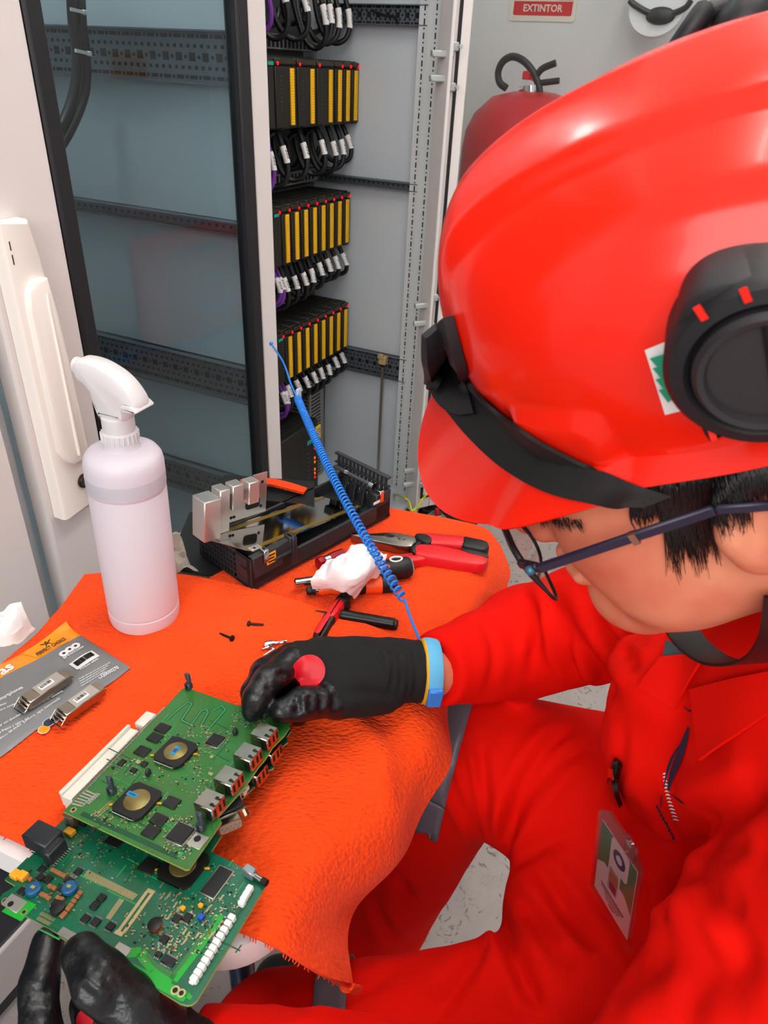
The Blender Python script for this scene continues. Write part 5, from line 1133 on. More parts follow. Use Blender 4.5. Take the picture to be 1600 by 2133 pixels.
b.box((.008, .002, .004), (.006, .006, .008), 2, .0006, M); b.build('terminal_block', [mat('terminal_brown', '#5b4432', .45), tin, chipm], lw)
# long ivory backplane connector along the far-left edge
a_, c_ = lb(136, 1668, .014), lb(306, 1497, .014); d_ = c_ - a_; L_ = np.linalg.norm(d_); M = fr((a_[0], a_[1], .0), d_, z=(0, 0, 1)); b = MB()
b.box((L_ * .41, -.001, .0130), (L_ * .82, .0105, .010), 0, .0008, M); b.box((L_ * .41, .003, .0195), (L_ * .82, .003, .003), 0, .0005, M); b.box((L_ * .965, -.002, .0130), (L_ * .17, .0105, .010), 0, .0008, M); b.box((L_ * .41, -.001, .0040), (L_ * .80, .0100, .008), 0, .0006, M); b.box((L_ * .9, -.001, .004), (L_ * .2, .006, .008), 0, .0006, M)
for k in range(50): b.box((L_ * (.02 + .0192 * k), -.0072, .0178), (.0009, .0008, .0006), 1, 0, M)
b.build('backplane_connector', [conw, goldp], lw)
for (x, y) in ((425, 1762), (385, 1780)): q = lb(x, y); b = MB(); b.lathe([(.0022, 0), (.0022, .014), (.0016, .018)], 12, 0, tr(q[0], q[1], 0)); b.build('spacer_post', dgr, lw)
# ---- upper board
UPX = [(132, 1690), (386, 1811), (394, 1810), (462, 1712), (455, 1700), (500, 1650), (508, 1642), (540, 1595), (552, 1582), (568, 1556), (592, 1532), (604, 1514), (603, 1508), (388, 1432), (378, 1436), (340, 1478), (282, 1536), (268, 1550)]
up_, b, UP_ = board(FU1, UPX, ub, 'circuit_board', 'upper green circuit board with two large round-topped chips and four metal jacks', pcbU)
for (o, w) in ((0, .0030), (0, .0012)):
    strip(b, ub, [(348, 1500), (362, 1486), (392, 1462), (400, 1466), (378, 1500), (398, 1510), (420, 1480), (430, 1478), (434, 1484), (418, 1512), (438, 1515), (470, 1478), (462, 1470), (444, 1480)], w, 2 if w > .002 else 3, .00006 if w > .002 else .00012)
strip(b, ub, [(170, 1694), (372, 1786), (432, 1712)], .0035, 2, .00005); strip(b, ub, [(372, 1786), (380, 1775)], .003, 3, .0001); strip(b, ub, [(330, 1700), (344, 1716), (395, 1738)], .001, 3, .0001)
for k in range(30): x, y = rnd.uniform(200, 500), rnd.uniform(1500, 1740); l = rnd.uniform(15, 60); d = rnd.choice(((1, .48), (.65, -.76))); q = ub(x + d[0] * l, y + d[1] * l); strip(b, ub, [(x, y), (x + d[0] * l, y + d[1] * l)], .0008, rnd.choice((2, 3)), .00004) if pip(UP_ * .95)(q[0], q[1]) else None
b.build('board', [pcbU, edgem, trc, trcL], up_)
bga(ub, up_, (367, 1571), .0255, .0088, (0, 0, .0038, .0090), 'processor'); bga(ub, up_, (287, 1673), .0265, .0092, (-.006, .002, .0085, .0034), 'processor')
for (x, y) in ((339, 1518), (323, 1538), (297, 1566), (358, 1673), (331, 1709), (315, 1734)): chip(ub, up_, (x, y), .0115, .0082, .0011, None, LA - 24, 0, 'memory_chip') if False else chip(ub, up_, (x, y), .0112, .0084, .0011, None, LA, 0, 'memory_chip')
for (x, y, s) in ((449, 1544, .0112), (376, 1738, .0138)): chip(ub, up_, (x, y), s, s, .0016, None, LA, 14, 'controller_chip', 'b', border=.0012)
for (x, y, sx, sy, n) in ((254, 1590, .0045, .006, 3), (279, 1606, .0048, .0040, 4), (301, 1593, .0046, .0046, 0), (195, 1730, .003, .003, 0), (236, 1600, .0022, .0016, 0)): chip(ub, up_, (x, y), sx, sy, .0014, None, LA, n)
chip(ub, up_, (288, 1588), .0036, .0032, .0006, goldp, LA, name='crystal'); chip(ub, up_, (441, 1577), .0026, .0026, .0004, goldp, LA, name='crystal'); chip(ub, up_, (440, 1613), .0026, .0026, .0004, goldp, LA, name='crystal')
rj(ub, up_, (553, 1547)); rj(ub, up_, (519, 1590)); rj(ub, up_, (480, 1640)); rj(ub, up_, (441, 1690))
b = MB(); inU = pip(UP_ * .95)
for (x0, x1, y0, y1, n) in ((330, 420, 1530, 1600, 110), (240, 330, 1640, 1730, 110), (230, 310, 1580, 1620, 50), (340, 400, 1700, 1780, 120), (425, 480, 1520, 1570, 60), (390, 440, 1512, 1530, 30), (480, 560, 1470, 1520, 60), (400, 440, 1600, 1660, 50), (180, 240, 1690, 1740, 30), (300, 420, 1600, 1680, 60)): scatter(ub, b, x0, x1, y0, y1, n, inU)
o = b.build('surface_mount_parts', [goldp, tin, chipm, goldp], up_); o['kind'] = 'stuff'
b = MB()
for k in range(6):
    strip(b, ub, [(150 + k * 5.4, 1674 - k * 5.6), (172 + k * 5.0, 1680 - k * 5.0), (180 + k * 4.6, 1672 - k * 3.6), (188 + k * 4.0, 1674 - k * 3.6)], .0013, 0, .0002)
a_, c_ = ub(140, 1684), ub(372, 1440); M = fr((a_[0], a_[1], 0), c_ - a_, z=(0, 0, 1)); Lc = np.linalg.norm(c_ - a_)
for k in range(58): b.box((Lc * (.12 + .0125 * k), -.0012, .0003), (.0008, .0014, .0006), 0, 0, M)
for k in range(3): strip(b, ub, [(196 + k * 3.5, 1699 + k * 1.6), (232 + k * 3.5, 1672 + k * 1.6 - 4)], .0005, 1, .0002)
b.build('solder_pads', [tin, goldp], up_)
def clipstand(px, h):
    q = ub(*px); M = tr(q[0], q[1], 0) @ rz(math.radians(LA)); b = MB(); b.box((0, 0, .003), (.0062, .0050, .006), 0, .0008, M); b.box((.0014, 0, .003 + h / 2), (.0034, .0030, h), 0, .0006, M); b.box((0, .001, h * .86), (.0056, .0016, h * .5), 0, .0004, M); b.box((0, -.0026, .0035), (.0014, .0006, .005), 1, 0, M); b.build('plastic_clip', [dgr, ink], up_)
for px in ((394, 1434), (550, 1494), (234, 1652), (420, 1728)): clipstand(px, .0135)
for (x, y) in ((491, 1529), (310, 1614)): q = ub(x, y); b = MB(); b.sphere((q[0], q[1], .002), (.0020, .0026, .004), 0, None, 10); b.build('locating_pin', cblk, up_)
q = ub(412, 1752); M = tr(q[0], q[1], 0) @ rz(math.radians(LA)); b = MB(); b.box((0, 0, .0003), (.0110, .0105, .0006), 0, .0002, M); b.lathe([(.0024, .0006), (.0024, .0008)], 18, 1, M @ tr(-.001, .001, 0)); b.build('grounding_plate', [MATS['plate_tin'], ink], up_)
for (x, y, r_) in ((153, 1687, .0022), (382, 1787, .0012), (165, 1675, .0008), (572, 1506, .001)): q = ub(x, y); b = MB(); b.lathe([(r_, 0), (r_, .0002)], 18, 0, tr(q[0], q[1], 0)); b.lathe([(r_ * .55, .0002), (r_ * .55, .0003)], 18, 1, tr(q[0], q[1], 0)); b.build('mounting_hole', [goldp, ink], up_)
# ================================================================== signed-distance sculpting (numpy) -> one smooth mesh
def s_cap(P, a, b, ra, rb=None):
    a, b = np.asarray(a, float), np.asarray(b, float); rb = ra if rb is None else rb; ab = b - a
    t = np.clip(((P - a) @ ab) / (ab @ ab), 0, 1); return np.linalg.norm(P - a - t[:, None] * ab, axis=1) - (ra + (rb - ra) * t)
def s_ell(P, c, r, M=None):
    Q = P - np.asarray(c, float)
    if M is not None: Q = Q @ M
    r = np.asarray(r, float); k0 = np.linalg.norm(Q / r, axis=1); k1 = np.linalg.norm(Q / (r * r), axis=1); return k0 * (k0 - 1) / np.maximum(k1, 1e-9)
def smin(a, b, k): h = np.clip(.5 + .5 * (b - a) / k, 0, 1); return b + (a - b) * h - k * h * (1 - h)
def smax(a, b, k): return -smin(-a, -b, k)
def chain(P, pts, rad, k=None):
    d = None
    for i in range(len(pts) - 1):
        q = s_cap(P, pts[i], pts[i + 1], rad[i], rad[i + 1]); d = q if d is None else (np.minimum(d, q) if k is None else smin(d, q, k))
    return d
def sdf_mesh(fn, lo, hi, h, smooth=2):
    lo, hi = np.asarray(lo, float), np.asarray(hi, float); B = 8
    n = (np.ceil((hi - lo) / h / B).astype(int)) * B
    D_ = np.full(n + 1, 1.0, np.float32)
    cb = n // B; ci = np.stack(np.meshgrid(*[np.arange(q) for q in cb], indexing='ij'), -1).reshape(-1, 3)
    cc = lo + (ci + .5) * B * h; dc = np.concatenate([fn(cc[i:i + 40000]) for i in range(0, len(cc), 40000)])
    near = np.abs(dc) < B * h * 1.05
    for idx in ci[(~near) & (dc < 0)]: x, y, z = idx * B; D_[x:x + B + 1, y:y + B + 1, z:z + B + 1] = -1.0
    act = ci[near]; o = np.stack(np.meshgrid(*[np.arange(B + 1)] * 3, indexing='ij'), -1).reshape(-1, 3)
    for i in range(0, len(act), 120):
        A_ = act[i:i + 120]; I = (A_[:, None, :] * B + o[None]).reshape(-1, 3); d = fn(lo + I * h); D_[I[:, 0], I[:, 1], I[:, 2]] = d
    S = D_ < 0
    acc = np.zeros(tuple(n) + (3,), np.float32); cnt = np.zeros(tuple(n), np.float32)
    offs = [(0, 0, 0), (0, 0, 1), (0, 1, 0), (0, 1, 1), (1, 0, 0), (1, 0, 1), (1, 1, 0), (1, 1, 1)]
    sl = lambda q: tuple(slice(q[i], q[i] + n[i]) for i in range(3))
    for a in offs:
        for ax in range(3):
            if a[ax]: continue
            b = list(a); b[ax] = 1; b = tuple(b)
            da, db = D_[sl(a)], D_[sl(b)]; m_ = S[sl(a)] != S[sl(b)]
            ii = np.nonzero(m_); t = da[ii] / (da[ii] - db[ii])
            for k in range(3): acc[ii + (np.full(len(ii[0]), k),)] += a[k] + (t if k == ax else 0)
            cnt[ii] += 1
    cell = np.nonzero(cnt > 0); vid = np.full(tuple(n), -1, np.int64); vid[cell] = np.arange(len(cell[0]))
    Vv = (np.stack(cell, 1) + acc[cell] / cnt[cell][:, None]) * h + lo
    Fs = []
    for ax in range(3):
        a1, a2 = (ax + 1) % 3, (ax + 2) % 3
        s0 = [slice(1, n[i]) for i in range(3)]; s0[ax] = slice(0, n[ax]); s1 = list(s0); s1[ax] = slice(1, n[ax] + 1)
        A_, B_ = S[tuple(s0)], S[tuple(s1)]; idx = np.stack(np.nonzero(A_ != B_), 1); flip = B_[tuple(idx.T)]
        base = idx + np.array([0 if i == ax else 1 for i in range(3)])
        def at(d1, d2): q = base.copy(); q[:, a1] -= d1; q[:, a2] -= d2; return vid[tuple(q.T)]
        q = np.stack([at(1, 1), at(0, 1), at(0, 0), at(1, 0)], 1); q[flip] = q[flip][:, ::-1]; Fs.append(q)
    Fq = np.concatenate(Fs); Fq = Fq[(Fq >= 0).all(1)]
    return lap(Vv, Fq, smooth), Fq
def lap(Vv, Fq, it, w=.5):
    if not it: return Vv
    E = np.concatenate([Fq[:, [0, 1]], Fq[:, [1, 2]], Fq[:, [2, 3]], Fq[:, [3, 0]]]); E = np.concatenate([E, E[:, ::-1]])
    deg = np.maximum(np.bincount(E[:, 0], minlength=len(Vv)), 1)
    for _ in range(it):
        S_ = np.stack([np.bincount(E[:, 0], weights=Vv[E[:, 1], k], minlength=len(Vv)) for k in range(3)], 1) / deg[:, None]; Vv = Vv * (1 - w) + S_ * w
    return Vv
def vnormals(Vv, Fq):
    n = np.cross(Vv[Fq[:, 2]] - Vv[Fq[:, 0]], Vv[Fq[:, 3]] - Vv[Fq[:, 1]]); o = np.zeros_like(Vv)
    for k in range(4):
        for c in range(3): o[:, c] += np.bincount(Fq[:, k], weights=n[:, c], minlength=len(Vv))
    return o / np.maximum(np.linalg.norm(o, axis=1, keepdims=True), 1e-12)
class Sculpt:
    def __init__(s, Vv, Fq): s.v = Vv; s.f = Fq; s._b = None
    def bvh(s):
        if s._b is None: s._b = BVHTree.FromPolygons(s.v.tolist(), s.f.tolist())
        return s._b
    def hit(s, px, py, off=0.):
        r = ray(px, py); r /= np.linalg.norm(r); h = s.bvh().ray_cast(Vector(C0), Vector(r))
        if h[0] is None: return None
        return np.array(h[0]) + np.array(h[1]) * off
    def hitn(s, px, py):
        r = ray(px, py); r /= np.linalg.norm(r); h = s.bvh().ray_cast(Vector(C0), Vector(r)); return (None, None) if h[0] is None else (np.array(h[0]), np.array(h[1]))
    def displace(s, d): s.v = s.v + vnormals(s.v, s.f) * d[:, None]; s._b = None
    def crease(s, lines):
        """lines: (pixel polyline, depth, width); the polyline is laid on the cloth, then pressed into it"""
        N = vnormals(s.v, s.f); tot = np.zeros(len(s.v))
        for pl, A_, w in lines:
            S_ = spline([(x, y, 0) for x, y in pl], 24); Q = [s.hit(x, y) for x, y, _ in S_]; Q = [q for q in Q if q is not None]
            if len(Q) < 3: continue
            Q = np.array(Q); lo, hi = Q.min(0) - 5 * w, Q.max(0) + 5 * w; m_ = np.nonzero(((s.v > lo) & (s.v < hi)).all(1))[0]
            P = s.v[m_]; best = np.full(len(P), 9.); tt = np.zeros(len(P))
            for i in range(len(Q) - 1):
                AB = Q[i + 1] - Q[i]; L = AB @ AB
                if L < 1e-12 or L > .0025: continue
                t = np.clip(((P - Q[i]) @ AB) / L, 0, 1); d = np.linalg.norm(P - Q[i] - t[:, None] * AB, axis=1); b_ = d < best; best[b_] = d[b_]; tt[b_] = (i + t[b_]) / (len(Q) - 1)
            fade = np.clip(np.minimum(tt, 1 - tt) * 5, .15, 1)
            tot[m_] += A_ * fade * (-np.exp(-(best / w) ** 2) + .55 * np.exp(-((best - 2.1 * w) / (1.1 * w)) ** 2))
        s.v = s.v + N * tot[:, None]; s._b = None
    def build(s, name, m, parent=None, fr_=None):
        b = MB(fr_); b.v = [s.v]; b.n = len(s.v); b.f = s.f.tolist(); b.m = [0] * len(s.f); b.sm = [True] * len(s.f); b.sharp = 180; return b.build(name, m, parent)
    def ring(s, c, e1, e2, w, maxr=.2, n=72, off=.0030, thick=.0008, m=4, lim=1.35):
        """a band round a limb: c on the limb axis, e1/e2 span the band's plane"""
        c = np.asarray(c, float); e1 = np.asarray(e1, float) / np.linalg.norm(e1); e2 = np.asarray(e2, float); e2 = e2 - e2 @ e1 * e1; e2 /= np.linalg.norm(e2); ax = np.cross(e1, e2); G = []
        for j in range(m + 1):
            row = []; cc = c + ax * w * (j / m - .5)
            for k in range(n + 1):
                a = 2 * pi * k / n; d = e1 * math.cos(a) + e2 * math.sin(a); h = s.bvh().ray_cast(Vector(cc), Vector(d), maxr)
                row.append(np.array(h[0]) + d * off if h[0] is not None else cc + d * .05)
            G.append(row)
        G = np.array(G); R_ = np.linalg.norm(G - G.mean(1, keepdims=True), axis=2); D0 = np.array([np.linalg.norm(G[j] - (c + ax * w * (j / m - .5)), axis=1) for j in range(m + 1)])
        ok = (D0 < np.median(D0) * lim).all(0) & (np.abs(D0 - .05) > 1e-6).all(0) & (np.abs(np.gradient(D0[m // 2])) < .012); b = MB(); b.sharp = 180; k = 0
        while k <= n:
            if not ok[k]: k += 1; continue
            k2 = k
            while k2 + 1 <= n and ok[k2 + 1]: k2 += 1
            if k2 - k >= 2: b.grid(G[:, k:k2 + 1], 0, thick, flip=True)
            k = k2 + 1
        return b
# ================================================================== the person
red = mat('coverall_red', '#dd0e03', .85, spec=.12, bump=(1500, .12, 'noise', .0004))
skin = mat('skin', '#d98a6a', .5, spec=.35, noise=(26, '#c8664e', .5), bump=(700, .12, 'noise', .0004), sss=(.12, (1.0, .35, .2), .006))
hairm = mat('hair_black', '#0d0b0c', .4); tape = mat('reflective_tape', '#6d6c78', .45, metal=.2, bump=(200, .3, 'noise', .001)); shirtm = mat('undershirt_grey', '#39444a', .85)
gk = mat('glove_knit', '#0b0b0c', .85, bump=(1400, .4, 'noise', .0008)); gc = mat('glove_coating', '#101114', .33, bump=(350, .35, 'noise', .0012))
W3 = lambda *a: np.array(a, float)
HDC = np.array([[-.836, -.186, -.516], [-.317, -.604, .731], [-.448, .775, .446]])
Cc = RC @ np.array([.1690, .0430, -.3655]) + C0                      # head centre, between the ears
hf, hs, hh = [RC @ HDC[:, k] for k in range(3)]
FHd = fr(Cc, hf, y=hs); HS = 1.0                                     # head frame: x face, y left ear, z crown
def hd(x, y, z): return app(FHd, (x * HS, y * HS, z * HS))[0]
J = dict(pel=W3(.40, .36, .50), rh=W3(.38, .45, .50), lh=W3(.36, .280, .50), rk=W3(.10, .535, .515), lk=W3(-.055, .262, .448), ra=W3(-.005, .50, .11), la=W3(-.03, .20, .09),
         mid=W3(.375, .36, .66), chest=W3(.325, .35, .78), nk=W3(.27, .345, .865), rs=W3(.28, .49, .79), ls=W3(.275, .215, .80), re=W3(.155, .565, .655), rw=onZ(905, 1398, .692),
         le=W3(.165, .165, .585), lw=W3(-.105, .19, .62))
J['nk'] = hd(-.055, 0, -.115)
def body_sdf(P, g=0.):
    j = J; k = .03
    d = s_cap(P, j['pel'], j['mid'], .125, .115); d = smin(d, s_ell(P, j['chest'] - W3(0, 0, .02), (.105, .150, .125)), .05); d = smin(d, s_cap(P, j['rs'], j['ls'], .066), .05)
    d = smin(d, s_cap(P, j['chest'] + W3(-.02, 0, .05), j['nk'], .078, .058), .03)
    d = smin(d, chain(P, [j['rh'], j['rk']], [.108, .070]), .05); d = smin(d, chain(P, [j['lh'], j['lk']], [.110, .066]), .05)
    d = smin(d, s_cap(P, W3(.33, .37, .50), D(1160, 1880, .68), .08, .045), .045)
    d = smin(d, chain(P, [j['rk'], j['ra']], [.066, .058]), .02); d = smin(d, chain(P, [j['lk'], j['la']], [.068, .058]), .02)
    d = smin(d, chain(P, [j['rs'], j['re'], j['rw']], [.064, .052, .0345], .02), .03)
    d = smin(d, chain(P, [D(1395, 1430, .52), D(1388, 1540, .55), D(1392, 1650, .575)], [.040, .043, .036], .02), .012)
    dl = chain(P, [j['ls'], j['le'], j['lw']], [.072, .060, .040], .02); d = smin(d, dl, .022)
    return d + g
def cut_right_cuff(P, d):
    ax = (J['rw'] - J['re']) / np.linalg.norm(J['rw'] - J['re']); near = np.linalg.norm(P - J['rw'], axis=1) < .075
    return np.where(near, smax(d, (P - J['rw']) @ ax, .004), d)
def cover2(P):
    d = body_sdf(P); d = d + vnoise(P * W3(16, 16, 11), 11) * .0042 + vnoise(P * 34, 17) * .0018
    d = smax(d, -s_cap(P, J['nk'] - W3(0, 0, .005), hd(-.03, 0, -.02), .052, .068), .006)
    d = cut_right_cuff(P, d); cl = (J['lw'] - J['le']) / np.linalg.norm(J['lw'] - J['le']); near = np.linalg.norm(P - J['lw'], axis=1) < .09
    d = np.where(near, smax(d, (P - J['lw']) @ cl, .004), d)
    return smax(d, .085 - P[:, 2], .004)
cov = Sculpt(*sdf_mesh(cover2, (-.17, .02, .06), (.56, .68, 1.0), .0036, 3))
cov.crease([
    ([(1035, 1822), (1000, 1730), (975, 1640), (962, 1560)], .009, .006), ([(1040, 1815), (1018, 1720), (1004, 1620), (1000, 1540)], .007, .006),
    ([(1046, 1810), (1052, 1740), (1085, 1640), (1140, 1560), (1200, 1510)], .010, .007), ([(1052, 1790), (1080, 1700), (1150, 1600), (1230, 1540)], .008, .007), ([(1060, 1810), (1120, 1770), (1200, 1730)], .003, .007),
    ([(930, 1570), (950, 1650), (985, 1730), (1015, 1790)], .007, .006), ([(1046, 1850), (1052, 1930), (1085, 2020), (1130, 2110)], .010, .007), ([(1045, 1870), (1010, 1960), (960, 2040), (905, 2120)], .006, .007), ([(1080, 1850), (1150, 1960), (1210, 2020)], .004, .007),
    ([(1100, 1780), (1180, 1900), (1250, 1990)], .008, .008), ([(1435, 1735), (1480, 1712), (1540, 1690), (1600, 1650)], .011, .010), ([(1440, 1780), (1500, 1775), (1590, 1770)], .009, .009), ([(1430, 1810), (1480, 1850), (1560, 1900)], .009, .010), ([(1415, 1800), (1425, 1860), (1400, 1930)], .010, .009),
    ([(1135, 1232), (1170, 1310), (1190, 1390), (1220, 1440)], .009, .007), ([(1090, 1240), (1120, 1300), (1110, 1400)], .007, .006), ([(1160, 1225), (1200, 1320), (1250, 1400), (1285, 1440)], .008, .007), ([(1240, 1290), (1290, 1350), (1330, 1400)], .008, .006), ([(1010, 1290), (1030, 1360), (1020, 1440)], .0025, .006), ([(1270, 1250), (1310, 1310), (1350, 1360)], .004, .006),
    ([(780, 1790), (830, 1830), (850, 1880)], .006, .008), ([(770, 1850), (800, 1930), (830, 1960)], .005, .008), ([(840, 1745), (870, 1740), (915, 1730)], .004, .004), ([(560, 2110), (700, 2080), (860, 2010)], .003, .008), ([(1300, 1500), (1290, 1600), (1270, 1680)], .003, .005),
    ([(1360, 1640), (1400, 1720), (1430, 1760)], .004, .006), ([(1500, 1960), (1400, 1990), (1290, 2040)], .008, .012), ([(1590, 1960), (1480, 2040), (1400, 2120)], .008, .012)])
cov.v = lap(cov.v, cov.f, 1)
per = thing('person', 'person in red coverall and gloves, seated and bent over the boards', 'person', tr(*J['pel'][:2], 0))
FPer = tr(*J['pel'][:2], 0)
cvo = cov.build('coverall', red, per, FPer)
# body: head in fine detail, the rest follows the clothes a little inside them
def head_sdf(Pw):
    P = app(inv(FHd), Pw) / HS
    A = np.abs(P[:, 1:2]); Q = np.concatenate([P[:, :1], A, P[:, 2:]], 1)            # mirrored
    d = s_ell(P, (-.012, 0, .052), (.101, .078, .100)); d = smin(d, s_ell(P, (.040, 0, -.018), (.056, .060, .080)), .03)
    d = smin(d, s_cap(Q, (.050, .033, -.020), (.046, .040, -.046), .033, .028), .025); d = smin(d, s_cap(Q, (.0, .050, -.050), (.066, .018, -.084), .021, .020), .02); d = smin(d, s_ell(P, (.080, 0, -.084), (.020, .024, .020)), .02)
    d = smin(d, s_cap(Q, (.078, .040, .036), (.088, .008, .036), .011, .011), .014)
    d = smax(d, -s_ell(Q, (.098, .033, .014), (.018, .018, .013)), .012)
    d = smin(d, s_ell(Q, (.0735, .032, .012), (.0128, .0145, .0125)), .004); d = smax(d, -s_cap(Q, (.0885, .022, .0075), (.083, .044, .0085), .0016), .0015)
    d = smin(d, s_cap(P, (.090, 0, .022), (.109, 0, -.014), .0075, .0115), .010); d = smin(d, s_ell(Q, (.099, .012, -.019), (.011, .0075, .008)), .005)
    d = smax(d, -s_ell(Q, (.105, .0065, -.026), (.005, .003, .003)), .002)
    d = smin(d, s_cap(Q, (.095, .020, -.052), (.1005, .0, -.047), .0045, .0065), .005); d = smin(d, s_cap(Q, (.093, .016, -.057), (.0985, 0, -.0575), .005, .0068), .005); d = smax(d, -s_cap(Q, (.099, .020, -.0535), (.1065, 0, -.0525), .0012), .002)
    ca, sa = math.cos(.25), math.sin(.25); Me = np.array([[ca, 0, -sa], [0, 1, 0], [sa, 0, ca]])
    e = s_ell(Q, (-.006, .080, .002), (.019, .010, .032), Me); e = smax(e, -s_ell(Q, (-.002, .092, .006), (.011, .010, .020), Me), .005); e = smin(e, s_ell(Q, (.008, .081, -.003), (.006, .007, .008)), .005)
    d = smin(d, e, .006)
    Qh = app(inv(FT_), Pw) / TS; di = s_ell(Qh, (0, 0, .034), (.126, .094, .118)); d = np.where(Qh[:, 2] > .028, smax(d, di, .006), d)
    d = smin(d, s_cap(P, (-.025, 0, -.03), (-.052, 0, -.125), .056, .050), .03)
    return d * HS
HTC = np.array([[-.769, -.209, -.603], [-.182, -.833, .522], [-.612, .512, .603]])
oT = np.array([.1690, .0343, -.3655]) + HDC @ np.array([-.037, -.014, .029]) + np.array([-.010, .012, 0]); FT_ = fr(RC @ oT + C0, RC @ HTC[:, 0], y=RC @ HTC[:, 1]); TS = .94
lo = Cc - .19; hi = Cc + .17
hv, hfq = sdf_mesh(head_sdf, lo, hi, .0021, 2)
bv, bf = sdf_mesh(lambda P: np.minimum(body_sdf(P) + .016, chain(P, [J['re'], J['rw'], onZ(885, 1398, .692)], [.03, .024, .023])), (-.17, .02, .06), (.56, .68, .9), .009, 2)
bodyS = Sculpt(np.concatenate([hv, bv]), np.concatenate([hfq, bf + len(hv)])); headS = Sculpt(hv, hfq)
bodyS.build('body', skin, per, FPer)
# reflective bands
def limb_ring(p, q, t, w):
    ax = (q - p) / np.linalg.norm(q - p); c = p + (q - p) * t; e1 = np.cross(ax, Z); return cov.ring(c, e1, np.cross(ax, e1), w, maxr=.16)
def px_ring(p0, p1, d, w):
    a, c = D(*p0, d), D(*p1, d); m_ = (a + c) / 2; return cov.ring(m_, c - a, m_ - C0, w)
for bnd in (px_ring((1195, 1225), (1312, 1400), .715, .020), limb_ring(J['rk'], J['rh'], -.05, .026), limb_ring(J['lk'], J['lh'], .10, .026)):
    bnd.v = [app(inv(FPer), q) for q in bnd.v]; o = bnd.build('reflective_band', tape, per); o['label'] = 'grey reflective tape band'
# ================================================================== hard hat (worn, so it stands as its own thing on the head)
hatm = mat('hat_plastic', '#f2220d', .22, spec=.38, coat=.1); hatb = mat('hat_black', '#17161a', .5, bump=(500, .1, 'noise', .0006)); strapm = mat('strap_black', '#161314', .7, bump=(900, .3, 'noise', .0006))
sst = lambda x, a, b: np.clip((x - a) / (b - a), 0, 1) ** 2 * (3 - 2 * np.clip((x - a) / (b - a), 0, 1))
def hat_pt(th, t, off=0.):
    """t 0..1 crown to rim, 1..2 rim to the edge of the brim"""
    th = np.asarray(th, float); t = np.asarray(t, float); tc = np.clip(t, 0, 1)
    e = 2.5; ph = tc * pi / 2; r = np.sin(ph) ** (2 / e); z = np.cos(ph).clip(0) ** (2 / e)
    af = .136 + .0 * th; x = r * af * np.cos(th); y = r * .099 * np.sin(th); zz = .034 + .106 * z * (1 + .16 * x / .136); x = x + .006 * z
    cr = (1 - sst(np.abs(y), .020, .034)) * sst(x, -.125, -.08) * (1 - sst(x, .085, .125)) * sst(zz, .055, .08); k = 1 + .05 * cr
    rb = (1 - sst(np.abs(np.abs(y) - .058 - .12 * np.maximum(0, -x + .02) * 0), .004, .012)) * sst(x, -.10, -.06) * (1 - sst(x, .05, .09)) * sst(zz, .075, .095); k = k + .012 * rb
    bs = sst(x, .048, .056) * (1 - sst(x, .088, .100)) * (1 - sst(zz, .060, .068)) * sst(np.abs(y), .045, .058); k = k + .055 * bs
    x, y = x * k, y * k; zz = .034 + (zz - .034) * (1 + .045 * cr)
    u = np.clip(t - 1, 0, 1); thw = (th + pi) % (2 * pi) - pi; g = np.exp(-(thw / .95) ** 4); ext = .010 + .060 * g
    x = x + u * ext * np.cos(th) * (1 + .0 * g); y = y + u * ext * np.sin(th) * (1 - .15 * g); zz = zz - u * (.006 + .020 * g) + .004 * u * (1 - u) * 4 * g * np.cos(thw * 6) * .25
    return np.stack([x, y, zz], -1) * TS
nt = np.concatenate([np.linspace(.0, 1, 64), 1 + np.linspace(.06, 1, 14)]); th = np.linspace(0, 2 * pi, 193)
TT, HH_ = np.meshgrid(nt, th, indexing='ij'); Gh = hat_pt(HH_, TT); Gh[0] = Gh[0].mean(0)
hat = thing('hard_hat', 'glossy red hard hat worn by the crouching worker, black side mount and strap', 'hard hat', FT_)
mh = MB(); mh.grid(Gh, 0, .0025, flip=False); mh.sharp = 60; mh.build('shell', hatm, hat)
hw_ = MB(); hw_.grid(app(FT_, Gh.reshape(-1, 3)).reshape(Gh.shape), 0); hbv = hw_.bvh()
def hat_hit(px, py, off=0.):
    r = ray(px, py); r /= np.linalg.norm(r); h = hbv.ray_cast(Vector(C0), Vector(r))
    if h[0] is None: return None, None
    n = np.array(h[1]); n = n if n @ r < 0 else -n; return np.array(h[0]) + n * off, n
def dl(px, py, ref): return C0 + ray(px, py) * (RC.T @ (ref - C0))[2] * -1
def ruled(up, lo, hit, off, n=40, m_=7):
    U_ = spline([(x, y, 0) for x, y in up], n); L_ = spline([(x, y, 0) for x, y in lo], n); G = []; last = None
    for a, c in zip(U_, L_):
        row = []
        for t in np.linspace(0, 1, m_):
            q = a * (1 - t) + c * t; h = hit(q[0], q[1], off)[0]
            if h is None: h = dl(q[0], q[1], last) if last is not None else None
            row.append(h); last = h if h is not None else last
        G.append(row)
    ref = next(p for r in G for p in r if p is not None)
    G = np.array([[dl(up[0][0], up[0][1], ref) if p is None else p for p in r] for r in G])
    for _ in range(3): G[1:-1] = .5 * G[1:-1] + .25 * (G[:-2] + G[2:])
    return G
G = ruled([(975, 792), (1040, 850), (1110, 902), (1200, 950), (1300, 1000), (1400, 1035)], [(930, 850), (985, 915), (1060, 982), (1150, 1030), (1250, 1052), (1340, 1058)], hat_hit, .0035)
b = MB(); b.v = []; b.grid(G, 0, .0018, flip=True); b.v = [app(inv(FT_), q) for q in b.v]; b.sharp = 60; b.build('strap', strapm, hat)
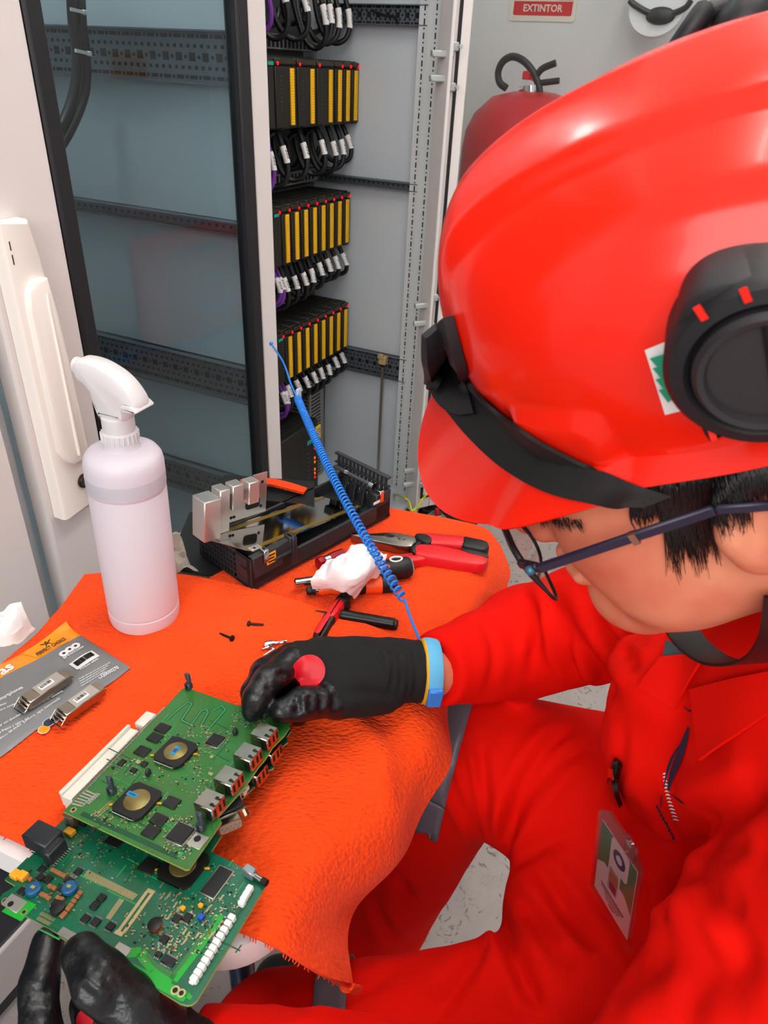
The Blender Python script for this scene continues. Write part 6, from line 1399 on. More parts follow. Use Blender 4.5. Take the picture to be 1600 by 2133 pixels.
G = ruled([(948, 655), (954, 680), (962, 710), (970, 745), (980, 790), (995, 835), (1004, 868)], [(888, 705), (889, 735), (893, 775), (906, 815), (926, 848), (950, 866), (975, 872)], hat_hit, .006, 30, 9)
b = MB(); b.grid(G, 0, .005, flip=True); 
for (x, y, r_) in ((908, 775, .0042), (933, 815, .006)):
    q, n_ = hat_hit(x, y, .0125); 
    if q is not None: b.lathe([(r_, -.004), (r_, .0)], 16, 1, fr(q, np.cross(n_, [0, 0, 1]), z=n_))
b.v = [app(inv(FT_), q) for q in b.v]; b.sharp = 60; b.build('front_bracket', [hatb, ink], hat)
# side mount
q0, n0 = hat_hit(1530, 775, 0.); n0 = n0 / np.linalg.norm(n0); FM = fr(q0 + n0 * .007, -(FT_[:3, 0]), z=n0)
def mp(px, py, h=.006): return app(inv(FM), onP(px, py, FM[:3, 3] + FM[:3, 2] * h, FM[:3, 2]))[0][:2]
def mounts(pts, h0, h1, bv, name, m_, k=5):
    S = spline([(*mp(x, y, h1), 0) for x, y in pts], len(pts) * k, True)[:, :2]; b = MB(); bevprism(b, S, h1 - h0, bv, tr(0, 0, h0)); b.v = [app(inv(FT_) @ FM, q) for q in b.v]; return b.build(name, m_, hat)
mounts([(1408, 720), (1402, 690), (1425, 640), (1470, 606), (1530, 588), (1600, 584), (1680, 610), (1720, 700), (1715, 800), (1690, 862), (1610, 878), (1540, 902), (1486, 926), (1470, 920), (1455, 890), (1438, 850), (1420, 790)], -.010, .0135, .003, 'mount_plate', hatb)
cc_ = mp(1598, 752, .010); b = MB(); b.lathe([(.0225, .004), (.0225, .0080), (.0245, .0105), (.0288, .0095), (.0312, .006), (.0318, -.014)], 56, 0, inv(FT_) @ FM @ tr(cc_[0], cc_[1], .0065), cap=False); b.build('mount_cup', hatb, hat)
c_ = mp(1600, 758, .012); b = MB(); M = inv(FT_) @ FM @ tr(c_[0], c_[1], .0138)
b.lathe([(.0222, 0), (.0222, .004), (.0205, .006), (.0185, .0055), (.0175, .003), (.004, .0035)], 48, 0, M); b.bar(app(M, (-.002, -.020, .0045))[0], app(M, (.004, .020, .0045))[0], .0012, .001, 1); b.build('mount_disc', [mat('mount_grey', '#2b272a', .45), ink], hat)
mounts([(1545, 850), (1600, 838), (1660, 842), (1650, 872), (1600, 876), (1556, 888)], .0125, .0160, .001, 'mount_foot', ink)
for (x0, y0, x1, y1) in ((1452, 628, 1470, 655), (1548, 590, 1560, 618), (1478, 885, 1488, 918)):
    a, c = mp(x0, y0, .0145), mp(x1, y1, .0145); b = MB(); b.bar((*a, .0142 if y0 > 800 else .0175), (*c, .0142 if y0 > 800 else .0175), .0022, .0006); b.v = [app(inv(FT_) @ FM, q) for q in b.v]; b.build('slot', hatm, hat)
# sticker
def drape(quad, hit, off, n=8, mi=0, mb=None, thick=0.):
    a, b_, c_, d_ = [np.array(q, float) for q in quad]; G = []
    for t in np.linspace(0, 1, n):
        row = []
        for s in np.linspace(0, 1, n):
            q = a * (1 - s) * (1 - t) + b_ * s * (1 - t) + c_ * s * t + d_ * (1 - s) * t; h = hit(q[0], q[1], off)[0]; row.append(h)
        G.append(row)
    ref = next((p for r in G for p in r if p is not None), None)
    if ref is None: return mb
    G = np.array([[ref if p is None else p for p in r] for r in G]); nrm = np.cross(G[0, -1] - G[0, 0], G[-1, 0] - G[0, 0]); mb = mb or MB(); mb.grid(G, mi, thick, flip=(nrm @ (C0 - G[0, 0]) < 0)); return mb
b = drape([(1344, 728), (1398, 706), (1436, 850), (1386, 862)], hat_hit, .0006)
for quad in ([(1355, 742), (1387, 732), (1391, 748), (1374, 762)], [(1361, 762), (1394, 752), (1399, 772), (1381, 785)], [(1367, 785), (1401, 776), (1406, 798), (1387, 808)], [(1373, 806), (1408, 800), (1413, 818), (1393, 832)]): drape(quad, hat_hit, .0018, 5, 1, b)
b.v = [app(inv(FT_), q) for q in b.v]; b.build('sticker', [mat('sticker_white', '#ece9e6', .4), mat('sticker_green', '#159a76', .5)], hat)
# raised ear-muff arm on the far side
fa = lambda x, y, z: app(FT_, np.array((x, y, z)) * TS)[0]
fy = lambda px, py, y: onP(px, py, fa(0, y, 0), FT_[:3, 1])
b = MB(); b.tube(spline([fa(.085, -.085, .055), fy(1432, 72, -.108), fy(1462, 40, -.118), fy(1500, 22, -.124), fy(1560, 8, -.128), fy(1640, 2, -.126), fa(-.06, -.100, .055)], 30), .0055, 0, 10)
b.tube(spline([fa(.02, -.098, .055), fy(1540, 60, -.108), fy(1585, 40, -.118), fy(1640, 30, -.118), fa(-.05, -.10, .06)], 20), .012, 0, 12)
b.v = [app(inv(FT_), q) for q in b.v]; b.build('ear_muff_arm', hatb, hat)
# ---- hair under the rim, eyebrow and lashes
hb_ = MB()
def head_hit(px, py, off=0.):
    h, n = headS.hitn(px, py); return (None, None) if h is None else (h + n * off, n)
def strand(p0, p1, bend, r, o0=.0012, o1=.0022):
    P = []
    for t in np.linspace(0, 1, 6):
        x = p0[0] + (p1[0] - p0[0]) * t + bend * math.sin(t * pi); y = p0[1] + (p1[1] - p0[1]) * t; h = head_hit(x, y, o0 + (o1 - o0) * math.sin(t * pi) + .0004)[0]
        if h is None: return
        P.append(h)
    P = np.array(P)
    if np.max(np.linalg.norm(np.diff(P, axis=0), axis=1)) > .02: return
    hb_.tube(P, np.linspace(r, r * .15, 6), 0, 4)
for k in range(900):
    x = rnd.uniform(1315, 1640); yr = 1052 - (x - 1330) * .27 - rnd.uniform(5, 45)
    if x < 1372: L = rnd.uniform(20, 60)
    elif x < 1475: L = rnd.uniform(90, 185)
    elif x < 1545: L = rnd.uniform(50, 130)
    else: L = rnd.uniform(40, 80)
    strand((x, yr), (x + L * rnd.uniform(.02, .28), yr + L), rnd.uniform(-8, 8), rnd.uniform(.0004, .0008))
for k in range(120): x = rnd.uniform(1110, 1215); y = 1072 + (x - 1110) * .12 + rnd.uniform(-6, 8); strand((x, y), (x + rnd.uniform(4, 12), y + rnd.uniform(10, 22)), 2, .00025)
if hb_.n: hb_.v = [app(inv(FPer), q) for q in hb_.v]; hb_.sharp = 180; hb_.build('hair', hairm, per)
def cap_sdf(Pw):
    P = app(inv(FHd), Pw); d = s_ell(P, (-.014, 0, .050), (.107, .084, .108)); d = smax(d, P[:, 0] + .022 + .25 * np.maximum(0, .03 - P[:, 2]), .006); d = smax(d, -.045 - P[:, 2] - .25 * P[:, 0], .006)
    Qh = app(inv(FT_), Pw) / TS; return np.where(Qh[:, 2] > .026, smax(d, s_ell(Qh, (0, 0, .034), (.124, .0925, .112)), .005), d)
hv2, hf2 = sdf_mesh(cap_sdf, Cc - .19, Cc + .17, .0035, 2); hcm = MB(); hcm.add(hv2 + vnormals(hv2, hf2) * (vnoise(hv2 * 260, 3) * .0012)[:, None], hf2.tolist()); child_v = [app(inv(FPer), q) for q in hcm.v]; hcm.v = child_v; hcm.sharp = 180; hcm.build('hair', hairm, per)
# ---- eyeglasses
gm = mat('glasses_black', '#17141c', .3); gn = mat('glasses_navy', '#231c33', .35)
FEg = FHd.copy(); FEg[:3, 3] += RC @ np.array([-.0068, -.0095, -.002]); eg = thing('eyeglasses', 'black and navy framed eyeglasses on the worker under the hat visor', 'eyeglasses', FEg)
def lensx(y, z): return .104 - .30 * max(0, abs(y) - .022) + .16 * (z - .012)
for s in (1, -1):
    O = []
    for (yy, zz) in rrect(.054, .040, .013, 6, (.036, -.004)): O.append((lensx(yy, zz), s * yy, zz))
    O = np.array(O); top = O[:, 2] > .002
    b = MB(); b.tube(O, np.where(top, .0019, .0010), 0, 8, closed=True); b.build('rim', gm, eg)
    b = MB(); c_ = O.mean(0); n_ = len(O); b.add(np.concatenate([O, [c_]]), [(i, (i + 1) % n_, n_) if s > 0 else ((i + 1) % n_, i, n_) for i in range(n_)]); b.build('lens', glass_mat('lens_glass', '#f4eeee', .03) if 'lens_glass' not in MATS else MATS['lens_glass'], eg)
    b = MB(); b.bar((lensx(.063, .012) + .001, s * .063, .012), (.082, s * .072, .013), .004, .005, 0, b=.001); b.sphere((.0865, s * .0715, .0125), .0026, 1, None, 8); b.build('hinge', [gm, mat('hinge_blue', '#3d6f8c', .35, metal=.5)], eg)
    b = MB(); b.bar((.083, s * .072, .0125), (.0, s * .083, .024), .0026, .0058, 0, b=.001); b.bar((.036, s * .0788, .0188), (.033, s * .0792, .0192), .0030, .0062, 1); b.bar((.0, s * .083, .024), (-.03, s * .080, .012), .0026, .005, 0, b=.001); b.build('temple', [gn, mat('ring_copper', '#9a6a58', .4, metal=.6)], eg)
b = MB(); b.tube(spline([(lensx(.011, .006), .011, .006), (.107, 0, .010), (lensx(.011, .006), -.011, .006)], 12), .0015, 0, 8); b.build('bridge', gm, eg)
# ---- coverall details: collar, shirt, pocket clip, embroidery
def cov_hit(px, py, off=0.):
    h, n = cov.hitn(px, py); return (None, None) if h is None else (h + n * off, n)
def child(mb, name, m_, label=None, sharp=60):
    mb.v = [app(inv(FPer), q) for q in mb.v]; mb.sharp = sharp; o = mb.build(name, m_, per)
    if label: o['label'] = label
    return o
for quad in ([(1375, 1378), (1484, 1366), (1414, 1478), (1336, 1432)], [(1452, 1440), (1640, 1390), (1640, 1470), (1473, 1590)]):
    child(drape(quad, cov_hit, .004, 14, 0, None, .0018), 'collar', red)
child(drape([(1388, 1342), (1455, 1360), (1442, 1392), (1380, 1384)], cov_hit, .003, 8, 0, None, .001), 'undershirt', shirtm, 'dark grey undershirt at the open collar')
nk0 = hd(-.045, 0, -.085); b = MB(); axn = (J['nk'] - hd(-.03, 0, -.03)); axn /= np.linalg.norm(axn); Mn = fr(nk0, hs, z=-axn)
b.lathe([(.064, -.022), (.0665, -.010), (.0660, .004), (.0635, .008)], 48, 0, Mn, cap=False); b.lathe([(.0615, -.022), (.0615, .008), (.0635, .008)], 48, 0, Mn, cap=False); child(b, 'undershirt', shirtm, 'dark grey undershirt collar')
b = ruled([(1283, 1580), (1276, 1605), (1274, 1635), (1283, 1668)], [(1306, 1583), (1303, 1605), (1303, 1635), (1308, 1662)], cov_hit, .0065, 16, 7); mb2 = MB(); mb2.grid(b, 0, .004, flip=True); drape([(1299, 1598), (1308, 1596), (1306, 1616), (1298, 1616)], cov_hit, .0115, 4, 1, mb2)
mb2.sharp = 60; o = mb2.build('pocket_clip', [mat('clip_gloss', '#0c0c0a', .15), chrome]); tag(o, 'glossy black clip on the chest pocket edge, above the name badge', 'clip')
navy = mat('thread_navy', '#14203f', .7); thr = mat('thread_white', '#cfd0d6', .7)
emb = MB()
def stitch(pts, w0, w1, mi):
    S_ = spline([(x, y, 0) for x, y in pts], 24); L_ = []; R_ = []
    for i, q in enumerate(S_):
        d = S_[min(i + 1, len(S_) - 1)] - S_[max(i - 1, 0)]; d /= max(np.linalg.norm(d), 1e-9); w = w0 + (w1 - w0) * math.sin(pi * i / (len(S_) - 1)); a = cov_hit(q[0] - d[1] * w, q[1] + d[0] * w, .0009)[0]; c = cov_hit(q[0] + d[1] * w, q[1] - d[0] * w, .0009)[0]
        if a is None or c is None: continue
        L_.append(a); R_.append(c)
    if len(L_) > 2: emb.grid(np.array([L_, R_]), mi, flip=True)
stitch([(1437, 1515), (1428, 1545), (1416, 1580), (1402, 1615), (1393, 1648)], 2, 8, 0); stitch([(1420, 1550), (1404, 1575), (1392, 1605), (1384, 1640)], 1, 3, 0); stitch([(1445, 1480), (1452, 1500), (1462, 1522)], .5, 1.5, 0); stitch([(1426, 1472), (1440, 1482), (1458, 1474)], .5, 1.5, 0)
for k in range(14): t = k / 13; x, y = 1386 + 22 * t ** 1.6, 1610 + 95 * t; stitch([(x - 4, y + 1), (x, y), (x + 4 + 3 * t, y + 2)], .6, 1.8, 1)
stitch([(1400, 1655), (1418, 1668), (1428, 1674)], .6, 1.2, 0); stitch([(1380, 1655), (1376, 1680)], .8, 1.4, 0)
for k in range(9): x, y = 1366 + k * 4.2, 1676 + k * 8.0; stitch([(x, y), (x + 3, y + 4), (x + rnd.uniform(-3, 8), y + 7)], 1, 2.2, 0)
if emb.n: child(emb, 'embroidery', [navy, thr], 'navy and white embroidered emblem')
# chin strap
P = [hd(-.005, .080, -.045), hd(.005, .076, -.075), hd(.02, .060, -.105), hd(.045, .035, -.125), hd(.06, 0, -.128), hd(.05, -.035, -.12)]
S_ = spline(P, 36); T_ = np.gradient(S_, axis=0); T_ /= np.linalg.norm(T_, axis=1, keepdims=True); ctr = hd(-.01, 0, -.03); G = []
for p, t in zip(S_, T_):
    o_ = p - ctr; o_ /= np.linalg.norm(o_); w = np.cross(t, o_); w /= np.linalg.norm(w); G.append([p + w * q for q in np.linspace(-.011, .011, 5)])
b = MB(); b.grid(np.array(G), 0, .0018); b.v = [app(inv(FT_), q) for q in b.v]; b.sharp = 60; b.build('chin_strap', mat('strap_brown', '#1a0f10', .45), hat)
# ---- name badge
bq = [(1262, 1692), (1353, 1826), (1300, 1962), (1222, 1830)]; rr_ = [ray(*q) for q in bq]
sv = np.linalg.svd(np.stack([rr_[0], -rr_[1], rr_[2], -rr_[3]], 1))[2][-1]; sv = sv / sv.mean() * .528
pT, pR, pB, pL = [C0 + r_ * d_ for r_, d_ in zip(rr_, sv)]
bx_ = (pR - pT + pB - pL) / 2; by_ = (pT - pL + pR - pB) / 2; bo = (pT + pR + pB + pL) / 4; FBd = fr(bo, bx_, y=by_); bw, bh = np.linalg.norm(bx_), np.linalg.norm(by_)
if FBd[:3, 2] @ (C0 - bo) < 0: pass
bd = thing('name_badge', 'clear plastic holder with a green and white identity card on the coverall', 'badge', FBd)
b = MB(); b.prism([(-bw / 2, -bh / 2), (bw / 2, -bh / 2), (bw / 2, bh / 2 - .004), (bw / 2 - .01, bh / 2 + .006), (-bw / 2 + .012, bh / 2 + .006), (-bw / 2, bh / 2 - .006)], -.0015, -.0008, 0); b.prism([(-bw / 2, -bh / 2), (bw / 2, -bh / 2), (bw / 2, bh / 2 - .004), (bw / 2 - .01, bh / 2 + .006), (-bw / 2 + .012, bh / 2 + .006), (-bw / 2, bh / 2 - .006)], .0008, .0014, 0)
b.build('holder', glass_mat('clear_plastic', '#f2ecec', .05, .15), bd)
cw, chh = bw * .84, bh * .80; b = MB(); b.box((0, -bh * .02, 0), (cw, chh, .0006), 0); b.prism([(-cw / 2, -bh * .02 + chh * .5), (cw / 2, -bh * .02 + chh * .5), (cw / 2, -bh * .02 - chh * .14), (cw * .30, -bh * .02 - chh * .02), (-cw * .30, -bh * .02 + chh * .02), (-cw / 2, -bh * .02 - chh * .08)], .0003, .0004, 1)
b.prism(rrect(cw * .50, chh * .36, .004, 4, (cw * .06, chh * .30)), .0004, .0005, 0); b.box((-cw * .02, -chh * .06, .00047), (cw * .34, chh * .40, .0001), 0); b.box((-cw * .02, -chh * .08, .00053), (cw * .26, chh * .30, .0001), 2)
b.lathe([(chh * .10, .0005), (chh * .10, .0006)], 20, 4, tr(cw * .06, chh * .30, 0)); b.lathe([(chh * .05, .0006), (chh * .05, .0007)], 16, 0, tr(cw * .06, chh * .30, 0)); b.lathe([(chh * .075, .0006), (chh * .075, .0007)], 16, 3, tr(-cw * .01, -chh * .04, 0)); b.box((-cw * .01, -chh * .17, .0006), (cw * .18, chh * .11, .0002), 5)
for k, (w_, m_) in enumerate(((.66, .018), (.60, .014), (.46, .010), (.40, .010), (.34, .010), (.12, .018))):
    x = -w_ / 2 * cw; y = -chh * (.31 + k * .030)
    while x < w_ / 2 * cw: l = rnd.uniform(.02, .05) * cw; b.box((x + l / 2, y, .0004), (l, m_ * chh, .0001), 6); x += l + .008 * cw
b.build('card', [mat('card_white', '#d6cdd0', .4), mat('card_green', '#3f7a52', .4), mat('photo_grey', '#8d9a94', .5), mat('photo_skin', '#b86a52', .5), mat('card_navy', '#34406e', .5), mat('photo_maroon', '#8a3048', .5), ink], bd)
b = MB(); b.prism(rrect(.012, .020, .003, 4, (bw * .28, bh / 2 + .004)), .0015, .003, 0); b.cyl((bw * .28, bh / 2 + .010, .003), (bw * .28, bh / 2 + .010, .0045), .0032, 1, 14); b.build('badge_clip', [MATS['clear_plastic'], chrome], bd)
# ================================================================== gloved hands
oz = lambda x, y, z: onZ(x, y, z)
def glove(name, chains, palm, cut, lo, hi, lines, coat_from, label):
    def f(P):
        d = None
        for pts, rad in palm: q = chain(P, pts, rad, .012); d = q if d is None else smin(d, q, .016)
        for pts, rad in chains: d = smin(d, chain(P, pts, rad, .005), .005)
        d = d + vnoise(P * 95, 4) * .0007 + vnoise(P * 210, 8) * .0003
        for (p0, n_) in cut: d = smax(d, (P - p0) @ n_, .002)
        return d
    S_ = Sculpt(*sdf_mesh(f, lo, hi, .0015, 2)); S_.crease(lines)
    fc = S_.v[S_.f].mean(1); dc = np.min([chain(fc, pts[k0:], [r * 0 for r in rad[k0:]]) - np.mean(rad[k0:]) for (pts, rad), k0 in zip(chains, coat_from)], axis=0)
    dp = np.min([chain(fc, pts, [r * 0 for r in rad]) - np.mean(rad) for pts, rad in palm], axis=0)
    mi = (dc < dp + .001).astype(int)
    b = MB(FPer); b.v = [S_.v]; b.n = len(S_.v); b.f = S_.f.tolist(); b.m = mi.tolist(); b.sm = [True] * len(S_.f); b.sharp = 180
    o = b.build(name, [gk, gc], per); o['label'] = label; return S_, o
rw = oz(884, 1398, .692)
R_ch = [([oz(612, 1378, .722), oz(558, 1418, .729), oz(534, 1454, .724), oz(525, 1480, .7155)], [.0130, .0115, .0104, .0090]),
        ([oz(607, 1369, .714), oz(552, 1400, .716), oz(530, 1440, .707), oz(536, 1472, .6985)], [.0132, .0115, .0105, .0092]),
        ([oz(622, 1364, .703), oz(580, 1392, .701), oz(560, 1425, .690), oz(584, 1470, .684)], [.0130, .0112, .0102, .009]),
        ([oz(646, 1362, .694), oz(612, 1392, .686), oz(604, 1440, .681), oz(624, 1490, .684)], [.0120, .0105, .0098, .0088]),
        ([oz(800, 1440, .694), oz(705, 1457, .702), oz(630, 1466, .716), oz(587, 1482, .7165)], [.0185, .0150, .0126, .0100])]
R_pl = [([oz(900, 1398, .692), oz(845, 1398, .693), oz(760, 1402, .702), oz(660, 1388, .713)], [.0265, .0250, .0265, .0225]), ([oz(800, 1390, .694), oz(665, 1374, .700)], [.022, .020]), ([oz(780, 1425, .698), oz(720, 1440, .704)], [.022, .020])]
ax = rw - oz(760, 1402, .702); ax /= np.linalg.norm(ax)
RG, _ = glove('right_glove', R_ch, R_pl, [(oz(886, 1398, .692), ax)], (-.16, .36, .655), (.10, .56, .765),
              [([(830, 1345), (835, 1400), (830, 1455)], .0016, .003), ([(845, 1342), (851, 1400), (846, 1455)], .0016, .003), ([(860, 1340), (867, 1400), (862, 1455)], .0018, .003), ([(815, 1350), (820, 1400), (812, 1455)], .0012, .003), ([(800, 1352), (805, 1400)], .001, .003),
               ([(612, 1452), (622, 1470), (618, 1490)], .0022, .003), ([(640, 1448), (646, 1464), (640, 1485)], .0016, .003), ([(662, 1445), (668, 1460), (662, 1480)], .0014, .003), ([(690, 1446), (694, 1462), (688, 1482)], .0012, .003), ([(596, 1400), (574, 1412)], .0012, .003), ([(552, 1430), (566, 1440)], .0014, .003), ([(580, 1400), (600, 1410)], .001, .003), ([(690, 1450), (760, 1442), (830, 1452)], .0012, .004)], [0, 1, 1, 1, 1], 'black work glove with a red dot on its back')
def rg_hit(px, py, off=0.):
    h, n = RG.hitn(px, py); return (None, None) if h is None else (h + n * off, n)
def dot(S_, cx, cy, rpx, hitf):
    q, n = hitf(cx, cy); n = np.mean([hitf(cx + 10 * math.cos(a), cy + 10 * math.sin(a))[1] for a in np.linspace(0, 2 * pi, 9)[:-1] if hitf(cx + 10 * math.cos(a), cy + 10 * math.sin(a))[1] is not None] or [n], axis=0); n /= np.linalg.norm(n)
    v = (C0 - q) / np.linalg.norm(C0 - q); n = n * .45 + v * .55; n /= np.linalg.norm(n); dist = (RC.T @ (q - C0))[2] * -1; r = rpx * dist / F; e1 = np.cross(n, Z); e1 /= np.linalg.norm(e1); e2 = np.cross(n, e1); G = []
    for t in np.linspace(.02, 1, 9):
        row = []
        for a in np.linspace(0, 2 * pi, 41):
            p = q + (e1 * math.cos(a) + e2 * math.sin(a)) * r * t; h = S_.bvh().ray_cast(Vector(p + n * .03), Vector(-n), .06); d = 0. if h[0] is None else float(np.clip((np.array(h[0]) - p) @ n, -.0035, .006)); row.append(p + n * (d + .0012))
        G.append(row)
    G = np.array(G); 
    for _ in range(4): G[1:-1, :-1] = .5 * G[1:-1, :-1] + .125 * (G[:-2, :-1] + G[2:, :-1] + np.roll(G[1:-1, :-1], 1, 1) + np.roll(G[1:-1, :-1], -1, 1)); G[:, -1] = G[:, 0]
    b = MB(); b.grid(G, 0, .0008, flip=False); return b
b = dot(RG, 645, 1397, 33, rg_hit); child(b, 'glove_dot', mat('dot_red', '#cc1224', .5), 'red dot on the back of the glove')
# left hand, thumb on the board, fingers beneath it
L_ch = [([oz(150, 2290, .650), oz(84, 2150, .664), oz(80, 2050, .672), oz(100, 1962, .678)], [.0130, .0112, .0105, .0096]),
        ([oz(235, 2290, .636), oz(190, 2180, .640), oz(185, 2090, .650), oz(205, 2030, .660)], [.0130, .0112, .0102, .0092]),
        ([oz(290, 2290, .632), oz(225, 2180, .640), oz(220, 2100, .652), oz(240, 2050, .662)], [.0130, .0112, .0102, .0092]),
        ([oz(345, 2290, .628), oz(290, 2200, .636), oz(285, 2130, .648), oz(300, 2085, .660)], [.0120, .0105, .0098, .0085]),
        ([oz(380, 2200, .655), oz(288, 2112, .684), oz(208, 2040, .705), oz(172, 1990, .7075)], [.0215, .0165, .0148, .0118])]
L_pl = [([oz(450, 2330, .628), oz(330, 2270, .636), oz(215, 2275, .645)], [.026, .027, .022]), ([oz(420, 2240, .640), oz(300, 2160, .655)], [.024, .020])]
ax = J['lw'] - oz(215, 2275, .645)
LG, _ = glove('left_glove', L_ch, L_pl, [], (-.25, .10, .59), (-.02, .29, .735), [([(185, 2010), (205, 2030), (235, 2040)], .0014, .003), ([(165, 2050), (185, 2070), (205, 2080)], .0014, .003), ([(62, 2060), (85, 2066), (110, 2058)], .0014, .003), ([(60, 2090), (85, 2096), (110, 2088)], .0012, .003), ([(250, 2060), (240, 2090), (250, 2110)], .0014, .004)], [0, 1, 1, 1, 1], 'black work glove gripping the lower board')
def lg_hit(px, py, off=0.):
    h, n = LG.hitn(px, py); return (None, None) if h is None else (h + n * off, n)
b = dot(LG, 178, 2124, 20, lg_hit); child(b, 'glove_dot', MATS['dot_red'], 'red dot on the glove')
# ---- wrist strap and its coiled cord
axr = (oz(905, 1398, .692) - oz(860, 1398, .693)); axr /= np.linalg.norm(axr); cS = oz(893, 1398, .692); FW = fr(cS, np.cross(axr, Z), z=axr)
ws = thing('wrist_strap', 'light blue anti-static wrist strap between black glove and red cuff', 'wrist strap', FW)
b = MB(); b.lathe([(.0292, -.005), (.0298, -.003), (.0298, .006), (.0288, .0075)], 48, 0, cap=False); b.lathe([(.0275, -.005), (.0275, .0075)], 48, 0, cap=False); b.build('band', mat('strap_blue', '#5fb0da', .8, bump=(900, .3, 'noise', .0005)), ws)
b = MB(); b.lathe([(.0270, -.0075), (.0288, -.0065), (.0290, -.0045), (.0285, -.004)], 48, 0, cap=False); b.build('edge_lining', mat('strap_yellow', '#dca40e', .7), ws)
q = app(inv(FW), oz(904, 1452, .690))[0]; q[:2] *= .0305 / np.linalg.norm(q[:2]); b = MB(); Mc = fr((q[0], q[1], 0.001), (0, 0, 1), z=(q[0], q[1], 0)); b.box((0, 0, 0), (.013, .020, .005), 0, .0012, Mc); b.build('clasp', mat('clasp_blue', '#2f7fd8', .4), ws)
q0_ = app(FW, (0, 0, 0))[0]; snap = D(873, 1330, .640)
P0, P1, P2, P3 = uvw(*fv(565, 716, VF - .012)), D(618, 826, .985), D(845, 1256, .690), snap
cb_ = mat('cord_blue', '#1f78d6', .4)
cd = thing('coiled_cord', 'blue coiled cord running from the cabinet post to the wrist strap', 'cord', tr(*P3))
b = MB(tr(*P3)); b.tube(spline([P2, P2 * .6 + P3 * .4 - Z * .002, P3], 14), .0014, 0, 8); b.build('lead', cb_, cd)
b = MB(tr(*P3)); b.tube(spline([P0, P0 * .55 + P1 * .45 + Z * .004 + U * .004, D(606, 800, 1.0), P1], 20), .0014, 0, 8); b.sphere(P0, .0032, 0, None, 8); b.build('lead', cb_, cd)
ax_ = P2 - P1; L_ = np.linalg.norm(ax_); ax_ /= L_; e1 = np.cross(ax_, Z); e1 /= np.linalg.norm(e1); e2 = np.cross(ax_, e1); turns = 74; N = turns * 14; s = np.linspace(0, 1, N); g_ = .45 * s + .55 * (1 - (1 - s) ** 1.0) ; tpos = .62 * s + .38 * s ** 3
sag = -.016 * np.sin(pi * tpos); rad = .0042 * np.clip(np.minimum(s * 60, (1 - s) * 60), .1, 1)
pts = P1 + ax_ * (tpos * L_)[:, None] + Z * sag[:, None] + (e1 * np.cos(2 * pi * turns * s)[:, None] + e2 * np.sin(2 * pi * turns * s)[:, None]) * rad[:, None]
b = MB(tr(*P3)); b.tube(pts, .00135, 0, 6); b.sharp = 180; b.build('coil', cb_, cd)
b = MB(tr(*P3)); q = D(622, 822, .985); b.box((0, 0, 0), (.010, .004, .018), 0, .001, fr(q, U, z=Z)); b.build('cord_label', frost('label_clear', '#cfdff0', .4, .3), cd)
# ---- boots and the seat that carries the person
bt_ = mat('boot_black', '#141316', .5)
def boot(ank, dirv, label):
    F_ = fr((ank[0], ank[1], 0), dirv, z=Z); t = thing('work_boot', label, 'boot', F_); 
    def f(P):
        Q = app(inv(F_), P); d = s_cap(Q, (-.03, 0, .05), (-.02, 0, .13), .046, .05); d = smin(d, s_cap(Q, (-.03, 0, .045), (.11, 0, .040), .042, .038), .03); d = smax(d, .012 - Q[:, 2], .004); return smax(d, Q[:, 2] - .13, .006)
    S_ = Sculpt(*sdf_mesh(f, F_[:3, 3] - [.2, .2, 0], F_[:3, 3] + [.2, .2, .2], .006, 2)); S_.build('upper', bt_, t, F_)
    b = MB(); b.prism([(-.075, -.036), (-.05, -.044), (.09, -.044), (.135, -.03), (.15, 0), (.135, .03), (.09, .044), (-.05, .044), (-.075, .036)], 0, .022, 0); b.build('sole', ink, t)
boot(J['ra'], (-.9, .1, 0), 'black work boot below the far trouser leg'); boot(J['la'], (-.95, -.1, 0), 'black work boot below the near trouser leg')
se = W3(.41, .36, 0); Fse = fr(se, (1, 0, 0), z=Z); st_ = thing('stool', 'low black stool under the seated worker', 'stool', Fse)
b = MB(); b.lathe([(.12, .325), (.165, .335), (.17, .350), (.16, .362), (.05, .365)], 36, 0); b.build('seat', bt_, st_)
for a in (45, 135, 225, 315): b = MB(); c, s_ = math.cos(math.radians(a)), math.sin(math.radians(a)); b.tube([(c * .10, s_ * .10, .33), (c * .15, s_ * .15, .0)], .012, 0, 10); b.build('leg', tube_m, st_)
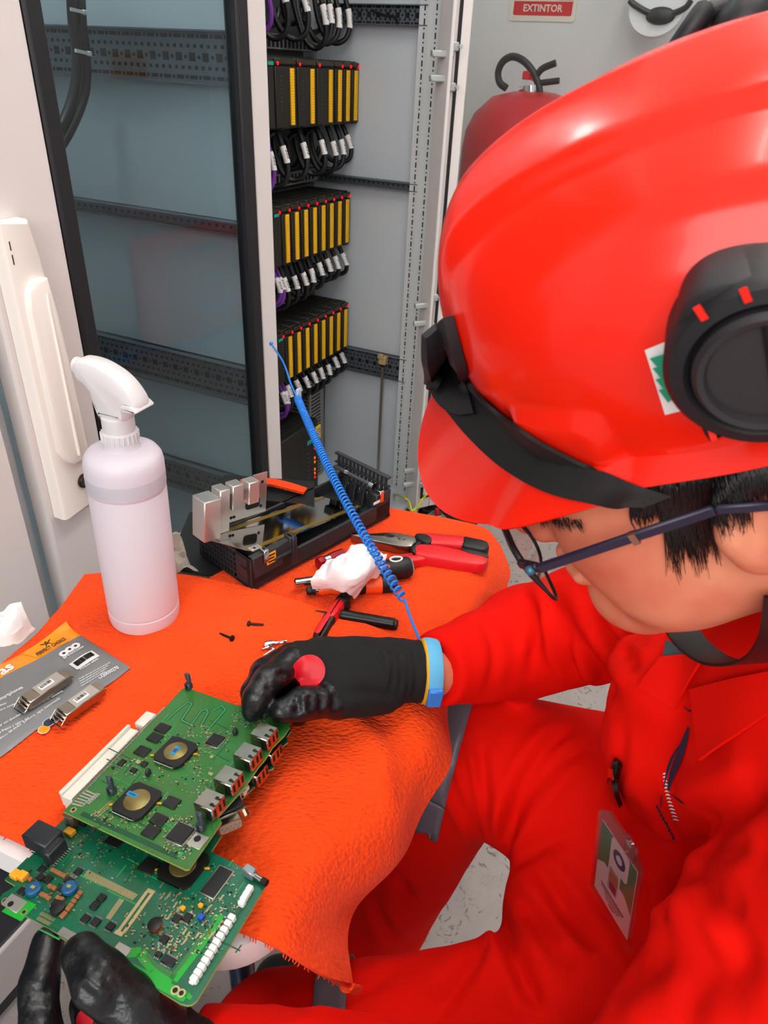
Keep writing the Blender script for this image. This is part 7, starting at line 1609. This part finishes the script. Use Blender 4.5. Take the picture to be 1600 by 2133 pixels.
q = onZ(942, 1728, .0); rf = MB(); rf.lathe([(.022, 0), (.024, .004), (.024, .05), (.018, .056)], 24, 0, fr(q + np.array([.004, .01, 0]), hf * [1, 1, 0] + [0, 0, 1e-6], z=Z)); tag(rf.build('rubber_foot', bt_), 'black rubber block on the floor behind the far trouser leg', 'floor block')
# ================================================================== light
W = bpy.data.worlds.new('world'); SC.world = W; W.use_nodes = True
W.node_tree.nodes['Background'].inputs[0].default_value = (1, .97, .95, 1); W.node_tree.nodes['Background'].inputs[1].default_value = .72
def area(name, loc, target, sx, sy, power, colr=(1, 1, 1)):
    l = bpy.data.lights.new(name, 'AREA'); l.shape = 'RECTANGLE'; l.size = sx; l.size_y = sy; l.energy = power; l.color = colr
    o = bpy.data.objects.new(name, l); COL.objects.link(o); d = Vector(target) - Vector(loc)
    o.rotation_euler = d.to_track_quat('-Z', 'Y').to_euler(); o.location = loc; return o
area('window_light', (-.5, -1.6, 2.0), (0.1, .6, .6), 1.6, 1.2, 40, (1, .98, .96))
for i, (u, v) in enumerate(((.35, -.35), (1.75, -.35), (.35, .25), (1.75, .25))):
    p = uvw(u, v, ZC - .06)
    f = thing('ceiling_light', 'long fluorescent ceiling light above the cabinet row', 'light', UVF @ tr(u, v, ZC), 'ceiling lights')
    b = MB(UVF @ tr(u, v, ZC)); b.box((u, v, ZC - .02), (1.1, .16, .04), 0, .004, UVF); b.build('housing', white, f)
    for s in (-.04, .04):
        b = MB(UVF @ tr(u, v, ZC)); b.cyl(uvw(u - .5, v + s, ZC - .055), uvw(u + .5, v + s, ZC - .055), .013, 0, 12); b.build('tube', mat('tube_glow', '#ffffff', .5, emit=('#fffaf2', 32)), f)
SC.view_settings.view_transform = 'Standard'; SC.view_settings.look = 'None'; SC.view_settings.gamma = 1.0; SC.view_settings.exposure = 0.0
SC.view_settings.use_curve_mapping = False
SC.cycles.use_denoising = True
SC.cycles.use_adaptive_sampling = True; SC.cycles.adaptive_threshold = .04; SC.cycles.max_bounces = 7; SC.cycles.transparent_max_bounces = 12; SC.cycles.caustics_reflective = False; SC.cycles.caustics_refractive = False
bpy.context.view_layer.update()
